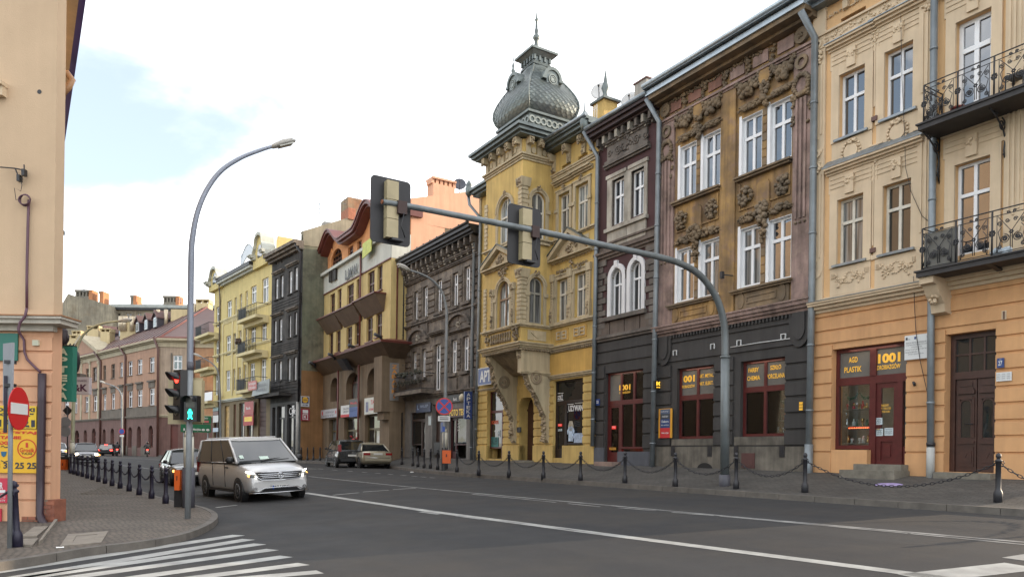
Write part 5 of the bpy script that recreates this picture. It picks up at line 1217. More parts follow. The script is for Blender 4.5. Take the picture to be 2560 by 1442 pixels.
for x0,x1,y in((1386,1408,983),(1386,1408,1001),(1412,1434,1010),(1437,1458,1006.5),(1412,1420,1029)):
 mb=MB();xm=(x0+x1)/2;f.box(mb,f.u(x0,y,dl),f.u(x1,y,dl),f.v(xm,y+.9,dl),f.v(xm,y-.6,dl),dl-.004,dl);b.part('letter_rule',mb,M_LETW,s4)
notice(f,1395,1405,1059,1065,dl,['OTWARTE'],'red notice on the dark clothes shop door',MATS['notice_red'],M_SIGNW);notice(f,1391.5,1405,1072,1077,dl,['ZAPRASZAMY'],'small white notice on the dark clothes shop door')
for k,(x,y,y2,w,c,lab)in enumerate(((1428,1065,1102,7,(.45,.55,.68),'pale blue long shirt hanging in the clothes shop window'),(1447,1082,1110,14,(.33,.40,.52),'blue and white striped shirt spread in the clothes shop window'),(1428,1052,1076,5,(.40,.36,.28),'beige top hanging in the clothes shop window'))):
 mb=MB();u,v1_=f.uv(x,y,dl);v2=f.v(x,y2,dl);wu=w*.028
 f.poly(mb,[(u-wu*.8,v2),(u+wu*.8,v2),(u+wu*.7,v1_-.15),(u+wu*1.15,v1_-.35),(u+wu*1.3,v1_-.2),(u+wu*.6,v1_),(u-wu*.6,v1_),(u-wu*1.3,v1_-.2),(u-wu*1.15,v1_-.35),(u-wu*.7,v1_-.15)],dl,dl+.03);tag(mb.build('hanging_shirt',mat('cloth_%d'%k,c,.9,var=.3,scale=9)),lab,'clothing')
s5,dl=simple_front(b,f,oL,.16,(f.u(1249,1060),oL[1]),f.v(1239,1028),M_REDWOOD,G_DARK,f.v(1230,1120))
lp('Shoes',f,1221,1246,1046,1060,dl,mat('orange_script',(.55,.09,.03),.5,var=0),s5,.02)
notice(f,1245,1250,1075,1092,dl,['A','B'],'narrow white notice in the left yellow house shop window');notice(f,1226,1246,1092,1117,dl,['SKLEP'],'turquoise panel low in the left yellow house shop window',mat('turquoise_panel',(.03,.16,.15),.5,var=.1))
cu=(oD[0]+oD[1])/2;wd=(oD[1]-oD[0])/2;vs_=oD[3]-wd
mb=MB()
for sg in(-1,1):
 pts=[(cu+sg*wd,oD[3])]+[(cu+sg*wd*math.cos(R(a)),vs_+wd*math.sin(R(a)))for a in range(0,91,15)];f.poly(mb,pts if sg<0 else pts[::-1],-.5,.002)
b.part('arch_spandrel',mb,M_YEL)
for k in range(11):
 a0,a1=180*k/11+1.5,180*(k+1)/11-1.5;mb=MB();f.ring(mb,cu,vs_,wd+.02,wd+.62,-.01,.05,a0,a1,2);b.part('voussoir',mb,M_YEL)
mb=MB();f.box(mb,oD[0],oD[1],oD[2],oD[3],-.52,-.46);f.box(mb,oD[0]+.1,cu-.03,oD[2]+.2,oD[2]+1.0,-.46,-.43);f.box(mb,cu+.03,oD[1]-.1,oD[2]+.2,oD[2]+1.0,-.46,-.43);f.box(mb,oD[0]+.1,cu-.03,oD[2]+1.1,vs_-.1,-.46,-.43);f.box(mb,cu+.03,oD[1]-.1,oD[2]+1.1,vs_-.1,-.46,-.43);f.box(mb,oD[0],oD[1],vs_-.06,vs_+.04,-.46,-.41);b.part('entrance_door',mb,M_OAK)
mb=MB();q=f.W(cu,0,.2);zz=zpr(q.x,q.y);f.box(mb,oD[0]-.1,oD[1]+.1,zz-.3,oD[2],-.5,.25);f.box(mb,oD[0]-.2,oD[1]+.2,zz-.3,(oD[2]+zz)/2,.25,.5);b.part('door_step',mb,MATS['worn_step_stone'])
mb=MB();f.box(mb,f.u(1301,1075,-.1),f.u(1310,1075,-.1),f.v(1305,1080),f.v(1305,1067),.05,.10);b.part('intercom',mb,M_BLACK)
K='m'
m3=[b.win(f,1397,1425,483,585,K,rv=.14,fr=M_CREAMW,trans=.62,glass=G_CURT),b.win(f,1440,1472,459,571,K,rv=.14,fr=M_CREAMW,trans=.62,glass=G_PALE)]
m2=[b.win(f,1393,1420,697,801,K,rv=.14,fr=M_CREAMW,trans=.64,glass=G_CURT),b.win(f,1437,1466,681,790,K,rv=.14,fr=M_CREAMW,trans=.64,glass=G_CURT)]
at=[b.win(f,1405,1427,410,424,K,rv=.14,fr=M_CREAMW,trans=None,glass=G_DARK,name='attic_window',fw=.05),b.win(f,1446,1469,387,401,K,rv=.14,fr=M_CREAMW,trans=None,glass=G_DARK,name='attic_window',fw=.05)]
b.wall('upper_wall',M_YEL,f,0,L_,vc,ztop+.2,K,rv=.2)
orn=MB()
def wtrim(f,w,arch=False,e=.16,ears=True,m=None,key=True):
 u0,u1,v0,v1=w;mb=MB();cu=(u0+u1)/2;r=(u1-u0)/2
 vs_=v1-r if arch else v1
 f.box(mb,u0-e,u0-.001,v0-.05,vs_,-.01,.06);f.box(mb,u1+.001,u1+e,v0-.05,vs_,-.01,.06)
 if arch:f.ring(mb,cu,vs_,r,r+e,-.01,.06,n=14);f.ring(mb,cu,vs_,r+e*.6,r+e*1.1,.06,.09,n=14)
 else:f.box(mb,u0-e,u1+e,v1+.001,v1+e,-.01,.06);f.box(mb,u0-e-.04,u1+e+.04,v1+e,v1+e+.06,-.01,.09)
 f.box(mb,u0-e-.05,u1+e+.05,v0-.14,v0-.05,-.01,.12)
 if ears:f.box(mb,u0-e-.06,u0-.001,v0+(v1-v0)*.58,v0+(v1-v0)*.66,.06,.11);f.box(mb,u1+.001,u1+e+.06,v0+(v1-v0)*.58,v0+(v1-v0)*.66,.06,.11)
 b.part('window_surround',mb,m or M_TRIM)
 if key:cluster(orn,f,cu,v1+e*(1.0 if arch else 1.5),.13,.12,.08,12,.05)
for w in m3+m2:wtrim(f,w)
def pediment(f,ua,ub,v,rise,d=.22):
 mb=MB();um=(ua+ub)/2
 f.band(mb,ua,ub,v-.12,[(.06,.10),(.06,d)])
 for(p,q)in(((ua,v),(um,v+rise)),((um,v+rise),(ub,v))):
  f.poly(mb,[p,q,(q[0],q[1]+.20),(p[0],p[1]+.20)]if True else[],-.02,d)
 f.poly(mb,[(ua+.25,v),(ub-.25,v),(um,v+rise-.12)],-.02,.05);b.part('pediment',mb,M_TRIM)
 mb=MB()
 for(p,q)in(((ua-.03,v+.20),(um,v+rise+.20)),((um,v+rise+.20),(ub+.03,v+.20))):f.poly(mb,[p,q,(q[0],q[1]+.035),(p[0],p[1]+.035)],-.02,d+.04)
 b.part('pediment_flashing',mb,M_COPPER)
 cluster(orn,f,um,v+rise*.34,rise*.42,rise*.24,.06,26,.07)
 for i in range(16):f.blob(orn,ua+.2+(ub-ua-.4)*i/15,v-.17,.09,.035)
ua,ub=f.u(1379,640),f.u(1485,640);pediment(f,ua+.05,ub-.02,f.v(1425,640),.95,.28)
for k in range(5):
 for sg in(-1,1):scroll(orn,None,((ua+ub)/2+sg*(.25+.2*k),f.v(1430,668)),.09,1.3,lambda a,v:f.W(a,v,.04),.02,4,sg)
cluster(orn,f,(ua+ub)/2,f.v(1430,664),.14,.2,.05,14,.06)
for uu in(f.u(1383,760),f.u(1427,750),f.u(1474,740)):
 mb=MB();f.box(mb,uu-.11,uu+.11,vsill2,m2[1][3]+.25,-.01,.09);f.box(mb,uu-.16,uu+.16,m2[1][3]-.05,m2[1][3]+.28,-.01,.14);f.box(mb,uu-.15,uu+.15,vsill2,vsill2+.75,-.01,.13);b.part('pilaster',mb,M_TRIM);cluster(orn,f,uu,vsill2+.4,.1,.26,.12,14,.05)
 for k in range(10):f.blob(orn,uu,vsill2+.95+k*.12,.09,.035)
mb=MB();f.band(mb,f.u(1376,800),L_,vsill2-.14,[(.07,.10),(.07,.18)]);b.part('sill_course',mb,M_TRIM)
mb=MB();f.band(mb,f.u(1376,590),L_,vsill3-.14,[(.06,.06),(.07,.14)]);b.part('sill_course',mb,M_TRIM)
mb=MB();f.band(mb,f.u(1372,870),L_,vc-.12,[(.12,.06),(.10,.14),(.06,.22)]);b.part('ground_cornice',mb,M_TRIM)
for i in range(24):f.blob(orn,f.u(1374,872)+.08+i*(L_-f.u(1374,872)-.1)/24,vc-.06,.09,.055)
for w in m2:
 mb=MB();u0,u1=w[0]-.08,w[1]+.08;va,vb_=vc+.35,vsill2-.25
 f.box(mb,u0,u1,va,vb_,-.01,.03);b.part('apron_panel',mb,M_YELD)
 for k in(0,1):
  mb=MB();a=u0+.08+(u1-u0-.16)*k/2+.03;c=a+(u1-u0-.16)/2-.06
  for q in((a,c,va+.08,va+.13),(a,c,vb_-.13,vb_-.08),(a,a+.05,va+.13,vb_-.13),(c-.05,c,va+.13,vb_-.13),(a+.05,c-.05,(va+vb_)/2-.03,(va+vb_)/2+.03)):f.box(mb,*q,.03,.07)
  b.part('meander_relief',mb,M_TRIM)
for w in m3:mb=MB();f.box(mb,w[0]-.06,w[1]+.06,vsill3-.75,vsill3-.28,-.01,.04);b.part('apron_panel',mb,M_TRIM)
mb=MB();f.band(mb,f.u(1376,440),L_,f.v(1430,430),[(.10,.06),(.08,.12),(.06,.16)]);b.part('architrave',mb,M_TRIM)
for w in m3:mb=MB();f.band(mb,w[0]-.28,w[1]+.28,w[3]+.42,[(.07,.08),(.07,.18),(.05,.26)]);b.part('window_hood',mb,M_TRIM)
for x,y in((1386,410),(1424,384),(1462,360),(1482,352)):
 u,v=f.uv(x,y);mb=MB();f.box(mb,u-.12,u+.12,v-.40,v+.34,-.01,.10);f.box(mb,u-.13,u+.13,v+.02,v+.34,.1,.34);b.part('eave_console',mb,M_TRIM);cluster(orn,f,u,v+.1,.1,.2,.34,12,.05);cluster(orn,f,u,v-.3,.1,.16,.1,8,.045)
mb=MB();f.band(mb,f.u(1376,400),L_+.05,ztop+.05,[(.10,.42),(.14,.58),(.12,.70)]);b.part('eaves_cornice',mb,M_COPPER)
mb=MB();mb.tube([f.W(f.u(1376,380),ztop+.44,.72),f.W(L_+.05,ztop+.44,.72)],.085,8);b.part('gutter',mb,M_ZINC)
mb=MB();f.band(mb,-.05,ub0+.05,ztop-.0,[(.10,.42),(.14,.58),(.12,.70)]);b.part('eaves_cornice',mb,M_COPPER)
b.ends(f,0,L_,zb,ztop+.3,M_YEL);b.body(f,0,L_,ztop+.4,11,M_YELD,back=.9,roof=M_TILE,rise=1.2)
mb=MB();f.box(mb,f.u(1200,700)-.05,f.u(1200,700)+.12,vc,ztop,-.01,.08);b.part('edge_pilaster',mb,M_TRIM)
vbt=g.v(1258,428)
B3=b.win(g,1246,1281,494,611,'bf',rv=.12,fr=M_CREAMW,trans=.60,arch=True,glass=G_PALE,spandrel=M_YEL)
B2=b.win(g,1243.5,1275,703,818,'bf',rv=.12,fr=mat('brown_old_frame',(.25,.17,.11),.6,var=.1),trans=.62,arch=True,glass=G_PALE,spandrel=M_YEL)
H3=b.win(h,1328,1363,481,604,'bs',rv=.12,fr=M_CREAMW,trans=.60,arch=True,glass=G_CURT,spandrel=M_YELD)
H2=b.win(h,1322,1357,693,809,'bs',rv=.12,fr=mat('grey_old_frame',(.26,.25,.21),.6,var=.1),trans=.66,arch=True,glass=G_CURT,spandrel=M_YELD)
b.wall('bay_front_wall',M_YEL,g,ub0,ub1,vbb,vbt+.9,'bf',rv=.2);b.wall('bay_side_wall',M_YEL,h,0,OUT,vbb,vbt+.9,'bs',rv=.2)
mb=MB();mb.add([f.W(ub0,vbb,0),f.W(ub0,vbb,OUT),f.W(ub0,vbt+.9,OUT),f.W(ub0,vbt+.9,0)],[(0,1,2,3)]);b.part('bay_far_wall',mb,M_YEL)
mb=MB();mb.hexa([f.W(ub0+.2,vbb,-.2),f.W(ub1-.2,vbb,-.2),f.W(ub1-.2,vbb,OUT-.2),f.W(ub0+.2,vbb,OUT-.2),f.W(ub0+.2,vbt,-.2),f.W(ub1-.2,vbt,-.2),f.W(ub1-.2,vbt,OUT-.2),f.W(ub0+.2,vbt,OUT-.2)]);b.part('bay_core',mb,M_DARK)
for fr_,w in((g,B3),(g,B2),(h,H3),(h,H2)):wtrim(fr_,w,True)
for(va,vb_)in((vsill2+.0,B2[3]-.05),(vsill3+.1,B3[3]+.15)):
 n=11
 for k in range(n):
  q0=va+(vb_-va)*k/n;q1=va+(vb_-va)*(k+1)/n-.03;w=.30 if k%2 else.26
  mb=MB();mb.hexa([f.W(ub1-w,q0,OUT-w),f.W(ub1+.06,q0,OUT-w),f.W(ub1+.06,q0,OUT+.06),f.W(ub1-w,q0,OUT+.06),f.W(ub1-w,q1,OUT-w),f.W(ub1+.06,q1,OUT-w),f.W(ub1+.06,q1,OUT+.06),f.W(ub1-w,q1,OUT+.06)]);b.part('quoin',mb,M_TRIM)
  mb=MB();mb.hexa([f.W(ub0-.06,q0,OUT-w),f.W(ub0+w-.08,q0,OUT-w),f.W(ub0+w-.08,q0,OUT+.06),f.W(ub0-.06,q0,OUT+.06),f.W(ub0-.06,q1,OUT-w),f.W(ub0+w-.08,q1,OUT-w),f.W(ub0+w-.08,q1,OUT+.06),f.W(ub0-.06,q1,OUT+.06)]);b.part('quoin',mb,M_TRIM)
 mb=MB();z=vb_+.12
 mb.hexa([f.W(ub1-.34,vb_-.05,OUT-.34),f.W(ub1+.10,vb_-.05,OUT-.34),f.W(ub1+.10,vb_-.05,OUT+.10),f.W(ub1-.34,vb_-.05,OUT+.10),f.W(ub1-.38,z+.2,OUT-.38),f.W(ub1+.16,z+.2,OUT-.38),f.W(ub1+.16,z+.2,OUT+.16),f.W(ub1-.38,z+.2,OUT+.16)]);b.part('capital',mb,M_TRIM)
 for k in range(14):orn.blob(f.W(ub1+random.uniform(-.3,.12),z+random.uniform(-.1,.15),OUT+.12),.06)
pediment(g,ub0-.05,ub1-.28,g.v(1245,668),.75,.25)
for uu in(B2[0]-.36,B2[1]+.34):
 mb=MB();g.box(mb,uu-.10,uu+.10,vsill2,B2[3]-.25,-.01,.10);g.box(mb,uu-.15,uu+.15,B2[3]-.55,B2[3]-.25,-.01,.15);b.part('pilaster',mb,M_TRIM);cluster(orn,g,uu,vsill2+.4,.1,.3,.12,16,.05);cluster(orn,g,uu,B2[3]-.4,.12,.14,.15,10,.05)
 for k in range(9):g.blob(orn,uu,vsill2+.9+k*.11,.10,.035)
cluster(orn,g,(B2[0]+B2[1])/2,B2[3]+.42,.42,.18,.06,24,.07)
def wrap_band(v,prof,name,m,e=0.0,far=True):
 """mouldings running round the three sides of the bay"""
 mb=MB()
 for hgt,d in prof:
  p0,p1=ub0-d,ub1+d
  mb.hexa([f.W(p0,v,-.02),f.W(p1,v,-.02),f.W(p1,v,OUT+d),f.W(p0,v,OUT+d),f.W(p0,v+hgt,-.02),f.W(p1,v+hgt,-.02),f.W(p1,v+hgt,OUT+d),f.W(p0,v+hgt,OUT+d)]);v+=hgt
 b.part(name,mb,m);return v
wrap_band(vsill2-.16,[(.07,.08),(.08,.16)],'bay_sill_course',M_TRIM)
wrap_band(vsill3-.14,[(.06,.06),(.07,.14)],'bay_sill_course',M_TRIM)
vb2=wrap_band(vbb-.26,[(.10,.02),(.08,.10),(.10,.18),(.06,.24)],'bay_base_cornice',M_TRIM)
for i in range(22):orn.blob(f.W(ub0+(ub1-ub0)*(i+.5)/22,vbb-.24,OUT+.12),.06)
for i in range(11):orn.blob(f.W(ub1+.12,vbb-.24,OUT*(i+.5)/11),.06)
mb=MB();q0,q1=ub0+.6,ub1-.75
for i in range(9):
 u=q0+(q1-q0)*(i+.5)/9;mb.lathe(f.W(u,vb2+.12,OUT+.05),[(.05,0),(.07,.12),(.03,.25),(.05,.38),(.05,.45)],8)
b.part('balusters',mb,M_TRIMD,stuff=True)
mb=MB();h.box(mb,.35,OUT-.3,vb2+.12,vsill2-.28,-.01,.04);h.poly(mb,[(.5,vsill2-.4),(OUT-.45,vsill2-.4),((OUT+.05)/2,vsill2-.62)],.04,.08);b.part('flank_panel',mb,M_TRIM)
cluster(orn,g,ub1-.35,(vb2+vsill2)/2,.28,.3,.05,34,.07);cluster(orn,g,ub0+.35,(vb2+vsill2)/2,.2,.3,.05,22,.07)
def console(uu,w=.42,name='scroll_console'):
 mb=MB();zc=vbb-.28
 prof=[(0,zc),(OUT-.05,zc),(OUT-.05,zc-.22),(OUT-.28,zc-.5),(OUT-.35,zc-.9),(OUT-.55,zc-1.45),(.85,zc-1.75),(.62,zc-2.1),(.42,zc-2.5),(.20,zc-2.9),(.16,zc-3.9),(0,zc-4.1)]
 n=len(prof);vs=[f.W(uu-w/2,p[1],p[0])for p in prof]+[f.W(uu+w/2,p[1],p[0])for p in prof]
 mb.add(vs,[tuple(range(n)),tuple(range(n,2*n))[::-1]]+[(i,n+i,n+(i+1)%n,(i+1)%n)for i in range(n)])
 c=b.part(name,mb,M_TRIM)
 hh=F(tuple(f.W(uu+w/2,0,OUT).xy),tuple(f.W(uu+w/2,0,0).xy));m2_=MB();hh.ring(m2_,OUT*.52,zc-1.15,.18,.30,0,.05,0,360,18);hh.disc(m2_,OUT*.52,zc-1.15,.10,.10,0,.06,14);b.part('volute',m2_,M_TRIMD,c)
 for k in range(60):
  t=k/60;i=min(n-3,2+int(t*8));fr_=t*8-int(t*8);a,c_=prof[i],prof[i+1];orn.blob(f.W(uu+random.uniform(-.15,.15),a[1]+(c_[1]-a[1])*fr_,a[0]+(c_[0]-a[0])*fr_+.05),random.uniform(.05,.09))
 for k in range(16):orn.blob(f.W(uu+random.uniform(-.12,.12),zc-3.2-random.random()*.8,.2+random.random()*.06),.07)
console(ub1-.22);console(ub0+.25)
mb=MB();mb.hexa([f.W(ub0+.3,vbb-1.1,0),f.W(ub1-.3,vbb-1.1,0),f.W(ub1-.3,vbb-1.1,.35),f.W(ub0+.3,vbb-1.1,.35),f.W(ub0+.1,vbb-.26,0),f.W(ub1-.1,vbb-.26,0),f.W(ub1-.1,vbb-.26,OUT-.1),f.W(ub0+.1,vbb-.26,OUT-.1)]);b.part('bay_corbel',mb,M_TRIMD)
mb=MB();h.box(mb,.05,OUT,vbb-1.25,vbb-.27,-.3,-.02);h.band(mb,.0,OUT,vbb-1.3,[(.06,.04),(.06,.08)]);b.part('corbel_panel',mb,M_TRIM)
wrap_band(vbt,[(.10,.05),(.08,.10),(.08,.17)],'bay_architrave',M_TRIM)
for i in range(5):
 u=ub0+.2+(ub1-ub0-.4)*i/4;mb=MB();v=vbt+.30;g.box(mb,u-.11,u+.11,v,v+.62,-.01,.10);g.box(mb,u-.12,u+.12,v+.36,v+.66,.10,.34);b.part('eave_console',mb,M_TRIM);cluster(orn,g,u,v+.42,.1,.18,.34,10,.05)
 if i<4:mb=MB();uu=u+(ub1-ub0-.4)/8;g.box(mb,uu-.16,uu+.16,v+.05,v+.40,-.01,.05);g.box(mb,uu-.09,uu+.09,v+.12,v+.32,.05,.08);b.part('frieze_panel',mb,M_TRIM)
for i in range(3):
 u=.25+(OUT-.5)*i/2;mb=MB();v=vbt+.30;h.box(mb,u-.11,u+.11,v,v+.62,-.01,.10);h.box(mb,u-.12,u+.12,v+.36,v+.66,.10,.34);b.part('eave_console',mb,M_TRIM);cluster(orn,h,u,v+.42,.1,.18,.34,10,.05)
 if i<2:mb=MB();uu=u+(OUT-.5)/4;h.disc(mb,uu,v+.18,.12,.14,-.01,.06,14);b.part('frieze_rosette',mb,M_TRIM)
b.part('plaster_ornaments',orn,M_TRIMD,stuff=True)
vcor=wrap_band(vbt+.95,[(.10,.40),(.14,.55),(.12,.66)],'bay_eaves_cornice',M_COPPER)
ut=(ub0+ub1)/2;at_=1.40;ut=ut-.12;ad=at_*.90;dc=OUT-1.75;zc0=vcor
def sq(mb,v0,v1,a0,d0,a1=None,d1=None,bulge=0.0):
 a1=a0 if a1 is None else a1;d1=d0 if d1 is None else d1
 mb.hexa([f.W(ut-a0,v0,dc-d0),f.W(ut+a0,v0,dc-d0),f.W(ut+a0,v0,dc+d0),f.W(ut-a0,v0,dc+d0),f.W(ut-a1,v1,dc-d1),f.W(ut+a1,v1,dc-d1),f.W(ut+a1,v1,dc+d1),f.W(ut-a1,v1,dc+d1)])
corner=f.W(ut+at_+.3,0,dc+ad+.3)
def zat(y):
 p=f.W(ut+at_,0,dc+ad);D=p.x*math.sin(YAW)+p.y*math.cos(YAW);return EZ+(CY+ROLL*30-y)/FPX*D
def zac(y):
 p=f.W(ut,0,dc);D=p.x*math.sin(YAW)+p.y*math.cos(YAW);return EZ+(CY+ROLL*70-y)/FPX*D
mb=MB();z1,z2,z3=zat(372),zat(345),zat(308)
sq(mb,zc0,z2,at_+.02,ad+.02);b.part('tower_attic',mb,M_COPPER)
for fr_,w_ in((f.off(dc+ad+.02),None),):
 m_=MB();a=ut-at_+.3;c=ut+at_-.3
 for q in((a,c,z1+.0,z1+.07),(a,c,z2-.15,z2-.08),(a,a+.07,z1+.07,z2-.15),(c-.07,c,z1+.07,z2-.15)):fr_.box(m_,*q,-.01,.05)
 b.part('attic_moulding',m_,M_COPPER)
hs=F(tuple(f.W(ut+at_+.02,0,dc+ad).xy),tuple(f.W(ut+at_+.02,0,dc-ad).xy));m_=MB()
for q in((.3,2*ad-.3,z1,z1+.07),(.3,2*ad-.3,z2-.15,z2-.08),(.3,.37,z1+.07,z2-.15),(2*ad-.37,2*ad-.3,z1+.07,z2-.15)):hs.box(m_,*q,-.01,.05)
b.part('attic_moulding',m_,M_COPPER)
mb=MB();sq(mb,z2,z2+.12,at_+.16,ad+.16);sq(mb,z2+.12,z2+.34,at_+.2,ad+.2,at_+.36,ad+.36);sq(mb,z2+.34,z2+.46,at_+.42,ad+.42);sq(mb,z2+.46,z2+.60,at_+.42,ad+.42,at_+.1,ad+.1);b.part('tower_cornice',mb,M_COPPER)
zd=z2+.58
mb=MB();sq(mb,zd-.02,zd+.06,at_+.06,ad+.06);sq(mb,zd+.06,zd+.62,at_-.06,ad-.06);sq(mb,zd+.62,zd+.72,at_+.06,ad+.06);b.part('dome_drum',mb,M_COPPER)
M_COPL=mat('pale_metal_relief',(.22,.245,.23),.5,metal=.4,var=.2,scale=4)
mb=MB();ff=f.off(dc+ad-.06)
for i in range(9):ff.ring(mb,ut-at_+.2+(2*at_-.4)*i/8,zd+.34,.10,.17,-.01,.05,0,360,12)
hs2=F(tuple(f.W(ut+at_-.06,0,dc+ad).xy),tuple(f.W(ut+at_-.06,0,dc-ad).xy))
for i in range(8):hs2.ring(mb,.2+(2*ad-.4)*i/7,zd+.34,.10,.17,-.01,.05,0,360,12)
b.part('ring_frieze',mb,M_COPL,stuff=True)
z_d0,z_d1=zd+.70,zac(172)
HD=z_d1-z_d0
prof=[(0.0,.86),(.05,.95),(.12,1.04),(.22,1.10),(.32,1.09),(.43,1.01),(.55,.88),(.67,.72),(.78,.56),(.88,.43),(.95,.37),(1.0,.35)]
def ring_pts(k,z,n=10):
 pts=[];a,d=at_*k,ad*k;e=.10
 C=[(-a,-d),(a,-d),(a,d),(-a,d)]
 for i in range(4):
  p,q=C[i],C[(i+1)%4]
  for j in range(n):
   t=j/n;x=p[0]+(q[0]-p[0])*t;y=p[1]+(q[1]-p[1])*t;bow=1+e*math.sin(math.pi*t);nx,ny=(q[1]-p[1]),-(q[0]-p[0]);l=math.hypot(nx,ny)
   pts.append(f.W(ut+x+nx/l*e*k*math.sin(math.pi*t)*at_,z,dc+y+ny/l*e*k*math.sin(math.pi*t)*at_))
 return pts
def prof_at(t):
 for(a,va),(c,vc_)in zip(prof,prof[1:]):
  if t<=c:s=(t-a)/(c-a);s=s;return va+(vc_-va)*s
 return prof[-1][1]
mb=MB();NR=36
mb.tube_rings([ring_pts(prof_at(i/NR),z_d0+HD*i/NR)for i in range(NR+1)],sm=True);b.part('dome',mb,M_COPPER)
sc=MB();rows=22
for rI in range(rows):
 t=.04+.86*rI/rows;k=prof_at(t);z=z_d0+HD*t;k2=prof_at(t+.055);z_2=z_d0+HD*(t+.055);kk=k
 n=max(4,int(9*k));R0=ring_pts(k*1.012,z,n*2);R1=ring_pts(prof_at(t+.028)*1.012,z_d0+HD*(t+.028),n*2);R2=ring_pts(k2*1.002,z_2,n*2);tot=n*8
 off=rI%2
 for j in range(off,tot,2):sc.add([R0[j%tot],R1[(j+1)%tot],R2[j%tot],R1[(j-1)%tot]],[(0,1,2,3)])
b.part('dome_scales',sc,M_COPPER,stuff=True)
for sx,sy in((1,1),(-1,1),(1,-1)):
 mb=MB();mb.tube([f.W(ut+sx*at_*prof_at(i/18)*1.01,z_d0+HD*i/18,dc+sy*ad*prof_at(i/18)*1.01)for i in range(19)],.045,6);b.part('dome_ridge',mb,M_COPPER)
def dormer(fr_,uu,dbase,v):
 mb=MB();fr_.poly(mb,[(uu-.34,v-.62),(uu+.34,v-.62),(uu+.28,v-.35),(uu+.34,v),(uu+.30,v+.22),(uu+.15,v+.42),(uu-.15,v+.42),(uu-.30,v+.22),(uu-.34,v),(uu-.28,v-.35)],dbase-.6,dbase+.10)
 fr_.ring(mb,uu,v+.05,.36,.50,dbase-.6,dbase+.16,0,180,10);fr_.box(mb,uu-.42,uu+.42,v-.72,v-.6,dbase-.5,dbase+.18);fr_.box(mb,uu-.56,uu-.34,v-.05,v+.06,dbase-.5,dbase+.16);fr_.box(mb,uu+.34,uu+.56,v-.05,v+.06,dbase-.5,dbase+.16)
 o=b.part('dormer',mb,M_COPPER);mb=MB();fr_.ring(mb,uu,v,.10,.14,dbase+.1,dbase+.15,0,360,16);fr_.ring(mb,uu,v,.19,.23,dbase+.1,dbase+.14,0,360,18);fr_.disc(mb,uu,v,.08,.08,dbase+.1,dbase+.14,12);b.part('roundel',mb,M_COPL,o)
zdm=z_d0+HD*.60
dormer(f.off(dc),ut,ad*.92,zdm);dormer(F(tuple(f.W(ut,0,dc+ad).xy),tuple(f.W(ut,0,dc-ad).xy)),ad,at_*.92,zdm)
mb=MB();q=f.W(ut,zdm+.45,dc+ad*1.0);mb.lathe(q,[(.04,0),(.05,.1),(.10,.18),(.04,.3),(.06,.42),(.015,.6),(.03,.66),(.008,1.0)],8);b.part('small_finial',mb,M_COPPER)
zl0=z_d1-.1;zl1=zac(147);mb=MB();ln,ld_=at_*.40,ad*.40
sq(mb,zl0,zl0+.15,ln+.02,ld_+.02,ln-.04,ld_-.04);sq(mb,zl0+.15,zl1-.18,ln-.06,ld_-.06);sq(mb,zl1-.18,zl1,ln-.02,ld_-.02,ln+.15,ld_+.15);sq(mb,zl1,zl1+.10,ln+.22,ld_+.22);sq(mb,zl1+.1,zl1+.42,ln+.22,ld_+.22,.08,.08);b.part('lantern',mb,M_COPPER)
mb=MB()
for i in range(5):
 u=ut-ln+.08+(2*ln-.16)*i/4;f.off(dc+ld_-.06).box(mb,u-.05,u+.05,zl0+.2,zl1-.15,-.01,.07)
hl=F(tuple(f.W(ut+ln-.06,0,dc+ld_).xy),tuple(f.W(ut+ln-.06,0,dc-ld_).xy))
for i in range(4):u=.08+(2*ld_-.16)*i/3;hl.box(mb,u-.05,u+.05,zl0+.2,zl1-.15,-.01,.07)
b.part('lantern_pilasters',mb,M_COPPER,stuff=True)
q=f.W(ut,zl1+.3,dc);ht=(zac(24)-zl1-.3);mb=MB();mb.lathe(q,[(.16,0),(.10,ht*.08),(.09,ht*.26),(.14,ht*.29),(.18,ht*.34),(.14,ht*.38),(.07,ht*.42),(.10,ht*.50),(.06,ht*.55),(.055,ht*.72),(.10,ht*.75),(.05,ht*.79),(.03,ht*.88),(.006,ht)],10);b.part('spire',mb,M_COPPER)
pipe(b,f,[(f.u(1462,330,.6),f.v(1462,330,.6),.66),(f.u(1494,390,.15),f.v(1494,392,.15),.15),(f.u(1489,700,.15),f.v(1489,700,.15),.15),(f.u(1481,1110,.15),f.v(1481,1115,.15),.15)],.085)
pipe(b,f,[(f.u(1173,487,.5),f.v(1173,487,.5),.55),(f.u(1176,510,.45),f.v(1176,512,.45),.5),(f.u(1201,545,.12),f.v(1201,545,.12),.12),(f.u(1197,800,.12),f.v(1197,800,.12),.12),(f.u(1187,1150,.12),f.v(1187,1150,.12),.12)],.08)
for x,y in((1461,322),(1172,487)):
 q=f.W(*f.uv(x,y,.6),.6);mb=MB();mb.lathe((q.x,q.y,q.z-.1),[(.08,0),(.18,.15),(.20,.45),(.14,.5),(.18,.6),(.10,.75),(.03,.85),(.02,1.15)],10);b.part('gutter_urn',mb,M_COPPER)
pst=thing('roof_pinnacle','small yellow roof chimney with a grey pinnacle beside the dome','chimney',f.W(f.u(1510,300,-1.5),ztop,-1.5))
u0,u1=f.u(1497,270,-1.5),f.u(1527,270,-1.5);um=(u0+u1)/2;va,vb_=f.v(1510,310,-1.5),f.v(1510,262,-1.5)
mb=MB();f.box(mb,um-.38,um+.38,ztop-.2,vb_,-1.9,-1.15);f.box(mb,um-.5,um-.38,ztop-.2,(va+vb_)/2-.3,-2.0,-1.05);mb.build('shaft',M_YEL,pst)
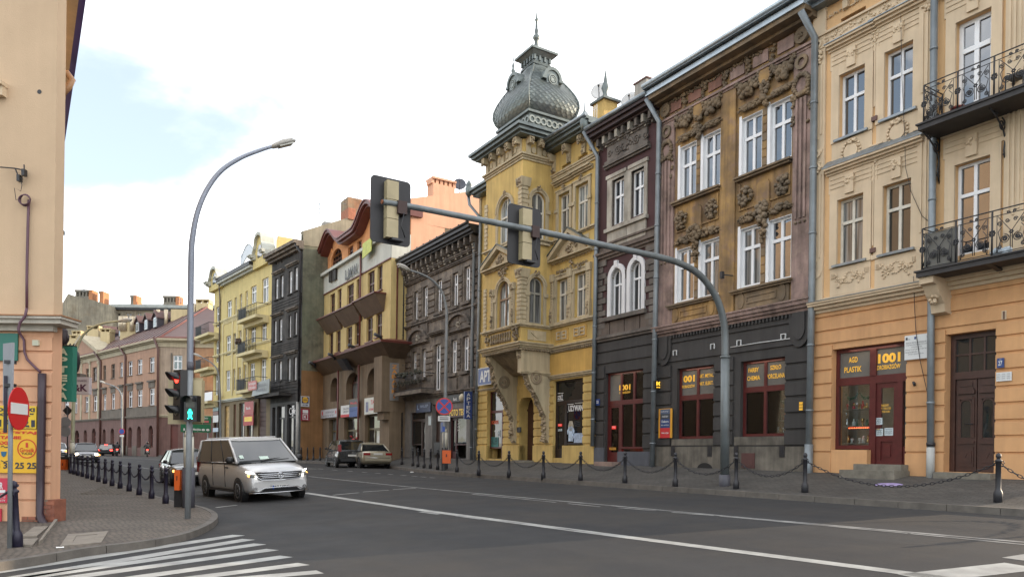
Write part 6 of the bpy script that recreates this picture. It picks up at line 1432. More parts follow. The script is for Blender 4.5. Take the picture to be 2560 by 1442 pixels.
mb=MB();f.box(mb,um-.5,um+.5,vb_,vb_+.10,-2.0,-1.05);mb.build('cap',M_COPPER,pst);q=f.W(um,vb_+.1,-1.52);mb=MB();mb.lathe(q,[(.28,0),(.12,.2),(.10,.4),(.18,.6),(.10,.85),(.06,1.1),(.015,1.4)],10);mb.build('finial',M_COPPER,pst)
dish(tuple(f.W(*f.uv(1501,232,-1.8),-1.8)),.42,(-.75,-.6,.35),'pale satellite dish on the roof behind the yellow pinnacle')
rl=MB();u0,u1=f.u(1420,330,-.6),f.u(1492,300,-.6);v0=ztop+.55
for v in(v0+.25,v0+.85):rl.tube([f.W(u0,v,-.6),f.W(u1,v,-.6)],.015,5)
for i in range(16):u=u0+(u1-u0)*i/15;rl.tube([f.W(u,v0,-.6),f.W(u,v0+1.0,-.6)],.012,5)
b.part('roof_railing',rl,M_WHITE)
bd=board('pharmacy_sign','blue and white pharmacy sign partly hidden by the carved console of the yellow house',f,1197,1262,917,958,.25,M_BLUES,frame=M_SIGNW);text_on(bd,'APTEKA',.06,.95,.15,.85,M_SIGNW,.03,f)
p0=Vector(f.W(f.u(1192,1010),0,.15).xy);p1=Vector(f.W(f.u(1192,1010),0,.15).xy)+f.n*.95
gs=F(tuple(p1+f.n*.0),tuple(p1+Vector((.55,-.04))));
vb_,vt_=gs.v(1170,1047),gs.v(1170,978);u0,u1=gs.u(1161.5,1010),gs.u(1180.5,1010)
ps=thing('hanging_pharmacy_sign','tall blue projecting pharmacy sign with white letters between grey and yellow houses','sign',gs.W((u0+u1)/2,vb_,0));mb=MB();gs.box(mb,u0,u1,vb_,vt_,-.12,0);mb.build('panel',M_BLUES,ps)
column_lettering('APTEKA',gs,u0+(u1-u0)*.25,u1-(u1-u0)*.25,vt_-.06,vb_+.05,.006,M_SIGNW,ps)
mb=MB()
for v in(vb_+(vt_-vb_)*.15,vb_+(vt_-vb_)*.6):mb.tube([gs.W(u1,v,-.06),gs.W(gs.u(1196,1010),v,-.06)],.02,5)
mb.build('bracket',M_BLACK,ps)
# sooty grey house between the shopping house and the yellow one
M_SOOTST=stucco('soot_black_stone',(0.125,0.105,0.088),var=0.35,streak=0.3,c2amt=.8,col2=(.225,.19,.15),c2scale=1.4,stain=(.035,.030,.027),stain_amt=.6)
M_SOOTST2=stucco('soot_brown_stone',(0.165,0.138,0.112),var=0.35,streak=0.3,c2amt=.8,col2=(.06,.05,.043),c2scale=1.8)
M_PALEOR=stucco('pale_flaked_ornament',(.30,.27,.22),var=.3,streak=.2)
M_GREYREN=stucco('grey_render',(.19,.185,.175),var=.2,streak=.25,c2amt=.4,col2=(.12,.115,.11),c2scale=1.0)
f=F(plan(1008),plan(1193));b=Bld('sooty_grey_house','low sooty grey stone house with white casements and a dark balcony',f);FD=f
L_=f.L;zb=b.z0-.6;vc=f.v(1100,990);ztop=f.v(1100,632)
oA=(f.u(1026,1070),f.u(1063,1070),f.v(1045,1146),f.v(1045,1030));oM=(f.u(1080,1070),f.u(1101,1070),f.v(1090,1148),f.v(1090,1010));oB=(f.u(1123,1065),f.u(1166,1065),f.v(1145,1146),f.v(1145,1018))
b.ops['g']=[oA,oM,oB]
b.wall('ground_floor_wall',M_GREYREN,f,0,L_,zb,vc,'g',rv=.3)
M_SHOPBR=mat('brown_shop_joinery',(.045,.026,.020),.45,var=.2)
G_SHOPD=MATS['dark_shop_glass']
sA,dl=simple_front(b,f,oA,.12,(f.u(1050,1070),oA[1]),f.v(1040,1050),M_SHOPBR,G_SHOPD,f.v(1037,1112))
sB,dl2=simple_front(b,f,oB,.12,(oB[0],f.u(1136,1065)),f.v(1145,1043),mat('dark_maroon_joinery',(.05,.012,.014),.45,var=.2),G_SHOPD,f.v(1150,1112))
mb=MB();f.box(mb,*oM,-.35,-.28);b.part('passage_door',mb,M_SHOPBR)
mb=MB();f.box(mb,oB[0],oB[1],f.v(1145,1042),oB[3],-.02,.06);o=b.part('shop_fascia',mb,MATS['dark_maroon_joinery'])
lp('FOTO TECH',f,1124,1168,1022,1038,.07,mat('yellow_letters',(.60,.42,.06),.5,var=0,emis=(.6,.4,.05),estr=.15),b.root,.02)  # yellow lettering has a slight added glow
for i in range(4):lp(('WYWOLYWANIE','ODBITKI','ZDJECIA','ALBUMY')[i],f,1141,1150,1049+8*i,1053+8*i,dl2,M_LETW,b.root,0)
bd=board('shop_sign','dark blue shop sign over the left shop of the sooty grey house',f,1041,1077,1006,1030,.12,mat('dark_blue_sign',(.015,.03,.09),.45,var=.1));text_on(bd,'SKLEP',.3,.85,.5,.75,mat('pale_blue_ink',(.3,.4,.6),.5,var=0),.02,f);text_on(bd,'L',.1,.2,.3,.8,MATS['pale_blue_ink'],.04,f)
mb=MB();f.box(mb,f.u(1113,995),f.u(1168,995),f.v(1140,1005),f.v(1140,985),-.02,.08);b.part('dark_fascia',mb,M_BLACK);lp('Bank',f,1133,1142,993,1001,.09,M_LETW,b.root,.01)
mb=MB();q=f.W(*f.uv(1155,993,.35),.35);mb.lathe((q.x,q.y,q.z-.25),[(.05,0),(.16,.12),(.17,.3),(.05,.45)],10);tag(mb.build('globe_lamp',mat('cream_globe',(.5,.45,.33),.4,var=0)),'cream globe lamp on the dark fascia beside the tall blue sign','lamp')
for x,y,yy,lb,m_ in((1106,1055,1080,'small blue notice board on the pier beside the no stopping sign',M_BLUES),(1075,1040,1062,'pale paper notice on the pier left of the passage',M_PAPER)):
 mb=MB();u=f.u(x,y);f.box(mb,u-.16,u+.16,f.v(x,yy),f.v(x,y),0,.03);tag(mb.build('wall_notice',m_),lb,'notice')
for x0,x1 in((1085,1100),):mb=MB();f.box(mb,f.u(x0,1120),f.u(x1,1120),f.v(1092,1135),f.v(1092,1105),-.2,.0);b.part('meter_box',mb,M_BLACK)
K='u'
T=[(1035,1045,728,800),(1057,1068.5,715.6,792),(1091,1104,698,779),(1130.5,1144.5,681.5,765),(1160,1174.5,665,752)]
V=[(1030,1041,879,949),(1053,1064,872,942),(1085.5,1101,860,975),(1126.5,1141,848.5,932),(1155.6,1171,840,926)]
tw=[b.win(f,*q,K,rv=.16,trans=.66,glass=G_DARK,fw=.09)for q in T];vw=[b.win(f,*q,K,rv=.16,trans=.66,glass=G_DARK if i<3 else G_BLUE,fw=.09)for i,q in enumerate(V)]
b.wall('upper_wall',M_SOOTST,f,0,L_,vc,ztop,K,rv=.25)
sill1,sill2=vw[0][2],tw[0][2]
def opsx(ws,e=.10):return[(w[0]-e,w[1]+e,w[2]-.15,w[3]+.12)for w in ws]
def blocks(v0,v1,n,ws,m):
 h=(v1-v0)/n
 for r in range(n):
  mid=v0+h*(r+.5)
  for s0,s1 in subtract(.05,L_-.1,[(o[0],o[1])for o in opsx(ws)if o[2]<mid<o[3]]):
   k=max(1,int((s1-s0)/.62));w=(s1-s0)/k
   for i in range(k):
    mb=MB();c=.03;a,c_=s0+w*i+.015,s0+w*(i+1)-.015;y0,y1=v0+h*r+.02,v0+h*(r+1)-.02
    mb.hexa([f.W(a,y0,-.01),f.W(c_,y0,-.01),f.W(c_-c,y0+c,.07),f.W(a+c,y0+c,.07),f.W(a,y1,-.01),f.W(c_,y1,-.01),f.W(c_-c,y1-c,.07),f.W(a+c,y1-c,.07)]);b.part('rusticated_block',mb,random.choice((M_SOOTST,M_SOOTST2,M_SOOTST2)))
blocks(vw[0][2]+.05,vw[0][3]+.10,5,vw,0);blocks(tw[0][2]+.05,tw[0][3]+.12,5,tw,0)
orn=MB()
for ws in(vw,tw):
 for w in ws:mb=MB();f.box(mb,w[0]-.16,w[1]+.16,w[2]-.20,w[2]-.03,-.02,.16);b.part('sill',mb,M_SOOTST2)
for a,c in((0,1),(3,4)):
 u0,u1=vw[a][0]-.45,vw[c][1]+.45;cu=(u0+u1)/2;v=vw[a][3]+.45;r=(u1-u0)/2
 mb=MB();f.band(mb,u0-.05,u1+.05,v-.12,[(.06,.1),(.06,.2)]);f.ring(mb,cu,v,r*.86,r,-.02,.22,8,172,12,.62);f.ring(mb,cu,v,0.05,r*.86,-.02,.05,0,180,10,.62);b.part('segmental_pediment',mb,M_SOOTST2);cluster(orn,f,cu,v+.3,.3,.18,.06,14,.07)
 u0,u1=tw[a][0]-.4,tw[c][1]+.4;mb=MB();f.band(mb,u0,u1,tw[a][3]+.62,[(.07,.1),(.08,.22),(.05,.28)]);b.part('window_hood',mb,M_SOOTST2)
for w,dv in((tw[2],.62),(vw[2],.5)):mb=MB();f.band(mb,w[0]-.45,w[1]+.45,w[3]+dv,[(.07,.1),(.08,.22),(.05,.28)]);b.part('window_hood',mb,M_SOOTST2)
mb=MB();f.band(mb,0,L_,vc-.05,[(.1,.08),(.1,.18),(.06,.24)]);b.part('string_course',mb,M_SOOTST2)
mb=MB();f.band(mb,0,L_,sill2-.42,[(.08,.08),(.10,.16)]);b.part('sill_course',mb,M_SOOTST2)
for w in(vw[3],vw[4],tw[0],tw[1],tw[3],tw[4]):mb=MB();f.box(mb,w[0]-.2,w[1]+.2,w[2]-1.1,w[2]-.3,-.01,.08);b.part('apron_panel',mb,M_SOOTST2)
for i in range(14):
 u=.35+(L_-.7)*i/13;mb=MB();f.box(mb,u-.10,u+.10,ztop-.95,ztop-.1,-.01,.14);f.box(mb,u-.10,u+.10,ztop-.45,ztop-.05,.14,.40);b.part('eave_console',mb,M_SOOTST2);
 for k in range(5):f.blob(orn,u,ztop-.9+k*.16,.16+.05*k,.075)
b.part('pale_leaf_ornaments',orn,M_PALEOR,stuff=True)
mb=MB();f.band(mb,0,L_,ztop-1.15,[(.08,.1),(.06,.16)]);b.part('frieze_moulding',mb,M_SOOTST2)
M_DKEAVE=mat('dark_eaves_metal',(.035,.035,.036),.5,metal=.3,var=.3)
mb=MB();f.band(mb,-.05,L_+.05,ztop-.05,[(.10,.45),(.16,.6),(.18,.74)]);b.part('eaves_cornice',mb,M_DKEAVE)
mb=MB();mb.tube([f.W(-.1,ztop+.44,.75),f.W(L_,ztop+.44,.75)],.08,8);b.part('gutter',mb,M_DKEAVE)
for i in range(11):mb=MB();u=.4+(L_-.8)*i/10;f.box(mb,u-.02,u+.02,ztop+.4,ztop+.66,.6,.66);b.part('snow_hook',mb,M_DKEAVE)
b.ends(f,0,L_,zb,ztop+.3,M_GREYREN);b.body(f,0,L_,ztop+.35,11,M_SOOTST2,back=.9,roof=M_ZINC,rise=.35)
pipe(b,f,[(f.u(1168,555,.6),f.v(1168,556,.6),.65),(f.u(1186,585,.14),f.v(1186,585,.14),.14),(f.u(1180,850,.14),f.v(1180,850,.14),.14),(f.u(1178,1155,.14),f.v(1178,1155,.14),.14)],.08)
pipe(b,f,[(.12,ztop+.3,.6),(.12,ztop-.4,.2),(.12,zb+.6,.2)],.09,M_DKEAVE)
u0,u1=f.u(1020,960),f.u(1090,960);v=f.v(1060,978);mb=MB();f.box(mb,u0,u1,v-.22,v,0,.95);bal=b.part('balcony',mb,M_SOOTST)
rl=MB()
for vv in(v+.05,v+.95):rl.tube([f.W(u0+.03,vv,.02),f.W(u0+.03,vv,.92),f.W(u1-.03,vv,.92),f.W(u1-.03,vv,.02)],.025,5)
for i in range(26):u=u0+.03+(u1-u0-.06)*i/25;rl.tube([f.W(u,v,.92),f.W(u,v+.95,.92)],.016,4)
b.part('railing',rl,M_BLACK,bal)
sc=MB()
for i in range(8):scroll(sc,None,(u0+.3+(u1-u0-.6)*i/7,v+.5),.2,1.8,lambda a,vv:f.W(a,vv,.94),.02,4,1 if i%2 else-1)
for i in range(30):sc.blob(f.W(random.uniform(u0+.1,u1-.1),v+.95+random.uniform(-.05,.2),.9),random.uniform(.06,.13))
b.part('dry_plants',sc,mat('dry_dark_plant',(.030,.032,.022),.8,var=.3),bal,stuff=True)
# cream shopping house with the brown sloping cornice
gp=plan(1008);Dn=Vector((math.cos(YAW),0))
M_CREAMY=stucco('cream_yellow_render',(.50,.39,.17),var=.08,streak=.12)
M_GREYW=stucco('grey_white_panel',(.47,.48,.43),var=.07,streak=.14)
M_SALM=stucco('salmon_render',(.60,.33,.21),var=.06,streak=.10)
M_PEACHB=stucco('peach_attic_boards',(.56,.26,.11),var=.12,streak=.08)
M_BEIGE=stucco('brown_beige_render',(.185,.135,.085),var=.13,streak=.22,c2amt=.3,col2=(.13,.098,.066),c2scale=.8)
M_BRCOR=mat('brown_sloping_cornice',(.115,.078,.050),.6,var=.18,streak=.2)
M_REDTR=mat('red_brown_trim',(.115,.030,.022),.45,var=.15)
M_BRWIN=mat('red_brown_frames',(.075,.026,.016),.45,var=.15)
tL=gp[0]-1.06
f=F(plan_t(803,tL+.1),plan_t(972,tL));b=Bld('cream_shopping_house','cream shopping house with red curved attic roof and a brown sloping cornice over its shops',f);FD=f
L_=f.L;zb=b.z0-.8;vc=f.v(885,893);vct=f.v(885,877);vwh0=f.v(885,696);vwh1=f.v(885,645);vat=f.v(885,597)
side=F(tuple(f.W(L_,0,0).xy),tuple(f.W(L_,0,-1.3).xy))
K='u'
Wd=[]
for q in((825,837,735,788),(844,853.5,723,778),(867.5,884,711,765),(891,902,697,755),(919,936,679,738),(943.5,956,664,726)):Wd.append(b.win(f,*q,K,rv=.14,fr=M_BRWIN,trans=.5,cols=2,glass=G_BLUE,fw=.09,sill=M_REDTR))
Qd=[]
for q in((822,833,833,888),(840,851.5,827,880),(866,880,817,872),(887,899.5,806,862),(916,931.5,793,854),(939.5,955,783,841)):Qd.append(b.win(f,*q,K,rv=.14,fr=M_BRWIN,trans=.5,cols=2,glass=G_BLUE,fw=.09,sill=M_REDTR))
b.wall('upper_wall',M_CREAMY,f,0,L_,vc,vwh0,K,rv=.2)
mb=MB();f.box(mb,0,L_,vwh0,vwh1,-1.2,.06);f.box(mb,-.08,L_+.08,vwh1-.08,vwh1+.14,-1.2,.32);b.part('grey_band',mb,M_GREYW)
mb=MB();f.box(mb,0,L_,vwh0-.05,vwh0+.02,0,.09);b.part('band_trim',mb,M_REDTR)
mb=MB();side.box(mb,0,1.3,vc,vwh0,-.02,0);b.part('side_return',mb,M_CREAMY);mb=MB();side.box(mb,0,1.3,vwh0,vwh1+.2,-.02,.02);b.part('side_return',mb,M_GREYW)
mb=MB();side.box(mb,0.35,.43,vct,vwh0,.02,.10);side.box(mb,1.15,1.25,vct,vwh0,.02,.12);b.part('downpipe',mb,M_REDTR)
for i in(0,2,4):
 u0,u1=Qd[i][0]-.35,Qd[i+1][1]+.35;v0=Qd[i][3]*.5+Qd[i+1][3]*.5
 mb=MB();P=[(u0-.3,v0+1.0,0),(u1+.3,v0+1.0,0)]
 mb.hexa([f.W(u0,v0+.02,-.02),f.W(u1,v0+.02,-.02),f.W(u1,v0+.02,.05),f.W(u0,v0+.02,.05),f.W(u0-.25,v0+1.05,-.02),f.W(u1+.25,v0+1.05,-.02),f.W(u1+.25,v0+1.05,.75),f.W(u0-.25,v0+1.05,.75)]);c_=b.part('sloping_hood',mb,M_BRCOR)
 mb=MB();f.box(mb,u0-.3,u1+.3,v0+1.05,v0+1.13,-.02,.82);b.part('hood_flashing',mb,M_REDTR,c_)
mb=MB();u=f.u(905,800);mb.tube([f.W(u,vwh1-.1,.15),f.W(u,vct,.15)],.07,6);b.part('downpipe',mb,M_REDTR)
lettering('L.M.W.',f,f.u(868,690),f.u(900,672),f.v(884,693),f.v(884,667),.16,mat('black_letters',(.02,.015,.012),.4,var=0),b.root,.04)
for x0,x1,y0,y1 in((829,836,680,705),(838,846,675,701)):mb=MB();xm=(x0+x1)/2;f.box(mb,f.u(x0,y0),f.u(x1,y0),f.v(xm,y1),f.v(xm,y0),.1,.22);b.part('black_letter_panel',mb,MATS['black_letters'])
A='a'
ab=f.off(-.25)
aw=[b.win(ab,828,855,622,668,A,rv=.15,fr=M_BRWIN,arch=True,rise=.9,cols=4,trans=.45,glass=G_DARK,fw=.08,spandrel=M_PEACHB),b.win(ab,870,883,616,641,A,rv=.15,fr=M_BRWIN,glass=G_BLUE,fw=.09),b.win(ab,893,904,602,625,A,rv=.15,fr=M_BRWIN,glass=G_BLUE,fw=.09),b.win(ab,924,952,567,612,A,rv=.15,fr=M_BRWIN,arch=True,rise=.9,cols=4,trans=.45,glass=G_BLUE,fw=.08,spandrel=M_PEACHB)]
def roofline(u):
 z=vat+.0
 for c in((aw[0][0]+aw[0][1])/2,(aw[3][0]+aw[3][1])/2):
  d=abs(u-c)/2.6
  if d<1:z+=1.25*(math.cos(math.pi*d)*.5+.5)
 return z
b.wall('attic_wall',M_PEACHB,ab,0,L_,vwh1+.1,vat-.1,A,rv=.2)
n=40;mb=MB();pts=[(L_*i/n,roofline(L_*i/n))for i in range(n+1)]
for(a,za),(c,zc)in zip(pts,pts[1:]):
 if any(w[0]<(a+c)/2<w[1]for w in(aw[0],aw[3])):continue
 ab.poly(mb,[(a,vat-.1),(c,vat-.1),(c,zc),(a,za)],-.2,0)
for w in(aw[0],aw[3]):
 us=[p for p in pts if w[0]<=p[0]<=w[1]]
 for(a,za),(c,zc)in zip(us,us[1:]):ab.poly(mb,[(a,max(w[3],vat-.1)),(c,max(w[3],vat-.1)),(c,zc),(a,za)],-.2,0)
b.part('attic_gable',mb,M_PEACHB)
mb=MB()
for(a,za),(c,zc)in zip([(-.25,roofline(0))]+pts,pts+[(L_+.25,roofline(L_))]):
 for o0,o1,d in((0,.16,.35),(.16,.36,.55),(.36,.46,.62)):f.poly(mb,[(a,za+o0),(c,zc+o0),(c,zc+o1),(a,za+o1)],-2.0,d)
b.part('curved_roof_edge',mb,M_REDTR)
mb=MB();u0,u1=f.u(922,620),f.u(944,610);f.poly(mb,[(u0,f.v(933,643)),(u1,f.v(933,636)),(u1,f.v(933,603)),(u0,f.v(933,606))],.4,.45);tag(mb.build('banner',mat('yellow_green_banner',(.42,.46,.10),.6,var=.2,scale=3)),'yellow green banner hanging from the right attic window of the cream house','banner')
mb=MB();zc0,zc1=f.v(885,918),f.v(885,893)
def wrapc(v0,d0,v1,d1,mb):
 mb.hexa([f.W(-.3,v0,-1.2),f.W(L_+d0,v0,-1.2),f.W(L_+d0,v0,d0),f.W(-.3,v0,d0),f.W(-.3-d1*.5,v1,-1.2),f.W(L_+d1,v1,-1.2),f.W(L_+d1,v1,d1),f.W(-.3-d1*.5,v1,d1)])
wrapc(zc0,.06,zc1+.1,1.0,mb);b.part('sloping_cornice',mb,M_BRCOR)
mb=MB();wrapc(zc1+.1,1.05,zc1+.24,1.08,mb);wrapc(zc1+.24,1.06,zc1+.5,.05,mb);b.part('cornice_roof',mb,M_REDTR)
for x,y in((789,910),(838,890),(889,868),(955,842)):
 q=f.W(*f.uv(x,y,.9),.9);mb=MB();mb.tube([(q.x,q.y,q.z-.25),(q.x-.1,q.y,q.z),(q.x-.55,q.y-.15,q.z+.1)],.10,6);b.part('floodlight',mb,M_BLACK)
mb=MB();q=f.W(*f.uv(868,908,.9),.9);f.hexa if False else None
u,v=f.uv(868,908,.5);mb.hexa([f.W(u-.6,v-.4,.25),f.W(u+.6,v-.5,.25),f.W(u+.6,v-.55,.6),f.W(u-.6,v-.45,.6),f.W(u-.6,v+.35,.75),f.W(u+.6,v+.25,.75),f.W(u+.6,v+.2,1.1),f.W(u-.6,v+.3,1.1)]);b.part('hanging_lamp_box',mb,M_BLACK)
r1=b.win(f,826,847.5,944,1003,'g',rv=.45,fr=M_BRWIN,arch=True,rise=.8,cols=2,trans=.66,glass=G_DARK,fw=.10,spandrel=M_BEIGE);r2=b.win(f,865,899,931,996,'g',rv=.45,fr=M_BRWIN,arch=True,rise=.9,cols=2,trans=.66,glass=G_CURT,fw=.10,spandrel=M_BEIGE);r3=b.win(f,918,951,919,985,'g',rv=.45,fr=M_BRWIN,arch=True,rise=.9,cols=2,trans=.66,glass=G_DARK,fw=.10,spandrel=M_BEIGE)
oS=[(f.u(822,1085),f.u(846.5,1085),zb+.8,f.v(834,1047)),(f.u(860,1080),f.u(898,1080),zb+.8,f.v(880,1043)),(f.u(912,1075),f.u(949,1075),zb+.8,f.v(930,1037))]
b.ops['g']+=oS
b.wall('ground_floor_wall',M_BEIGE,f,-.0,L_,zb,zc0+.1,'g',rv=.5)
mb=MB();mb.add([f.W(-.02,zb,0),f.W(-.02,zb,-1.3),f.W(-.02,zc0+.1,-1.3),f.W(-.02,zc0+.1,0)],[(0,1,2,3)]);b.part('end_wall',mb,M_BEIGE)
M_OLIVE=mat('olive_bronze_frames',(.11,.085,.035),.4,metal=.3,var=.15)
for i,o in enumerate(oS):
 s_,dl=simple_front(b,f,o,.25,(o[0]+(o[1]-o[0])*.45,o[1]),o[3]-.9,M_OLIVE,G_DARK if i else G_CURT)
 if i==1:
  mb=MB()
  for k in range(14):mb.blob(f.W(random.uniform(o[0]+.3,o[1]-.3),zb+1.4+random.random()*1.2,-.22),random.uniform(.06,.16))
  tag(mb.build('window_decorations',mat('red_decor',(.4,.03,.03),.5,var=.4,scale=8)),'red christmas decorations in the middle shop door of the cream house','decoration')
mb=MB()
for u in(f.u(853,1000),f.u(905,990)):mb.tube([f.W(u,zb,.25),f.W(u,zc0,.25)],.07,6)
b.part('downpipe',mb,M_REDTR)
pb=MB();u0=f.u(955,960);va,vb_=f.v(965,1030),zc0+.1
f.box(pb,u0,L_+.02,va,vb_,-1.0,.55);f.box(pb,u0+.15,L_-.1,va-.5,va,-.8,.35);b.part('projecting_bay',pb,M_BEIGE)
mb=MB();side.box(mb,0,1.3,zb,vb_,-.02,0);b.part('side_return',mb,M_BEIGE)
sb=F(tuple(f.W(L_+.02,0,.55).xy),tuple(f.W(L_+.02,0,-1.0).xy));v0,v1=sb.v(985,1001),sb.v(985,907)
zs_=thing('toy_shop_sign','grey vertical sign with orange letters on the end bay of the cream house','sign',sb.W(.6,v0,.03));mb=MB();a,c=sb.u(974,950),sb.u(996,950);sb.box(mb,a,c,v0,v1,0,.06);mb.build('panel',mat('grey_sign_panel',(.22,.21,.20),.5,var=.1),zs_)
column_lettering('ZABAWKI',sb,a+(c-a)*.2,c-(c-a)*.2,v1-.1,v0+.1,.066,mat('orange_sign_letters',(.62,.25,.03),.5,var=0),zs_,.03)
bd=board('grey_shop_sign','long pale grey shop sign with a red swirl on the cream house',f,794,846,1023,1044,.12,mat('pale_grey_sign',(.46,.47,.50),.5,var=.06));text_on(bd,'AGENCJA',.42,.82,.5,.75,MATS['grey_ink'],.02,f);text_on(bd,'KREDYTY',.1,.82,.14,.32,MATS['grey_ink'],.01,f)
o,u0,u1,v0,v1,d=bd
for a,r_ in((.27,.26),(.9,.2)):mb=MB();f.disc(mb,u0+(u1-u0)*a,(v0+v1)/2+.05,(v1-v0)*r_*.8,(v1-v0)*r_,d-.004,d);mb.build('red_emblem',mat('sign_red',(.55,.03,.04),.5,var=0),o)
bd=board('white_shop_sign','white shop sign with a red lower strip over the middle shop',f,853,874,1013,1042,.12,M_SIGNW);o,u0,u1,v0,v1,d=bd
mb=MB();f.box(mb,u0,u1,v0,v0+(v1-v0)*.22,d-.004,d);mb.build('red_strip',MATS['sign_red'],o);text_on(bd,'SALON',.3,.95,.62,.8,MATS['grey_ink'],.02,f);text_on(bd,'URODY',.3,.95,.36,.54,MATS['grey_ink'],.02,f)
bd=board('dark_shop_sign','black and blue shop sign beside the white one with a red strip',f,874,896.5,998,1036,.16,mat('black_sign',(.012,.012,.02),.4,var=0));o,u0,u1,v0,v1,d=bd
mb=MB();f.box(mb,u0+.05,u1-.1,v0-.15,v0+(v1-v0)*.5,d-.004,d);mb.build('blue_panel',mat('royal_blue_sign',(.03,.08,.28),.5,var=.1),o);text_on(bd,'Moda',.15,.85,.68,.85,MATS['sign_red'],.02,f);text_on(bd,'ODZIEZ',.1,.8,.22,.36,mat('pale_blue_ink',(.3,.4,.6)),.02,f)
bd=board('fashion_shop_sign','white shop sign with red letters and blue figures on the cream house',f,912,949,993,1034,.12,mat('cream_white_sign',(.56,.57,.52),.5,var=.05));o,u0,u1,v0,v1,d=bd;text_on(bd,'TANI',.45,.82,.58,.84,MATS['sign_red'],.02,f);text_on(bd,'ARMANI',.32,.82,.2,.36,MATS['sign_red'],.01,f)
for a in(.14,.24):mb=MB();f.box(mb,u0+(u1-u0)*a-.09,u0+(u1-u0)*a+.09,v0+.15,v1-.45,d-.004,d);f.disc(mb,u0+(u1-u0)*a,v1-.35,.09,.11,d-.004,d);mb.build('printed_figure',mat('ink_blue',(.04,.06,.20),.5,var=0),o)
mb=MB();f.box(mb,u1,u1+.35,v0,v1,.06,.2);mb.build('blue_edge',mat('sky_blue_edge',(.06,.20,.45),.5,var=0),o)
P0=Vector(f.W(L_,0,-1.3).xy);sw=F(tuple(P0),tuple(P0+Vector((9.0,.12))))
va=sw.v(1034,497);vb_=sw.v(1180,478)
mb=MB();sw.poly(mb,[(0,zb),(9,zb),(9,sw.v(1250,470)),(sw.u(1180,480),vb_),(0,va)],-.4,0);b.part('rear_party_wall',mb,M_SALM)
mb=MB();u0,u1=sw.u(1084,480),sw.u(1138,480);sw.box(mb,u0,u1,va-.2,sw.v(1110,462),-.9,-.05);c_=b.part('chimney',mb,M_SALM)
mb=MB()
v=sw.v(1110,462)
for i in range(6):u=u0+(u1-u0)*(i+.0)/5;sw.box(mb,u-.1,u+.1,v,v+.28,-.85,-.1)
sw.box(mb,u0-.08,u1+.08,v+.28,v+.40,-.98,.02);b.part('chimney_cap',mb,M_SALM,c_)
mb=MB();sw.box(mb,u0+.1,u1-.1,v,v+.28,-.8,-.5);b.part('flue_openings',mb,M_DARK,c_)
mb=MB();f.box(mb,L_-.15,L_-.03,vwh1,vat+.1,-2.0,-.25);b.part('attic_end_wall',mb,M_PEACHB)
mb=MB();f.box(mb,.2,L_-.02,vat-.3,vat+.6,-9,-1.9);b.part('rear_block',mb,M_SALM)
mb=MB();f.box(mb,.05,L_-.05,zb,vat,-9,-1.3);b.part('rear_wall',mb,M_BEIGE)
dish(tuple(sw.W(*sw.uv(1149,463,-.3),-.3)),.42,(-.4,-.8,.35),'dark satellite dish beside the salmon chimney',mat('dark_dish',(.05,.055,.07),.5,var=0))
# black sooty house with the green party wall
M_GREEN=stucco('mossy_green_party_wall',(.115,.125,.085),var=.22,streak=.22,c2amt=.9,col2=(.20,.185,.13),c2scale=.22,stain=(.055,.062,.045),stain_amt=.5)
M_PARTYTOP=stucco('grey_tan_party_wall',(.26,.235,.17),var=.18,streak=.2,c2amt=.5,col2=(.18,.16,.12),c2scale=.5)
M_ORGP=stucco('orange_brown_party_wall',(.235,.125,.05),var=.15,streak=.2)
M_COAL=stucco('coal_black_plaster',(.030,.028,.027),var=.4,streak=.3,c2amt=.7,col2=(.062,.056,.050),c2scale=1.2)
cp=Vector(f.W(0,0,0).xy)
cnr=plan_t(750.5,cp.x-1.72)
gw=F(cnr,tuple(Vector(cnr)+Vector((1.0,.02))))
dirb=Vector((-.115,1.0)).normalized()
r_=ray(674,1140);bs=None
for i in range(2000):
 p=Vector(cnr)+dirb*(i*.02)
 if p.x/p.y<r_.x/r_.y:bs=p;break
f=F(tuple(bs),cnr);b=Bld('coal_black_house','narrow coal black tenement with a mossy green side wall and white windows',f);FD=f
L_=f.L;zb=b.z0-.8;ztop=f.v(712,640);vc=f.v(712,1005)
K='u';ws=[]
for q in((687.5,695,696,749),(700.5,708,688,744),(721.5,730,677,735),(735.5,744,668,727),(684,691,801.6,856.6),(697,705,797,852),(721,727.5,788,844),(735.5,742,780,838),(683.5,690,906.5,954),(696,704,902,951),(718.5,726,896,953),(733.5,741,892,950)):ws.append(b.win(f,*q,K,rv=.14,glass=G_CURT,fw=.12,trans=.68,sill=M_COAL))
for q in((689,694,655,661),(703,707,650,657),(722,729,632,642),(739,745,623,632)):b.win(f,*q,K,rv=.14,glass=G_DARK,fw=.06,trans=None,name='attic_window')
b.wall('upper_wall',M_COAL,f,0,L_,vc,ztop,K,rv=.2)
for i in(0,4,8):
 for j in(0,2):
  wA,wB=ws[i+j],ws[i+j+1];mb=MB();f.band(mb,wA[0]-.25,wB[1]+.25,wA[3]+.3,[(.1,.12),(.1,.24)]);b.part('window_hood',mb,M_SOOTST)
for v0,v1,n in((ws[8][2]-1.2,ws[8][2]-.2,4),(ws[8][3]+.6,ws[4][2]-.2,5),(ws[4][3]+.6,ws[0][2]-.2,4)):
 for k in range(n):mb=MB();f.box(mb,.1,L_-.1,v0+(v1-v0)*k/n+.03,v0+(v1-v0)*(k+1)/n-.03,-.01,.05);b.part('plaster_course',mb,M_COAL)
mb=MB();f.band(mb,-.1,L_+.05,ztop-.2,[(.2,.3),(.2,.55),(.25,.75)]);b.part('eaves',mb,M_SOOTST)
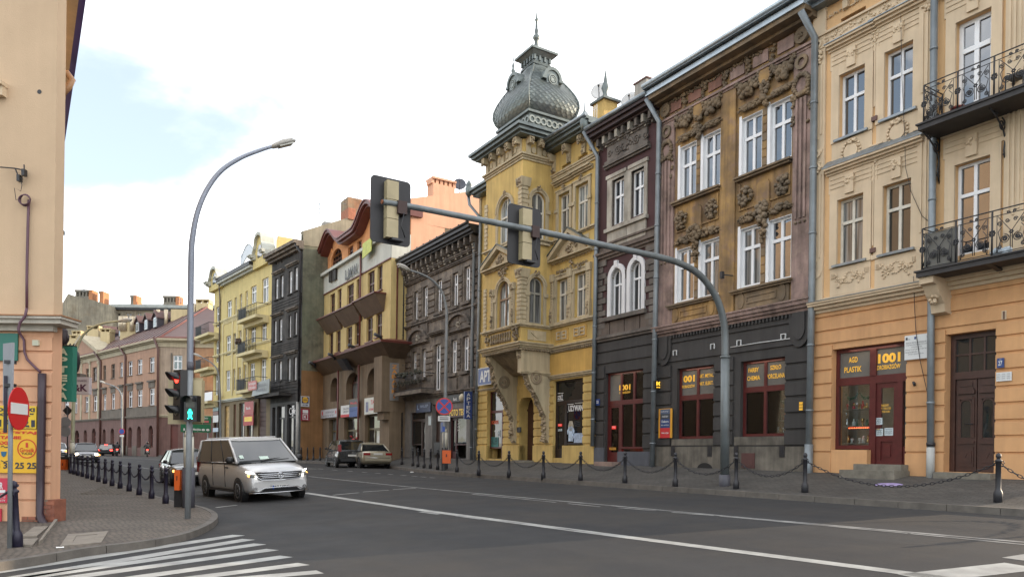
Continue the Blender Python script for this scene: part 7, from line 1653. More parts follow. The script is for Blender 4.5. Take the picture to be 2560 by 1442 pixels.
oo=[(f.u(680,1075),f.u(688,1075),zb+.8,f.v(684,1018)),(f.u(692,1075),f.u(711,1075),zb+.8,f.v(700,1014)),(f.u(717,1075),f.u(738,1075),zb+.8,f.v(728,1010))]
b.ops['g']=oo;b.wall('shop_floor_wall',mat('dark_grey_shop_wall',(.055,.055,.055),.7,var=.2),f,0,L_,zb,vc,'g')
for o in oo[1:]:simple_front(b,f,o,.15,(o[0]+(o[1]-o[0])*.6,o[1]),o[3]-1.0,M_BLACK,G_DARK)
lettering('Cafe',f,oo[2][0]+.2,oo[2][1]-.2,oo[2][3]-.8,oo[2][3]-.25,-.1,M_LETW,b.root,.01)
mb=MB();f.box(mb,*oo[0],-.3,-.2);b.part('dark_door',mb,M_BLACK)
b.ends(f,0,.05,zb,ztop,M_COAL)
pts=[(0,gw.v(750,928)),(gw.u(805,925),gw.v(805,915)),(12,gw.v(750,928)+.5),(12,gw.v(930,520)),(gw.u(930,524),gw.v(930,524)),(gw.u(870,542),gw.v(870,542)),(gw.u(820,562),gw.v(820,562)),(0,gw.v(753,580))]
zg=gw.v(750,925)
mb=MB();gw.poly(mb,[(0,zg),(12,zg),(12,gw.v(870,600)),(gw.u(870,600),gw.v(870,600)),(0,gw.v(753,585))],-.5,0);b.part('green_party_wall',mb,M_GREEN)
mb=MB();gw.poly(mb,[(-.0,gw.v(753,612)),(12,gw.v(870,622)),(12,gw.v(935,518)),(gw.u(868,545),gw.v(868,545)),(gw.u(756,578),gw.v(756,578)),(0,gw.v(753,580))],-.5,.03);b.part('party_wall_parapet',mb,M_PARTYTOP)
mb=MB();gw.box(mb,0,6,zb,zg,-.5,.02);b.part('orange_party_base',mb,M_ORGP)
u0,u1=gw.u(870,520),gw.u(935,500);mb=MB();gw.box(mb,u0,u1,gw.v(880,560),gw.v(900,498),-1.6,-.02);c_=b.part('old_chimney_stack',mb,stucco('crumbling_stack',(.22,.185,.12),var=.3,streak=.2,c2amt=.8,col2=(.26,.12,.06),c2scale=.8))
mb=MB();gw.box(mb,u0-.02,u0+.6,gw.v(872,548),gw.v(880,522),-1.5,.15);b.part('exposed_brick',mb,M_BRICK,c_)
mb=MB();u=gw.u(816,560);gw.box(mb,u,gw.u(835,556),gw.v(816,568),gw.v(816,549),-1.2,-.5);b.part('roof_box',mb,M_CHIM)
for x,y0,y1 in((802,572,500),(872,500,490),(899,498,482)):
 mb=MB();u=gw.u(x,y0);a,c_=gw.v(x,y0),gw.v(x,y1);mb.tube([gw.W(u,a-.3,-.4),gw.W(u,c_,-.4)],.03,5)
 for k in range(4 if y0-y1>30 else 2):mb.tube([gw.W(u-.35,c_-.2-k*.35,-.4),gw.W(u+.35,c_-.2-k*.35,-.4)],.018,4)
 tag(mb.build('aerial',M_ZINC),{802:'tall thin television aerial at the edge of the green party wall',872:'short aerial left of the crumbling chimney stack',899:'small aerial on top of the crumbling chimney stack'}[x],'aerial')
mb=MB();f.box(mb,.1,L_-.05,zb,ztop+.1,-11,-1.0);b.part('rear_wall',mb,M_SOOTST2)
bd=board('supermarket_sign','square sign with a yellow disc on navy above the red one on the orange wall',gw,752,773,990,1016,.1,mat('pale_grey_sign',(.5,.5,.5)));o,u0,u1,v0,v1,d=bd;H_=v1-v0
mb=MB();gw.box(mb,u0+.06,u1-.06,v0+H_*.32,v1-.06,d-.004,d);mb.build('navy_field',mat('navy_print',(.015,.02,.06),.5,var=0),o);mb=MB();gw.disc(mb,(u0+u1)/2,v0+H_*.65,.22,.24,d-.003,d+.004,18);mb.build('yellow_disc',mat('sun_yellow',(.62,.36,.03),.5,var=0),o);lettering('LIDL',gw,(u0+u1)/2-.17,(u0+u1)/2+.17,v0+H_*.6,v0+H_*.7,d+.008,MATS['navy_print'],o,.03);text_on((o,u0,u1,v0,v1,d),'4 KM',.2,.8,.08,.24,M_INK,.02,gw)
bd=board('red_market_sign','square red sign with white outlined letter on the orange wall',gw,752,774,1021,1051,.1,mat('crimson_sign',(.24,.015,.03),.5,var=.05));o,u0,u1,v0,v1,d=bd;H_=v1-v0;W_=u1-u0
for q in((.2,.8,.08,.13),(.2,.8,.5,.55),(.2,.27,.13,.5),(.73,.8,.13,.5),(.2,.8,.62,.9)):mb=MB();gw.box(mb,u0+W_*q[0],u0+W_*q[1],v0+H_*q[2],v0+H_*q[3],d-.004,d);mb.build('white_print',M_SIGNW,o)
lettering('K',gw,u0+W_*.36,u0+W_*.64,v0+H_*.2,v0+H_*.44,d,M_SIGNW,o,.03)
pipe(b,f,[(L_-.1,ztop+.2,.6),(L_-.1,ztop-.5,.15),(L_-.1,f.v(745,1005),.15)],.09,M_BLACK);pipe(b,f,[(L_-.25,f.v(742,1005),.16),(L_-.25,zb+.6,.16)],.11,mat('white_grey_pipe',(.34,.34,.32),.6,var=.2))
u0,u1=f.u(668,985),f.u(728,970);v=f.v(700,985);mb=MB();f.box(mb,u0-.2,u1,v-.25,v,0,1.0);bal=b.part('balcony',mb,M_COAL)
rl=MB();rl.tube([f.W(u0,v+.95,.02),f.W(u0,v+.95,.97),f.W(u1,v+.95,.97),f.W(u1,v+.95,.02)],.03,5)
for i in range(20):rl.tube([f.W(u0+(u1-u0)*i/19,v,.97),f.W(u0+(u1-u0)*i/19,v+.95,.97)],.02,4)
b.part('railing',rl,M_BLACK,bal)
ab_=thing('advertising_banner','grey tilted advertising banner fixed to the balcony of the coal black house','banner',f.W(u0+1,v,1.1));mb=MB();um=u0+(u1-u0)*.62
mb.hexa([f.W(u0-.3,v-.1,1.15),f.W(um,v+.05,1.0),f.W(um,v+.05,1.06),f.W(u0-.3,v-.1,1.21),f.W(u0-.1,v+1.0,1.0),f.W(um+.1,v+1.15,1.0),f.W(um+.1,v+1.15,1.06),f.W(u0-.1,v+1.0,1.06)]);mb.build('panel',mat('grey_green_banner',(.27,.30,.30),.5,var=.15),ab_)
lettering('STOMATOLOG',f,u0+.3,um-.3,v+.62,v+.85,1.16,MATS['grey_ink'],ab_,.01);lettering('GABINET',f,u0+.5,um-.5,v+.25,v+.48,1.18,MATS['grey_ink'],ab_,.01)
# pale yellow balconied house further along
M_PYEL=stucco('pale_yellow_render',(.58,.47,.20),var=.07,streak=.12)
M_PYELT=stucco('cream_yellow_trim',(.60,.52,.30),var=.08,streak=.1)
M_SHOPB=stucco('brown_shop_base',(.20,.155,.09),var=.15,streak=.2)
pr=bs
r_=ray(531,1140);pl=None
for i in range(4000):
 p=Vector(pr)+dirb*(i*.01)
 if p.x/p.y<r_.x/r_.y:pl=p;break
f=F(tuple(pl),tuple(pr));b=Bld('pale_yellow_house','pale yellow four storey house with scrolled gables and small balconies',f);FD=f
L_=f.L;zb=b.z0-.8;vc=f.v(600,993);ztop=f.v(600,689)
K='u';ws=[]
cols_r={'t':[(540,551,766,817),(567,579,752,801),(586,591.5,744,793),(599,605,735,786),(613,619,728,777),(627,641,715,757),(655,671,695,757)],'m':[(538.5,548.5,850,906),(565,577,839,888),(583,589.5,833,885),(597,603.5,826,880),(611,617.5,820,876),(626,639.5,812,856),(653,666.5,798,857)],'l':[(537,547,935,987),(564,575.5,926,977),(582,588,922,976),(595,601.5,918,972),(609.5,615.5,912,969),(624,637,907,954),(651,665,897,956)]}
for k in 'tml':
 for i,q in enumerate(cols_r[k]):
  big=i in(0,1,5,6)
  ws.append(b.win(f,*q,K,rv=.12,cols=2 if big else 1,trans=.66,fw=.10,glass=G_PALE if big else G_CURT,name='window',fr=M_WHITE if big else M_CREAMW))
b.wall('upper_wall',M_PYEL,f,0,L_,vc,ztop,K,rv=.2)
for x in(558,582,594,608,621):
 mb=MB();u=f.u(x,880);f.box(mb,u-.12,u+.12,vc+.3,f.v(x,812+(x-558)*-.45),-.01,.08);b.part('pilaster',mb,M_PYELT)
for y in(806,893):mb=MB();f.band(mb,0,L_,f.v(600,y-17),[(.1,.06),(.12,.12)]);b.part('string_course',mb,M_PYELT)
mb=MB()
for i in range(22):u=f.u(560,800)+i*.26;f.box(mb,u,u+.14,f.v(600,797),f.v(600,786)-.05,-.01,.05)
b.part('frieze_blocks',mb,M_PYELT,stuff=True)
mb=MB();f.band(mb,-.1,L_,vc-.25,[(.12,.1),(.12,.2)]);b.part('ground_cornice',mb,M_GREYW)
mb=MB();f.band(mb,f.u(556,700),f.u(640,660),ztop-.25,[(.2,.3),(.2,.55)]);b.part('eaves_cornice',mb,M_GREYW)
mb=MB();u0,u1=f.u(556,700),f.u(640,660);f.box(mb,u0,u1,ztop+.15,ztop+.5,-1,.62);b.part('eaves_gutter',mb,M_DKEAVE)
def gable(xa,xb,yb_,yt,yw):
 u0,u1=f.u(xa,yb_),f.u(xb,yb_);um=(u0+u1)/2;w=(u1-u0)/2;v0=ztop-.3;vt=f.v((xa+xb)/2,yt);H_=vt-v0
 P=[(-1,0),(1,0),(1,.30),(.82,.36),(.70,.52),(.55,.62),(.50,.80),(.34,.94),(0,1.0),(-.34,.94),(-.50,.80),(-.55,.62),(-.70,.52),(-.82,.36),(-1,.30)]
 mb=MB();f.poly(mb,[(um+a*w,v0+c*H_)for a,c in P],-.5,.30);g_=b.part('scrolled_gable',mb,M_PYEL)
 mb=MB();Q=[(um+a*w,v0+c*H_)for a,c in P[2:]]
 for p,q in zip(Q,Q[1:]):f.poly(mb,[p,q,(q[0],q[1]+.28),(p[0],p[1]+.28)],-.6,.55)
 b.part('gable_coping',mb,M_GREYW,g_)
 mb=MB();r=w*.30;f.poly(mb,[(um-r,v0+H_*.30),(um+r,v0+H_*.30)]+[(um+r*math.cos(R(a)),v0+H_*.48+r*1.2*math.sin(R(a)))for a in range(0,181,20)],.30,.33);b.part('gable_window',mb,G_BLUE,g_)
 for sg in(-1,1):mb=MB();f.band(mb,um+sg*w*.8-w*.22,um+sg*w*.8+w*.22,v0+H_*.28,[(.15,.5),(.15,.75),(.1,.85)]);b.part('gable_shoulder',mb,M_GREYW,g_)
 mb=MB();f.box(mb,u0,u1,vc+.2,v0+.1,-.01,.02);return g_
gable(641,676,650,590,0);gable(529,560,735,675,0)
mb=MB();f.poly(mb,[(L_-.2,ztop-1),(L_-.01,ztop-1),(L_-.01,f.v(674,600)),(L_-.2,f.v(674,600))],-9,-.4);b.part('side_wall',mb,M_PYEL)
mb=MB();f.box(mb,.1,L_-.05,zb,ztop+.1,-11,-.9);b.part('rear_wall',mb,M_PYEL)
mb=MB();gq=F(tuple(f.W(L_,0,-.5).xy),tuple((f.W(L_,0,-.5).xy+Vector((8.0,.6)))));gq.poly(mb,[(0,vc),(8,vc),(8,gq.v(735,594)),(0,gq.v(684,588))],-.3,0);b.part('side_gable',mb,M_PYEL)
pipe(b,f,[(f.u(556,710),f.v(556,712),.3),(f.u(552.5,760),f.v(552.5,750),.1),(f.u(549,1000),f.v(549,1000),.1),(f.u(548,1120),zb+.7,.1)],.07,mat('brownish_pipe',(.10,.075,.055),.5,var=.1))
mb=MB();u0,u1=f.u(631,650),f.u(641,640);f.box(mb,u0,u1,ztop+.1,f.v(636,618),-2,-1);c_=b.part('chimney',mb,M_PYELT);mb=MB();q=f.W(u0+.3,f.v(636,618),-1.5);mb.tube([q,(q.x,q.y,f.v(636,591))],.14,8);b.part('flue_pipe',mb,M_ZINC,c_)
o=thing('roof_sign_frame','pale arched sign frame standing on the roof of the pale yellow house','sign frame',f.W(f.u(605,660),ztop+.3,-.5));mb=MB();u0,u1=f.u(590,650),f.u(621,640);va,v1_,v2_=ztop+.3,f.v(605,650),f.v(605,622)
for u in(u0,u1):mb.tube([f.W(u,va,-.5),f.W(u,v2_+(.4 if u==u1 else 0),-.5)],.06,5)
for off_ in(0,1):
 P=[f.W(u0+(u1-u0)*i/10,(v2_-.4 if off_ else v1_-.5)+.9*math.sin(math.pi*i/10),-.5)for i in range(11)];mb.tube(P,.05,5)
mb.build('frame',mat('pale_blue_steel',(.45,.50,.55),.5,var=0),o);mb=MB()
mb.add([f.W(u0+(u1-u0)*i/10,v1_-.45+.9*math.sin(math.pi*i/10),-.5)for i in range(11)]+[f.W(u0+(u1-u0)*i/10,v2_-.45+.9*math.sin(math.pi*i/10),-.5)for i in range(11)],[(i,i+1,12+i,11+i)for i in range(10)]);mb.build('panel',mat('pale_sign_panel',(.62,.66,.70),.6,var=.05),o)
def fbalc(x0,x1,y,where,pots=False,banner=None):
 u0,u1=f.u(x0,y),f.u(x1,y);v=f.v((x0+x1)/2,y);mb=MB();f.box(mb,u0,u1,v-.25,v,0,1.1);f.poly(mb,[(u0,v-.6),(u1,v-.6),(u1,v-.25),(u0,v-.25)],0,.5);bal=b.part('balcony',mb,M_PYELT)
 rl=MB();rl.tube([f.W(u0+.05,v+.95,.02),f.W(u0+.05,v+.95,1.05),f.W(u1-.05,v+.95,1.05),f.W(u1-.05,v+.95,.02)],.03,5)
 for i in range(14):rl.tube([f.W(u0+.05+(u1-u0-.1)*i/13,v,1.05),f.W(u0+.05+(u1-u0-.1)*i/13,v+.95,1.05)],.02,4)
 for i in range(6):rl.tube([f.W(u0+.05,v,.05+i*.2),f.W(u0+.05,v+.95,.05+i*.2)],.02,4)
 b.part('railing',rl,M_BLACK,bal)
 mb=MB();f.box(mb,u0+.08,u0+(u1-u0)*.42,v+.05,v+.9,.98,1.0);b.part('railing_screen',mb,mat('dark_rail_screen',(.05,.055,.055),.7,var=.2),bal)
 if pots:
  mb=MB()
  for k in range(8):mb.blob(f.W(random.uniform(u0,u0+.9),v+1.0+random.random()*.35,1.05),.16)
  tag(mb.build('balcony_plants',mat('dull_balcony_plants',(.06,.035,.022),.8,var=.4,scale=4)),'reddish dried plants on the rail of the %s balcony'%where,'plant')
fbalc(623,672,797,'top right');fbalc(621,670,882,'middle right',True);fbalc(620,669,975,'lowest right')
fbalc(514,550,839,'top left');fbalc(513,549,923,'middle left');fbalc(511,548,1005,'lowest left')
def fboard(name,label,x0,x1,y0,y1,d,m,cat='sign'):return board(name,label,f,x0,x1,y0,y1,d,m,cat)
bd=fboard('balcony_banner','red and white banner on the lowest right balcony of the pale yellow house',621,642,952,975,1.15,mat('pink_banner',(.50,.18,.17),.6,var=.15),'banner');text_on(bd,'WYNAJEM',.1,.9,.5,.8,M_SIGNW,.02,f);text_on(bd,'123 456',.1,.9,.15,.4,M_SIGNW,.02,f)
fboard('air_conditioner','white air conditioner box on the lowest left balcony of the pale yellow house',511,531,980,1001,1.1,M_WHITE,'air conditioner')
oo=[(f.u(534,1070),f.u(546,1070),zb+1,f.v(540,1018)),(f.u(561,1070),f.u(573,1070),zb+1.6,f.v(567,1014)),(f.u(583,1070),f.u(589,1070),zb+.8,f.v(586,1010)),(f.u(597,1070),f.u(612,1070),zb+1.2,f.v(604,1007)),(f.u(617,1070),f.u(634,1070),zb+1.0,f.v(625,1002)),(f.u(645,1070),f.u(665,1070),zb+.8,f.v(655,995))]
b.ops['g']=oo;b.wall('ground_floor_wall',M_SHOPB,f,0,L_,zb,vc-.2,'g',rv=.3)
for i,o in enumerate(oo):
 if i in(1,2,5):mb=MB();f.box(mb,*o,-.25,-.15);b.part('shop_panel',mb,(mat('poster_orange',(.40,.25,.08),.5,var=.5,scale=3),M_REDTR,mat('brown_shutter',(.075,.040,.034),.6,var=.2))[(1,2,5).index(i)])
 else:simple_front(b,f,o,.15,(o[0]+(o[1]-o[0])*.6,o[1]),o[3]-.9,M_BRWIN if i else M_REDTR,G_CURT)
for i in range(9):
 o=oo[5];mb=MB();v=o[2]+1.6+(o[3]-o[2]-1.6)*i/9;f.box(mb,o[0]+.05,o[1]-.05,v+.02,v+(o[3]-o[2]-1.6)/9-.03,-.15,-.11);b.part('shutter_slat',mb,MATS['brown_shutter'])
bd=fboard('bank_sign','upper pale red shop panel on the pale yellow house',612,634,1003,1036,.3,mat('coral_panel',(.40,.06,.06),.5,var=.08));text_on(bd,'Bank',.2,.7,.4,.6,M_SIGNW,.02,f)
bd=fboard('loan_sign','deeper red shop panel with yellow strip below the pale red one',609,634,1037,1063,.34,mat('signal_red_panel',(.36,.012,.015),.5,var=.05));text_on(bd,'KREDYTY',.15,.85,.55,.7,mat('yellow_letters',(.6,.4,.06)),.02,f);mb=MB();o,u0,u1,v0,v1,d=bd;f.box(mb,u0+.3,u1-.3,v0+.35,v0+.75,d-.004,d);mb.build('yellow_strip',MATS['yellow_letters'],o)
for i,(y0,y1,m_,lb)in enumerate(((1018,1027,mat('teal_pale',(.25,.38,.38),.5,var=0),'pale teal sign over the corner shop window'),(1028,1037,M_REDTR,'dark red awning strip on the corner shop'),(1038,1055,M_SIGNW,'white poster in the corner shop window'),(1069,1079,mat('pale_blue_paper',(.40,.48,.56),.5,var=0),'pale blue poster low in the corner shop window'))):fboard('shop_poster',lb,533,546,y0,y1,.2,m_,'poster')
# pinkish house closing the street, with its brown roof
M_PINK=stucco('pinkish_render',(.40,.235,.155),var=.10,streak=.18,c2amt=.4,col2=(.31,.19,.135),c2scale=.35)
M_PINKG=stucco('mauve_ground_floor',(.155,.085,.072),var=.15,streak=.2)
M_GREYB=stucco('grey_brown_band',(.15,.125,.10),var=.15,streak=.25)
M_CREAMP=stucco('cream_pilaster',(.42,.36,.25),var=.1,streak=.2)
M_ROOFB=mat('brown_tin_roof',(.085,.040,.034),.5,metal=.15,var=.2,scale=.7,c2amt=.4,col2=(.12,.065,.05),c2scale=.25)
C=at_D(393,1137,88.0);eL=Vector((-.731*math.cos(YAW)+.683*math.sin(YAW),.731*math.sin(YAW)+.683*math.cos(YAW)));eR=Vector((math.cos(YAW)*.998+.06*math.sin(YAW),-math.sin(YAW)*.998+.06*math.cos(YAW))).normalized()
c2=Vector((C.x,C.y));f=F(tuple(c2+eL*46),tuple(c2));fr_=F(tuple(c2),tuple(c2+eR*14))
b=Bld('pinkish_corner_house','long pinkish corner house with brown tin roof, dormers and round arched shop doors',f,base=0.7);FD=f
L_=f.L;zb=0.0;vE=f.v(320,866);v1=f.v(320,1043);vb1=f.v(320,1020)
K='u'
cx2=[(134,141),(215,224),(231,242),(257.5,265),(278,287),(299,307),(320,331),(343,355.5),(373,386)]
def vline(x,ya,yb_):return ya+(yb_-ya)*(x-258)/(386-258)
for i,(a,c)in enumerate(cx2[1:]):
 x=(a+c)/2;b.win(f,a,c,vline(x,914,891.5),vline(x,949,929),K,rv=.15,fr=M_WHITE if i>3 else M_GREYB,fw=.10,trans=.66,cols=2,glass=G_BLUE if i>3 else G_DARK,sill=M_GREYB)
for i,(a,c)in enumerate([(140,152),(161,172),(186,193),(212,222),(233,244)]+cx2[3:]):
 x=(a+c)/2;w=b.win(f,a,c,vline(x,986,969),vline(x,1025,1011.5),K,rv=.15,fr=M_WHITE,fw=.10,trans=.66,cols=2,glass=G_BLUE,sill=M_GREYB)
 if x>228:mb=MB();f.box(mb,w[0]-.15,w[1]+.15,w[3]+.05,w[3]+.75,-.01,.06);f.box(mb,w[0]-.3,w[1]+.3,w[3]+.75,w[3]+.95,-.01,.22);b.part('window_hood',mb,M_GREYB)
b.wall('upper_wall',M_PINK,f,0,L_,v1,vE,K,rv=.2)
mb=MB();f.box(mb,f.u(247,1030),L_,v1+.1,vb1,-.01,.04);b.part('sill_band',mb,M_GREYB)
mb=MB();f.band(mb,0,L_,v1-.2,[(.15,.08),(.15,.2)]);b.part('string_course',mb,M_GREYB)
mb=MB();f.band(mb,0,L_,vE-.9,[(.1,.1),(.5,.04),(.15,.25),(.25,.5)]);b.part('eaves_cornice',mb,M_CREAMP)
ga=[]
for a,c,yt in((134,146,1078),(186,198,1075),(209,217,1074),(229,239,1070),(256,264,1072),(276,285,1070),(298,306,1069),(320,330,1066.5),(342,352,1064.5),(371,382,1063)):
 x=(a+c)/2;ga.append(b.win(f,a,c,yt,1118 if x>245 else 1122,'g',rv=.35,fr=M_REDTR,fw=.12,trans=.6,cols=1,arch=True,glass=G_CURT if a in(256,276,320)else G_DARK,spandrel=M_PINKG,name='arched_door'))
b.wall('ground_floor_wall',M_PINKG,f,0,L_,zb,v1-.1,'g',rv=.35)
for x0,x1 in((266,275),(308,318),(332,341),(354,369)):mb=MB();f.box(mb,f.u(x0-1,1125),f.u(x1+1,1125),zb,f.v((x0+x1)/2,1114),-.01,.06);b.part('plinth',mb,M_GREYB)
for x in(182,204,225,247):mb=MB();u=f.u(x,960);f.box(mb,u-.28,u+.28,v1+.1,f.v(x,905),-.01,.10);f.box(mb,u-.4,u+.4,f.v(x,907)-.1,f.v(x,902),-.01,.2);b.part('pilaster',mb,M_CREAMP)
for x,y in((250,880),(312,868),(400,850)):
 pipe(b,f if x<390 else f,[(f.u(x-4,y-4),vE+.2,.55),(f.u(x+4 if x<390 else x-2,y+15),vE-1.2,.12),(f.u((x+4)if x<390 else x-2,1000),zb+.8,.12)],.14,M_BROWNMETAL,rings=False)
mb=MB();u0,u1=f.u(184,895),f.u(247,885);um=u0+(u1-u0)*.42;f.poly(mb,[(u0-1.2,vE),(u1+.6,vE),(um,f.v(188,853))],-2.0,.25);p_=b.part('pediment',mb,M_PINK);mb=MB();pk=f.v(188,853)
for p,q in(((u0-1.6,vE-.1),(um,pk)),((um,pk),(u1+1.0,vE-.1))):f.poly(mb,[p,q,(q[0],q[1]+.5),(p[0],p[1]+.5)],-2.0,.6)
b.part('pediment_cornice',mb,M_CREAMP,p_)
mb=MB();u=f.u(191,875);f.box(mb,u-.4,u+.4,f.v(191,883),f.v(191,870),.25,.3);b.part('gable_window',mb,G_DARK,p_)
wv=b.win(fr_,432,455.5,887.5,924,'w',rv=.15,fw=.13,trans=.60,cols=2,glass=G_BLUE)
b.wall('corner_wall',stucco('pale_grey_pink_render',(.36,.275,.205),var=.12,streak=.2),fr_,0,fr_.u(486,950),v1,vE,'w');b.wall('corner_wall',stucco('sun_tinted_orange_render',(.42,.20,.09),var=.2,streak=.15,c2amt=.5,col2=(.34,.24,.16),c2scale=.4),fr_,fr_.u(486,950),14,v1,vE,'w2')  # right end of the corner wall has low sunlight painted into its orange
b.ops['wg']=[(fr_.u(426,1090),fr_.u(445,1090),zb,fr_.v(435,1062))]
b.wall('corner_ground_wall',M_PINKG,fr_,0,14,zb,v1-.1,'wg');mb=MB();o=b.ops['wg'][0];fr_.box(mb,*o,-.3,-.2);b.part('shop_door',mb,M_REDTR)
mb=MB();fr_.band(mb,0,14,v1-.2,[(.15,.08),(.15,.2)]);fr_.band(mb,0,14,vE-.9,[(.1,.1),(.5,.04),(.15,.25),(.25,.5)]);b.part('corner_cornice',mb,M_CREAMP)
mb=MB();fr_.box(mb,fr_.u(427,900),fr_.u(431,900),fr_.v(429,930),fr_.v(429,882),-.01,.05);b.part('window_surround',mb,M_GREYB)
pipe(b,fr_,[(fr_.u(488,850),vE,.5),(fr_.u(485,870),vE-1,.1),(fr_.u(483,1000),zb+1,.1)],.12,M_BROWNMETAL,rings=False)
vR=at_D(517,769,97).z;n2=-f.n
E0=c2+f.n*.5+eR*.6;hip=Vector((at_D(517,769,97).x,at_D(517,769,97).y));rl_=hip+eL*52
rightE=c2+eR*14.5;mb=MB();z0=vE+.15
A=[Vector((*(c2+eL*48+f.n*.55),z0)),Vector((*E0,z0)),Vector((*hip,vR)),Vector((*rl_,vR)),Vector((*(rightE+fr_.n*.5),z0))]
mb.add(A,[(0,1,2,3)]);mb.add([A[1],A[4],A[2]],[(0,1,2)]);roof=b.part('roof',mb,M_ROOFB)
mb=MB()
for i in range(1,30):
 t=i/30;p=A[1]+(A[0]-A[1])*t;q=A[2]+(A[3]-A[2])*t;nn_=Vector((0,0,.05));mb.tube([p+nn_,q+nn_],.05,4,cap=False)
b.part('roof_seams',mb,M_ROOFB,roof,stuff=True)
mb=MB();mb.tube([A[1],A[2],A[3]],.14,5);b.part('ridge_cap',mb,M_TILE,roof)
mb=MB();mb.tube([A[0],A[1],A[4]],.16,6);b.part('gutter',mb,M_TILE)
for x,y in((271,846),(310,832),(332,826),(353,820),(375,814),(397,806)):
 best=None
 for i in range(200):
  for j in(range(20,60)if True else()):
   t=i/200;s_=j/100;p=(A[1]+(A[0]-A[1])*t)*(1-s_)+(A[2]+(A[3]-A[2])*t)*s_
   d_=p-EYE;c_=d_.x*math.sin(YAW)+d_.y*math.cos(YAW);X=(d_.x*math.cos(YAW)-d_.y*math.sin(YAW))/c_;Z=d_.z/c_
   px=CX+FPX*(X*math.cos(ROLL)+Z*math.sin(ROLL));py=CY-FPX*(-X*math.sin(ROLL)+Z*math.cos(ROLL));e=(px-x)**2+(py-y)**2
   if best is None or e<best[0]:best=(e,p)
 p=best[1];q0=Vector((p.x,p.y));df_=F(tuple(q0-f.e*1.0+f.n*.6),tuple(q0+f.e*1.0+f.n*.6));v=p.z-.2
 mb=MB();df_.poly(mb,[(.25,v),(1.75,v),(1.75,v+1.3),(1.0,v+2.1),(.25,v+1.3)],-4.0,0);d_=b.part('dormer',mb,mat('dark_dormer_side',(.028,.022,.03),.6,var=.2))
 mb=MB();df_.poly(mb,[(.1,v+1.35),(1.0,v+2.35),(1.9,v+1.35),(1.9,v+1.2),(1.0,v+2.1),(.1,v+1.2)],-4.2,.2);b.part('dormer_roof',mb,M_ROOFB,d_)
 mb=MB();df_.box(mb,.55,1.45,v+.1,v+1.35,0,.05);b.part('dormer_window',mb,M_WHITE,d_);mb=MB();df_.box(mb,.62,.97,v+.2,v+1.25,.05,.06);df_.box(mb,1.03,1.38,v+.2,v+1.25,.05,.06);b.part('pane',mb,G_PALE,d_)
def roof_chimney(x0,x1,y0,y1,D,m=None,pots=True,back=1.4,lab='chimney'):
 p=at_D(x0,y1,D);q=at_D(x1,y1,D);cf=F((p.x,p.y),(q.x,q.y));mb=MB();vt=cf.v((x0+x1)/2,y0);vb_=cf.v((x0+x1)/2,y1)-1.5;cf.box(mb,0,cf.L,vb_,vt,-back,0);c_=b.part('chimney',mb,m or M_CREAMP)
 if pots:
  mb=MB();cf.box(mb,-.1,cf.L+.1,vt+.35,vt+.5,-back-.1,.1);n=max(2,int(cf.L/.6))
  for i in range(n+1):u=cf.L*i/n;cf.box(mb,u-.1,u+.1,vt,vt+.35,-back+.05,-.05)
  b.part('chimney_cap',mb,m or M_CREAMP,c_)
M_CHL=stucco('sun_tinted_chimney_render',(.52,.42,.24),var=.08,streak=.1)  # warm sunlight is mixed into this chimney colour
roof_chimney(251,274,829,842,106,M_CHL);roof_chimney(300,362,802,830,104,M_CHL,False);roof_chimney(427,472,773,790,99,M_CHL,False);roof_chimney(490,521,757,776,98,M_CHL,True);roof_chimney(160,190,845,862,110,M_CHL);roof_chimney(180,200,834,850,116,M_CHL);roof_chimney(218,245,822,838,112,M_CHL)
M_METP=mat('metal_flue',(.5,.42,.30),.4,metal=.5,var=0)
for x in(303,312,331,345,357,362,395,415,486,508):
 yb_=800 if x<370 else(790 if x<430 else 768);p=at_D(x,yb_,104 if x<370 else 99);q=at_D(x,yb_-(16 if x in(395,415)else 9),104 if x<370 else 99);mb=MB();mb.tube([p-Vector((0,0,1.5)),q],.35 if x<370 else.25,8);b.part('flue_pot',mb,M_METP)
# big grey house behind, with a stained gable and broad chimneys
M_STAIN=stucco('stained_grey_gable',(.30,.265,.19),var=.18,streak=.3,c2amt=.8,col2=(.17,.15,.115),c2scale=.12,stain=(.19,.13,.075),stain_amt=.35)
D0=135.0;p=at_D(60,1000,D0);q=at_D(640,1000,D0);f=F((p.x,p.y),(q.x,q.y));b=Bld('grey_gabled_house','large grey house in the distance with stained blank gable and slotted chimneys',f,base=0.5)
mb=MB();f.poly(mb,[(f.u(112,900),.2),(f.u(283,900),.2),(f.u(283,805),f.v(283,805)),(f.u(277,764),f.v(277,764)),(f.u(236,751),f.v(236,751)),(f.u(191,741),f.v(191,741)),(f.u(170,734),f.v(170,734)),(f.u(135,795),f.v(135,795)),(f.u(112,812),f.v(112,812))],-8,0);b.part('gable_wall',mb,M_STAIN)
fb=f.off(-2.0)
for a,c in((285,301),(314,329),(341,354),(377,391)):b.win(fb,a,c,782,802,'u',rv=.2,fr=M_CREAMP,fw=.12,glass=G_DARK)
b.wall('rear_wing_wall',M_STAIN,fb,fb.u(278,800),fb.u(640,800),.2,fb.v(340,770),'u')
mb=MB();u0,u1=fb.u(275,770),fb.u(640,770);v=fb.v(340,770);mb.hexa([fb.W(u0,v,.6),fb.W(u1,v,.6),fb.W(u1,v,-9),fb.W(u0,v,-9),fb.W(u0,v+.5,.6),fb.W(u1,v+.5,.6),fb.W(u1,v+2.6,-9),fb.W(u0,v+2.6,-9)]);b.part('roof',mb,mat('pale_grey_tin_roof',(.28,.30,.28),.5,var=.2))
mb=MB();fb.box(mb,u0,u1,v-.4,v,-.1,.5);b.part('eaves',mb,M_DKEAVE)
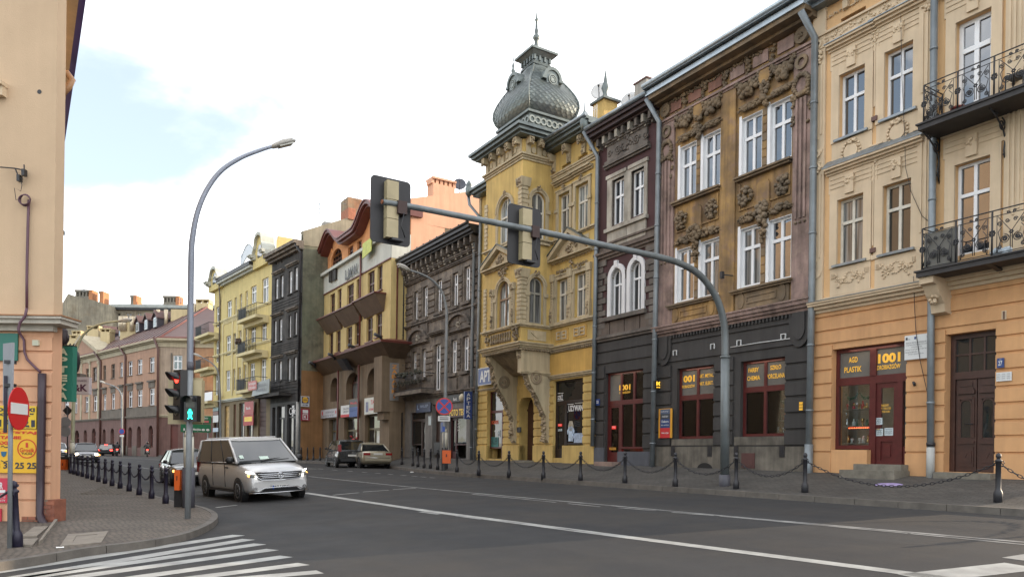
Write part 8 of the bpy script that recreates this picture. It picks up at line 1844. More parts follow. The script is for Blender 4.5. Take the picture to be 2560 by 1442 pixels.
M_CHG=stucco('dull_chimney_render',(.17,.155,.125),var=.12,streak=.15);M_CHO=stucco('sun_tinted_chimney_side',(.40,.17,.075),var=.15,streak=.1)  # narrow right sides carry the low sun's orange in their colour
for x0,x1,y0,y1,dd in((188,230,724,748,-1),(248,258,728,756,-1),(326,341,738,768,-3),(408,447,739,768,-3)):
 cf=f.off(dd);u0,u1=cf.u(x0,y1),cf.u(x1,y1);vt,vb_=cf.v((x0+x1)/2,y0),cf.v((x0+x1)/2,y1)-1.0
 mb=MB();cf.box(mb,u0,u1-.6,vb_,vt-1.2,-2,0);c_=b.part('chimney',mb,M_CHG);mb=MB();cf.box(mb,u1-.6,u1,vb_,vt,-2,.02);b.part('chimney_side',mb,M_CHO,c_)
 n=max(3,int((u1-u0)/.7));mb=MB()
 for i in range(n):u=u0+(u1-.6-u0)*i/n;cf.box(mb,u,u+.32,vt-1.2,vt-.4,-2,0)
 cf.box(mb,u0-.1,u1-.55,vt-.4,vt,-2.05,.06);b.part('slotted_chimney_top',mb,M_CHG,c_)
for x,y0,y1,lb in((210,724,716,'short aerial on the broad left chimney of the distant grey house'),(255,728,709,'tall aerial on the slim sunlit chimney of the distant grey house'),(452,760,744,'bent aerial right of the broad slotted chimney')):
 mb=MB();P0,P1=f.W(*f.uv(x,y0)),f.W(*f.uv(x,y1));mb.tube([P0,P1],.06,4);
 for k in range(3):mb.tube([f.W(f.u(x,y1)-.5,f.v(x,y1)-.3-k*.3),f.W(f.u(x,y1)+.5,f.v(x,y1)-.3-k*.3)],.04,4)
 tag(mb.build('aerial',M_ZINC),lb,'aerial')
# corner house on the left
M_TAN=stucco('smooth_tan_render',(.53,.385,.25),var=.06,streak=.03,scale=.9,c2amt=.35,col2=(.48,.34,.215),c2scale=.3)
M_PEACHL=stucco('peach_rusticated_render',(.60,.335,.20),var=.08,streak=.12)
M_BRK=[mat('brick_%d'%i,c,.85,var=.25,scale=8,bump=.4,bscale=40)for i,c in enumerate(((.235,.085,.05),(.27,.10,.058),(.20,.075,.048)))]
cA=on_left(137,1303);X1=Vector((math.cos(YAW),-math.sin(YAW)))
pc=Vector((cA.x,cA.y));f=F(tuple(pc-X1*9),tuple(pc));b=Bld('peach_corner_house','tall tan and peach corner house with brick plinth at the left edge',f,base=cA.z);FD=f;BL=b
L_=f.L;zb=cA.z-.5;vcor=f.v(70,826);uE=f.u(131,1000);print('left corner u',uE,L_)
st=F(tuple(f.W(uE,0,0).xy),tuple(Vector(f.W(uE,0,0).xy)+Vector((-.02,1.0))*40))
ztop=16.5
mb=MB();f.box(mb,0,uE,zb,vcor+.2,-.3,0);b.part('ground_floor_wall',mb,M_PEACHL)
mb=MB();f.box(mb,0,uE,vcor+.2,ztop,-.3,.0);b.part('upper_wall',mb,M_TAN)
mb=MB();st.box(mb,.35,40,zb,ztop-2.2,-.3,-.005);b.part('street_front_wall',mb,M_TAN)
P=[Vector(f.W(0,0,-.3).xy),Vector(f.W(uE-.1,0,-.3).xy),Vector(st.W(.35,0,-.3).xy),Vector(st.W(39.9,0,-.3).xy),Vector(st.W(39.9,0,-14).xy),Vector(st.W(8,0,-14).xy)];n_=len(P);mb=MB()
mb.add([(*p,zb)for p in P]+[(*p,ztop-.02)for p in P],[tuple(range(n_))[::-1],tuple(range(n_,2*n_))]+[(i,(i+1)%n_,n_+(i+1)%n_,n_+i)for i in range(n_)]);b.part('rear_block',mb,M_TAN)
gy=[880,927.5,967.5,1007,1047,1088,1128,1167,1208,1251]
gv=[f.v(115,y)for y in gy[::-1]]+[f.v(115,840)]
vbk=f.v(115,1251)
for i,(v0,v1_)in enumerate(zip(gv,gv[1:])):
 ss_=[0.0];u=.35 if i%2 else.85
 while u<uE-.5:ss_.append(u);u+=1.45
 ss_.append(uE)
 for a,c in zip(ss_,ss_[1:]):mb=MB();e=.016;mb.hexa([f.W(a+e,v0+e,-.01),f.W(c-(e if c<uE else 0),v0+e,-.01),f.W(c-(e if c<uE else 0),v0+e+.012,.04),f.W(a+e,v0+e+.012,.04),f.W(a+e,v1_-e,-.01),f.W(c-(e if c<uE else 0),v1_-e,-.01),f.W(c-(e if c<uE else 0),v1_-e-.012,.04),f.W(a+e,v1_-e-.012,.04)]);b.part('rusticated_block',mb,M_PEACHL)
mb=MB();f.box(mb,0,uE,f.v(90,1305),vbk-.02,-.01,.045);b.part('lower_render',mb,M_PEACHL)
uB=f.u(142.5,1280)
def brick_zone(ua,ub_,va,vb__,d):
 h=.077;v=va;r=0
 mb=MB();f.box(mb,ua,ub_-.01,va,vb__,-.02,d-.012);b.part('mortar',mb,mat('brick_mortar',(.20,.14,.10),.9,var=.2))
 while v+h<=vb__+.02:
  u=ua-(.13 if r%2 else 0)
  while u<ub_:
   a,c=max(u,ua),min(u+.25,ub_)
   if c-a>.04:mb=MB();f.box(mb,a+.006,c-.006,v+.006,v+h-.006,d-.03,d+random.uniform(-.003,.006));b.part('brick',mb,random.choice(M_BRK))
   u+=.262
  v+=h;r+=1
q=f.W(uE-.3,0,.0);zg=zpl(q.x,q.y)
brick_zone(f.u(104,1280),uB,zg-.05,f.v(120,1248),.09);brick_zone(f.u(58,1310),f.u(104,1310),zg-.05,f.v(80,1290),.06);brick_zone(f.u(-40,1320),f.u(58,1320),zg-.05,f.v(30,1306),.06)
mb=MB();mb.hexa([f.W(uE-.02,zg-.1,-.3),f.W(uB,zg-.1,-.3),f.W(uB,zg-.1,.08),f.W(uE-.02,zg-.1,.08),f.W(uE-.02,f.v(120,1248),-.3),f.W(uB,f.v(120,1248),-.3),f.W(uB,f.v(120,1248),.08),f.W(uE-.02,f.v(120,1248),.08)]);b.part('corner_plinth',mb,M_BRK[0])
uc=f.u(161,800,.25);mb=MB();f.box(mb,0,uE+.05,vcor-.02,vcor+.10,-.05,.10);f.box(mb,0,uc-.05,vcor+.10,f.v(80,803),-.3,.30);f.box(mb,0,uc,f.v(80,803),f.v(80,797),-.3,.36);b.part('cornice',mb,stucco('pale_grey_cornice',(.50,.46,.39),var=.06,streak=.15));mb=MB();f.box(mb,0,uc+.02,f.v(80,797),f.v(80,794),-.3,.38);b.part('cornice_flashing',mb,mat('orange_brown_flashing',(.30,.14,.06),.6,var=.1))
M_GUT=mat('deep_blue_gutter',(.045,.03,.20),.4,var=.1)
ze=st.v(150,290,.5)if False else 11.6
for s0,s1,d,z0,z1_,m_,nm in((.4,26,.42,ztop-5.15,ztop-4.9,M_CREAM,'eaves_soffit'),(.3,26,.58,ztop-4.9,ztop-4.68,M_GUT,'gutter')):mb=MB();st.box(mb,s0,s1,z0,z1_,-.3,d);b.part(nm,mb,m_)
M_ORPIPE=mat('sun_tinted_pipe',(.42,.23,.11),.45,var=.1)  # orange of the low sun is put into the pipe colour
pz=EZ+(1119-190)/FPX*22
P=[at_s(150,182,21.2),at_s(168,184,21.2),at_s(180,200,21.2),at_s(172,216,21.2),at_s(150,240,21.2)];mb=MB();mb.tube(P,.085,8);b.part('downpipe_elbow',mb,M_ORPIPE)
for x0,y0,x1,y1,s_,m_,nm in((137,292,157,352,24,M_CREAMP,'window_bay'),(138,402,152,428,28,M_CREAM,'sill'),(138,372,148,400,27,M_CREAM,'ornament'),(136,432,145,456,30,M_CREAM,'bracket'),(134,736,146,770,34,M_CREAMP,'ledge')):
 p,q=at_s(x0,y0,s_),at_s(x1,y1,s_);mb=MB();mb.box(p.x-.4,q.x,s_,s_+1.2,q.z,p.z);b.part(nm,mb,m_)
for x,y in((150,511),(158,580),(141,686)):p,q=at_s(132,y,27),at_s(x+2,y-2,27);mb=MB();mb.tube([p,q],.03,5);mb.tube([q,q-Vector((0,0,.12))],.025,5);b.part('cable_bracket',mb,M_BLACK)
mb=MB();f.disc(mb,*f.uv(98.5,230),.045,.045,-.002,.004,14);b.part('drain_hole',mb,M_BLACK)
mb=MB();u,v=f.uv(95,858);f.box(mb,u-.06,u+.06,v-.055,v+.055,.03,.09);f.disc(mb,u+.01,v,.015,.015,.09,.095,8);tag(mb.build('sensor_box',mat('pale_box',(.50,.50,.38),.5,var=0)),'small pale square box on the peach wall above the downpipe','junction box')
mb=MB();u,v=f.uv(20,216);f.box(mb,u-1.2,u,v-.05,v+.03,0,.22);f.box(mb,u-1.2,u-.02,v-.24,v-.05,0,.14);b.part('sill',mb,M_CREAM)
mb=MB()
for P in([(0,418),(36,421),(62,426)],[(38,422),(48,446),(56,448)],[(60,412),(61,440)],[(40,424),(55,462),(52,478),(36,470),(40,500),(52,496)]):mb.tube([f.W(*f.uv(x,y,.12),.12)for x,y in P],.014 if len(P)<5 else.007,5)
for x,y in((60,430),(48,444)):u,v=f.uv(x,y,.12);f.box(mb,u-.03,u+.03,v-.08,v+.05,.06,.16)
b.part('cable_bracket',mb,M_BLACK)
mb=MB();u,v=f.uv(62,500,.1)
for k in range(3):mb.tube([f.W(u+.10*math.cos(a)*(1+.08*k),v+.12*math.sin(a)*(1-.1*k),.08+.02*k)for a in[i*math.pi/8 for i in range(17)]],.012,5)
mb.tube([f.W(*f.uv(x,y,.06),.06)for x,y in((72,500),(70,560),(68,640),(67,700),(67,770))],.026,6)
mb.tube([f.W(*f.uv(x,y,.06 if y>835 else.42),.06 if y>835 else.42)for x,y in((67,770),(63,790),(50,806),(46,822),(50,834))],.026,6)
mb.tube([f.W(*f.uv(x,y,.07),.07)for x,y in((50,834),(60,850),(61,880),(68,898),(88,918),(101,930))],.026,6);b.part('drain_cable',mb,mat('plum_conduit',(.10,.045,.065),.5,var=.1))
mb=MB();P=[(105,933),(104.5,1000),(103,1100),(101,1200),(100,1285),(104,1300),(112,1312),(118,1318)];mb.tube([f.W(*f.uv(x,y,.10 if y<1290 else.22),.10 if y<1290 else.22)for x,y in P],.075,8);u,v=f.uv(92,1294,.1);mb.tube([f.W(u,v,.1),f.W(u+.14,v+.03,.1)],.05,6);b.part('downpipe',mb,mat('dark_plum_pipe',(.030,.016,.024),.45,var=.2))
M_GRN=mat('pharmacy_green',(.012,.13,.095),.45,var=.06);M_CRL=mat('cream_letters',(.62,.60,.42),.5,var=0)
board('green_wall_board','plain dark green board on the upper peach wall at the left edge',f,-60,46,833,901,.06,M_GRN)
M_TAXY=mat('taxi_yellow',(.66,.44,.015),.45,var=.04);M_TAXO=mat('taxi_orange_yellow',(.66,.37,.012),.45,var=.04);M_REDL=mat('red_letters',(.50,.03,.008),.5,var=0)
bd=board('taxi_sign','upper yellow taxi sign with black letters beside the downpipe',f,-62,93,1014,1071,.07,M_TAXY);o,u0,u1,v0,v1_,d=bd
lp('RADIO TAXI',f,-36,87,1018.5,1028.5,d,M_INK,o,.05);lp('"AKACJA"',f,-34,84,1032,1042,d,M_INK,o,.05);lp('19621',f,-6,87,1048,1067,d,M_INK,o,.06);lp('CALODOBOWO',f,45,82,1068,1070.3,d,M_INK,o,0)
bd=board('taxi_sign','lower orange yellow taxi sign with red letters and phone number',f,-62,98,1073,1181,.07,M_TAXO);o,u0,u1,v0,v1_,d=bd
lp('KORZYSTAJ',f,-52,91,1077,1085,d,M_REDL,o,.05);lp('TANIE',f,0,53,1089,1097,d,M_REDL,o,.05);lp('TAXI',f,-20,20,1102,1111,d,M_REDL,o,.05)
u,v=f.uv(67,1121,d);mb=MB();rr_=f.u(91,1121,d)-u;f.ring(mb,u,v,rr_*.90,rr_,d-.004,d,0,360,28);mb.build('red_ring',M_REDL,o)
lp('1',f,64,70,1106,1118,d,M_REDL,o,.03);lp('Grosik',f,49,86,1119,1130,d,M_REDL,o,.02);lp('TAXI',f,53,80,1131,1136,d,mat('brown_letters',(.10,.05,.005),.5,var=0),o,.03);lp('33 33 25 25',f,-22,90,1155,1171,d,M_INK,o,.03)
mb=MB();q=[(2,1128),(17,1128),(14,1138),(9,1142),(4,1138)];f.poly(mb,[f.uv(x,y,d)for x,y in q],d-.004,d+.003);mb.build('blue_emblem',mat('emblem_blue',(.01,.10,.20),.5,var=0),o)
mb=MB();mb.tube([f.W(*f.uv(x,y,d),d)for x,y in((2,1116),(8,1114),(12,1118),(22,1116))],.008,4);mb.tube([f.W(*f.uv(x,y,d),d)for x,y in((2,1150),(10,1154),(22,1151))],.008,4);mb.build('drawn_lines',M_INK,o)
bd=board('red_wall_poster','red poster with white print at the left edge below the taxi signs',f,-40,20,1194,1256,.06,mat('poster_red',(.47,.03,.06),.5,var=.04),'poster');o,u0,u1,v0,v1_,d=bd;lp('R',f,0,7,1205,1222,d,M_SIGNW,o,.03)
mb=MB();f.box(mb,u0,f.u(13,1227,d),f.v(5,1231,d),f.v(5,1224,d),d-.004,d);mb.build('white_strip',M_SIGNW,o);lp('OFERTA',f,-20,13,1233,1238,d,M_SIGNW,o,0);lp('OD 8 DO 17',f,-24,13,1240,1245,d,M_SIGNW,o,0);lp('SOBOTY',f,-20,13,1248,1253,d,M_SIGNW,o,0)
board('red_post_panel','narrow red panel at the far left edge below the poster',f,-40,4.5,1270,1330,.07,MATS['poster_red'],'panel')
sg_=F(tuple(f.W(uE,0,.0).xy),tuple(Vector(f.W(uE,0,.0).xy)+X1*1.0));sg_=F(tuple(sg_.W(0,0,-.55).xy),tuple(sg_.W(1,0,-.55).xy))
a,c,v0,v1_=sg_.u(134,930),sg_.u(181,930),sg_.v(158,1003),sg_.v(158,865)
o=thing('green_pharmacy_sign','tall green projecting pharmacy sign with cream letters on the left corner house','sign',sg_.W((a+c)/2,v0,0));mb=MB();sg_.box(mb,a,c,v0,v1_,-.16,0);mb.build('panel',mat('teal_green_sign',(.025,.155,.11),.4,var=.06),o)
column_lettering('APTEKA',sg_,a+(c-a)*.28,c-(c-a)*.26,v1_-.03,v0+.02,.006,M_CRL,o,.05)
mb=MB();sg_.box(mb,a-.02,c-.0,v1_,v1_+.025,-.16,.01)
for k in range(5):mb.tube([sg_.W(a+(c-a)*(.1+.2*k),v1_+.02,-.08),sg_.W(a+(c-a)*(.16+.2*k),v1_+.07,-.08)],.012,4)
mb.build('top_bracket',M_BLACK,o)
q=sg_.W(sg_.u(150,862),v1_+.04,-.08);ow=thing('decoy_owl','dark brown owl figure perched on top of the green pharmacy sign','figure',q);h_=sg_.v(150,818)-v1_-.04;mb=MB()
mb.lathe(q,[(.04,0),(.09,h_*.08),(.125,h_*.3),(.12,h_*.55),(.095,h_*.72),(.10,h_*.82),(.085,h_*.92),(.03,h_*.99)],12);mb.build('body',mat('owl_brown',(.032,.022,.024),.6,var=.3,scale=14),ow)
for sx in(-1,1):mb=MB();mb.blob((q.x+sx*.055*X1.x,q.y+sx*.055*X1.y,q.z+h_*1.0),(.022,.022,.05));mb.build('ear',MATS['owl_brown'],ow);mb=MB();mb.blob((q.x+sx*.105*X1.x,q.y+sx*.105*X1.y,q.z+h_*.42),(.04,.06,h_*.28));mb.build('wing',MATS['owl_brown'],ow)
mb=MB();mb.blob((q.x-.06,q.y-.10,q.z+h_*.8),(.02,.03,.03));mb.build('beak',M_BLACK,ow)
sk=F(tuple(sg_.W(0,0,-6).xy),tuple(sg_.W(1,0,-6).xy));a,c,v0,v1_=sk.u(176,960),sk.u(222,960),sk.v(200,985),sk.v(200,942)
o=thing('white_projecting_sign','pinkish white projecting shop sign with purple letters behind the green sign','sign',sk.W((a+c)/2,v0,0));mb=MB();sk.box(mb,a,c,v0,v1_,-.15,0);mb.build('panel',mat('pinkish_white_panel',(.50,.44,.45),.5,var=.03),o)
lettering('&K',sk,sk.u(183,968),sk.u(219,968),sk.v(200,978),sk.v(200,960),.006,mat('plum_letters',(.075,.02,.05),.5,var=0),o,.03);lettering('KONARSKI',sk,sk.u(189,952),sk.u(217,952),sk.v(203,954),sk.v(203,949),.006,MATS['plum_letters'],o,0)
mb=MB();q=sk.W(sk.u(186,902),sk.v(186,902),.1);mb.lathe((q.x,q.y,q.z-.45),[(.03,0),(.16,.15),(.21,.42),(.17,.68),(.03,.85)],12);tag(mb.build('round_wall_lamp',M_BLACK),'round black lamp shell sticking out behind the green pharmacy sign','lamp')
for x,y,w in((0,934,44),):mb=MB();sk.box(mb,sk.u(181,940),sk.u(196,940),sk.v(190,941),sk.v(190,932),-.4,-.1);tag(mb.build('wall_ledge',M_GREYB),'brown stone ledge just above the white projecting sign','ledge')
# bollards and chains
M_BOLR=mat('bollard_black',(.020,.020,.024),.5,var=.3,scale=9);M_BOLL=mat('bollard_dark_blue',(.014,.012,.030),.5,var=.3,scale=9)
def bollard(nm,m):
 o=thing('bollard','x','bollard',(0,0,0),local=True)
 mb=MB();mb.lathe((0,0,-.05),[(.085,0),(.085,.22),(.075,.26),(.060,.29),(.052,.31),(.050,.86),(.066,.87),(.066,.90),(.045,.91),(.040,.935)],14);mb.build('post',m,o)
 mb=MB();mb.lathe((0,0,.875),[(.02,0),(.045,.025),(.052,.06),(.043,.10),(.01,.122)],12);mb.build('knob',m,o)
 for sg in(-1,1):mb=MB();mb.tube([(0,sg*(.05+.03*(1-math.cos(a))),.80+.03*math.sin(a))for a in[i*math.pi/4 for i in range(9)]],.009,5);mb.build('chain_eye',m,o)
 return o
ORD=['first','second','third','fourth','fifth','sixth','seventh','eighth','ninth','tenth','eleventh','twelfth','thirteenth','fourteenth','fifteenth','sixteenth','seventeenth','eighteenth']
def place(proto,used,P,ang,label,group):
 o=proto if not used[0]else copy_tree(proto);used[0]=True
 o.location=P;o.rotation_euler=(0,0,ang);o['label']=label;o['group']=group;return o
def chain(a,b,sag,label,group,m):
 mb=MB();n=max(6,int((b-a).length/.088));d=(b-a).normalized();side=Vector((-d.y,d.x,0))
 pts=[a+(b-a)*(i/n)+Vector((0,0,-sag*4*(i/n)*(1-i/n)))for i in range(n+1)]
 for i in range(n):
  p,q=pts[i],pts[i+1];t=(q-p).normalized();w=side if i%2 else t.cross(side).normalized();c=(p+q)/2;L_=(q-p).length*.66
  mb.tube([c+t*(L_*math.cos(k))+w*(.026*math.sin(k))for k in[j*math.pi/4 for j in range(9)]],.0085,4,cap=False)
 tag(mb.build('chain',m,origin=a),label,'chain',group)
pr_=bollard('r',M_BOLR);used=[False]
RB=[(2495,1253.8),(2012,1230.6),(1840,1221.6),(1688,1215.5),(1562,1207),(1451,1201),(1358,1195.5),(1272,1190.3),(1196.6,1185.7),(1142,1179.6),(1094,1174),(1076,1170),(1060,1169.7),(1044.7,1166.8),(1032,1164.5),(1004.8,1161),(800,1150.5),(783.5,1150),(768.5,1150),(753,1150)]
rp=[on_right(*p)for p in RB]
where=['right of the brown entrance door','by the pipe left of the orange house','right of the tall signal mast','before the left black shop window','in front of the maroon house shop','by the clothes shop of the yellow house','in front of the arched yellow house doorway','in front of the left yellow house shop','at the left edge of the yellow house','right of the orange litter bin','just left of the orange litter bin','second left of the orange litter bin','third left of the orange litter bin','fourth left of the orange litter bin','fifth left of the orange litter bin','nearest the beige parked car','nearest the black parked car','second left of the black parked car','third left of the black parked car','fourth left of the black parked car']
for p,w in zip(rp,where):place(pr_,used,p,0,'black iron bollard on right pavement '+w,'bollards along the right pavement')
extra=on_right(2960,1283);place(pr_,used,extra,0,'black iron bollard beyond the right edge of the view','bollards along the right pavement')
seq=[extra]+rp[:10]
for i,(a,b_)in enumerate(zip(seq,seq[1:])):
 e=Vector((0,0,.80));chain(a+e,b_+e,.56 if i<2 else.42,'sagging black chain between bollards, %s from the right edge of the pavement'%ORD[i],'chains along the right pavement',M_BOLR)
pl_=bollard('l',M_BOLL);used=[False]
lp_=bolL+[on_left(x,y)for x,y in((185,1185),(176,1182.5))]
for i,p in enumerate(lp_):place(pl_,used,p,0,'dark blue bollard on the left pavement edge, %s from the traffic light'%ORD[i],'bollards along the left pavement')
for i,(a,b_)in enumerate(zip(lp_,lp_[1:])):
 e=Vector((0,0,.80));chain(a+e,b_+e,.26,'dark chain along the left pavement, %s from the traffic light'%ORD[i],'chains along the left pavement',M_BOLL)
q=on_left(42,1366);o=copy_tree(pl_);o.location=q;o.rotation_euler=(R(2),R(-3),0);o['label']='leaning dark plum bollard beside the no entry post at the corner house';o['group']='bollards at the corner'
q2=on_left(94,1165);o=copy_tree(pl_);q2=at_D(147,1172,46);o.location=Vector((q2.x,q2.y,zpl(0,q2.y)));o['label']='dark blue bollard far off beside the corner house wall';o['group']='bollards at the corner'
mb=MB();a=q+Vector((0,0,.92));mb.tube([a,at_D(-40,1268,14.9)],.022,6);tag(mb.build('guard_rail',M_BOLL),'dark rail running from the leaning bollard out of the left edge','rail')
# signal mast with a long arm, seen from behind
M_MAST=mat('mast_grey_paint',(.155,.175,.18),.45,metal=.2,var=.18,scale=2.0,streak=.2);M_MASTD=mat('mast_dark_base',(.07,.07,.085),.55,var=.2)
M_HBOX=mat('beige_signal_housing',(.36,.30,.175),.5,var=.15,scale=3);M_BOARD=mat('black_backing_board',(.013,.013,.016),.55,var=.3,scale=2)
B0=on_right(1812,1213);SM=B0.y
A_=lambda x,y:at_s(x,y,SM)
mast=thing('signal_mast','tall grey curved mast arm carrying two signal heads seen from behind','traffic light',B0)
mb=MB();mb.tube([B0-Vector((0,0,.2)),A_(1812,1186)],.155,14);mb.build('base_sleeve',M_MASTD,mast)
mb=MB();mb.tube([A_(1812,1186),A_(1813,893)],.125,14);mb.lathe(A_(1813,895),[(.14,0),(.14,.06)],14);mb.build('lower_pole',M_MAST,mast)
def spline(P,n=6):
 P=[Vector(p)for p in P];out=[]
 for i in range(len(P)-1):
  p0,p1,p2,p3=P[max(i-1,0)],P[i],P[i+1],P[min(i+2,len(P)-1)]
  for k in range(n):
   t=k/n;out.append(.5*((2*p1)+(p2-p0)*t+(2*p0-5*p1+4*p2-p3)*t*t+(3*p1-p0-3*p2+p3)*t**3))
 return out+[P[-1]]
P=spline([A_(x,y)for x,y in((1813,893),(1812,830),(1804,780),(1786,735),(1752,690),(1708,662),(1650,643),(1500,611),(1345,578),(1180,546),(1040,519),(957,505))])
mb=MB();mb.tube(P,[.108-.05*i/len(P)for i in range(len(P))],12);mb.build('arm',M_MAST,mast)
mb=MB();mb.tube([P[-1],P[-1]+Vector((-.03,0,0))],.045,10);mb.build('arm_end_cap',mat('rusty_end',(.20,.07,.03),.8,var=.2),mast)
def head(xl,xr,yt,yb,yarm,lab):
 ym=(yt+yb)/2;l,r=A_(xl,ym),A_(xr,ym);t,b_=A_((xl+xr)/2,yt),A_((xl+xr)/2,yb);w=(r.x-l.x)/2;c=Vector(((l.x+r.x)/2,SM-.0,(t.z+b_.z)/2));H_=(t.z-b_.z)/2
 g=F((c.x-w,SM+.16),(c.x+w,SM+.16));e=.09
 mb=MB();pts=[]
 for cx_,cz,a0 in((2*w-e,c.z+H_-e,0),(e,c.z+H_-e,90),(e,c.z-H_+e,180),(2*w-e,c.z-H_+e,270)):pts+=[(cx_+e*math.cos(R(a0+k*30)),cz+e*math.sin(R(a0+k*30)))for k in range(4)]
 g.poly(mb,pts,-.03,0);o=mb.build('backing_board',M_BOARD,mast);o['label']=lab
 for k in range(3):mb=MB();g.box(mb,w-.16,w+.10,c.z-H_*.86+k*H_*.575,c.z-H_*.86+(k+1)*H_*.575-.012,0,.17);mb.build('lamp_housing',M_HBOX,mast)
 mb=MB();g.box(mb,w+.10,w+.13,c.z-H_*.85,c.z+H_*.9,.0,.16);mb.tube([g.W(w+.19,c.z-H_*.1,.26),g.W(w+.12,c.z-H_*.5,.27),g.W(w+.22,c.z-H_*.84,.25)],.012,5);g.box(mb,w-.05,w+.22,c.z-H_*.93,c.z-H_*.86,.02,.2);mb.build('cable',M_BLACK,mast)
 mb=MB();za=A_((xl+xr)/2,yarm).z;g.box(mb,w+.06,w+.26,za-.14,za+.13,.02,.26);mb.build('clamp',mat('rusty_clamp',(.045,.025,.022),.7,var=.3),mast)
head(934,1034,440,606,517,'left of the two black backing boards');head(1279,1361,511,660,578,'right of the two black backing boards')
# traffic light with pedestrian signal on the left corner
M_POLE=mat('pole_grey_paint',(.20,.215,.225),.5,metal=.15,var=.15,scale=3,streak=.15)
B1=on_left(469,1296);D1=B1.x*math.sin(YAW)+B1.y*math.cos(YAW);S1=lambda x,y,dd=0:at_D(x,y,D1+dd)
tl=thing('traffic_light','traffic light showing red beside a green walking man on the left corner','traffic light',B1)
mb=MB();mb.tube([B1-Vector((0,0,.1)),S1(476,908)],.062,12);mb.build('pole',M_POLE,tl)
mb=MB();mb.tube([S1(476,925),S1(476,905)],.068,12);mb.build('pole_cap',M_MASTD,tl)
RX=Vector((math.cos(YAW),-math.sin(YAW),0));RD=Vector((math.sin(YAW),math.cos(YAW),0));UZ=Vector((0,0,1))
def frame(ax,ad):n=(RX*ax+RD*ad).normalized();return n,UZ.cross(n).normalized()
M_SIGB=mat('signal_black',(.011,.011,.012),.4,var=.1)
n_,s_=frame(-.64,-.77)
def obox(mb,c,n,s,hw,hd,hh):mb.hexa([c+s*a*hw+n*b_*hd+UZ*d*hh for d in(-1,1)for a,b_ in((-1,-1),(1,-1),(1,1),(-1,1))])
c0=S1(452,987);hh=(S1(455,926).z-S1(455,1050).z)/2
mb=MB();obox(mb,c0,n_,s_,.155,.09,hh);mb.build('signal_housing',M_SIGB,tl)
for k,(m_,nm)in enumerate(((glow('red_signal',(1.0,.035,.02),3.2),'red_lamp'),(mat('dull_lens',(.05,.05,.04),.3,var=0),'dark_lens'),(MATS['dull_lens'],'dark_lens'))):
 c=c0+UZ*hh*(.66-.66*k)+n_*.095
 mb=MB();mb.tube_rings([[c+n_*.012*j+(s_*math.cos(a)+UZ*math.sin(a))*(.105-.03*j)for a in[i*math.pi/9 for i in range(18)]]for j in(0,1)]);mb.build(nm,m_,tl)
 mb=MB();rr_=[[c+n_*(.0+.24*j)*(1 if j==0 else(.55+.45*math.sin(a)))+(s_*math.cos(a)+UZ*math.sin(a))*(.122 if q==0 else.114)for a in[R(-20)+i*R(220)/14 for i in range(15)]]for q in(0,1)for j in(0,1)]
 v=rr_[0]+rr_[1]+rr_[3]+rr_[2];n=15;mb.smooth=True;mb.add(v,[(r_*n+i,r_*n+i+1,(r_+1)*n+i+1,(r_+1)*n+i)for r_ in range(3)for i in range(n-1)]);mb.build('visor',M_SIGB,tl)
n2,s2=frame(-.12,-1);c1=S1(481,1021,-.16);h2=(S1(480,989).z-S1(480,1053).z)/2
mb=MB();obox(mb,c1,n2,s2,.145,.08,h2);mb.build('pedestrian_housing',M_SIGB,tl)
mb=MB();obox(mb,c1-UZ*h2*.45+n2*.082,n2,s2,.105,.004,.115);mb.build('pedestrian_lens',mat('dark_green_lens',(.005,.02,.018),.3,var=0),tl)
mb=MB();cg=c1-UZ*h2*.45+n2*.092
for px_,pz,rx,rz in((0,.075,.022,.025),(0,.03,.028,.04),(-.03,.03,.012,.035),(.035,.025,.012,.032),(-.018,-.035,.015,.045),(.022,-.04,.015,.04),(-.032,-.075,.013,.012),(.04,-.075,.013,.012)):
 mb.blob(cg+s2*px_*1.15+UZ*pz*1.2,(rx*1.15,rx*1.15,rz*1.2))
mb.build('walking_man_lamp',glow('green_signal',(.02,1.0,.62),2.6),tl)
mb=MB();obox(mb,c1+UZ*h2*.45+n2*.082,n2,s2,.10,.004,.10);mb.build('dark_lens',MATS['dull_lens'],tl)
mb=MB();cc=c1+UZ*h2*.5+n2*.08;rr_=[[cc+n2*d+(s2*math.cos(a)+UZ*math.sin(a))*.125 for a in[i*math.pi/10 for i in range(11)]]for d in(0,.16)];mb.add(rr_[0]+rr_[1],[(i,i+1,12+i,11+i)for i in range(10)]);mb.build('visor',M_SIGB,tl)
l,r=S1(421,1000,.22),S1(507,1000,.22);t_,b_=S1(480,944,.22),S1(480,1060,.22);mb=MB();c=(l+r)/2;c.z=(t_.z+b_.z)/2;obox(mb,c,RD,RX,(r-l).length/2,.015,(t_.z-b_.z)/2);mb.build('beige_backing_board',M_HBOX,tl)
mb=MB();obox(mb,S1(496,1003,.12),RD,RX,.10,.08,.46);mb.build('rear_signal_housing',M_HBOX,tl)
mb=MB();obox(mb,S1(466,985,-.02),RD,RX,.025,.03,.5);mb.build('mounting_strip',M_HBOX,tl)
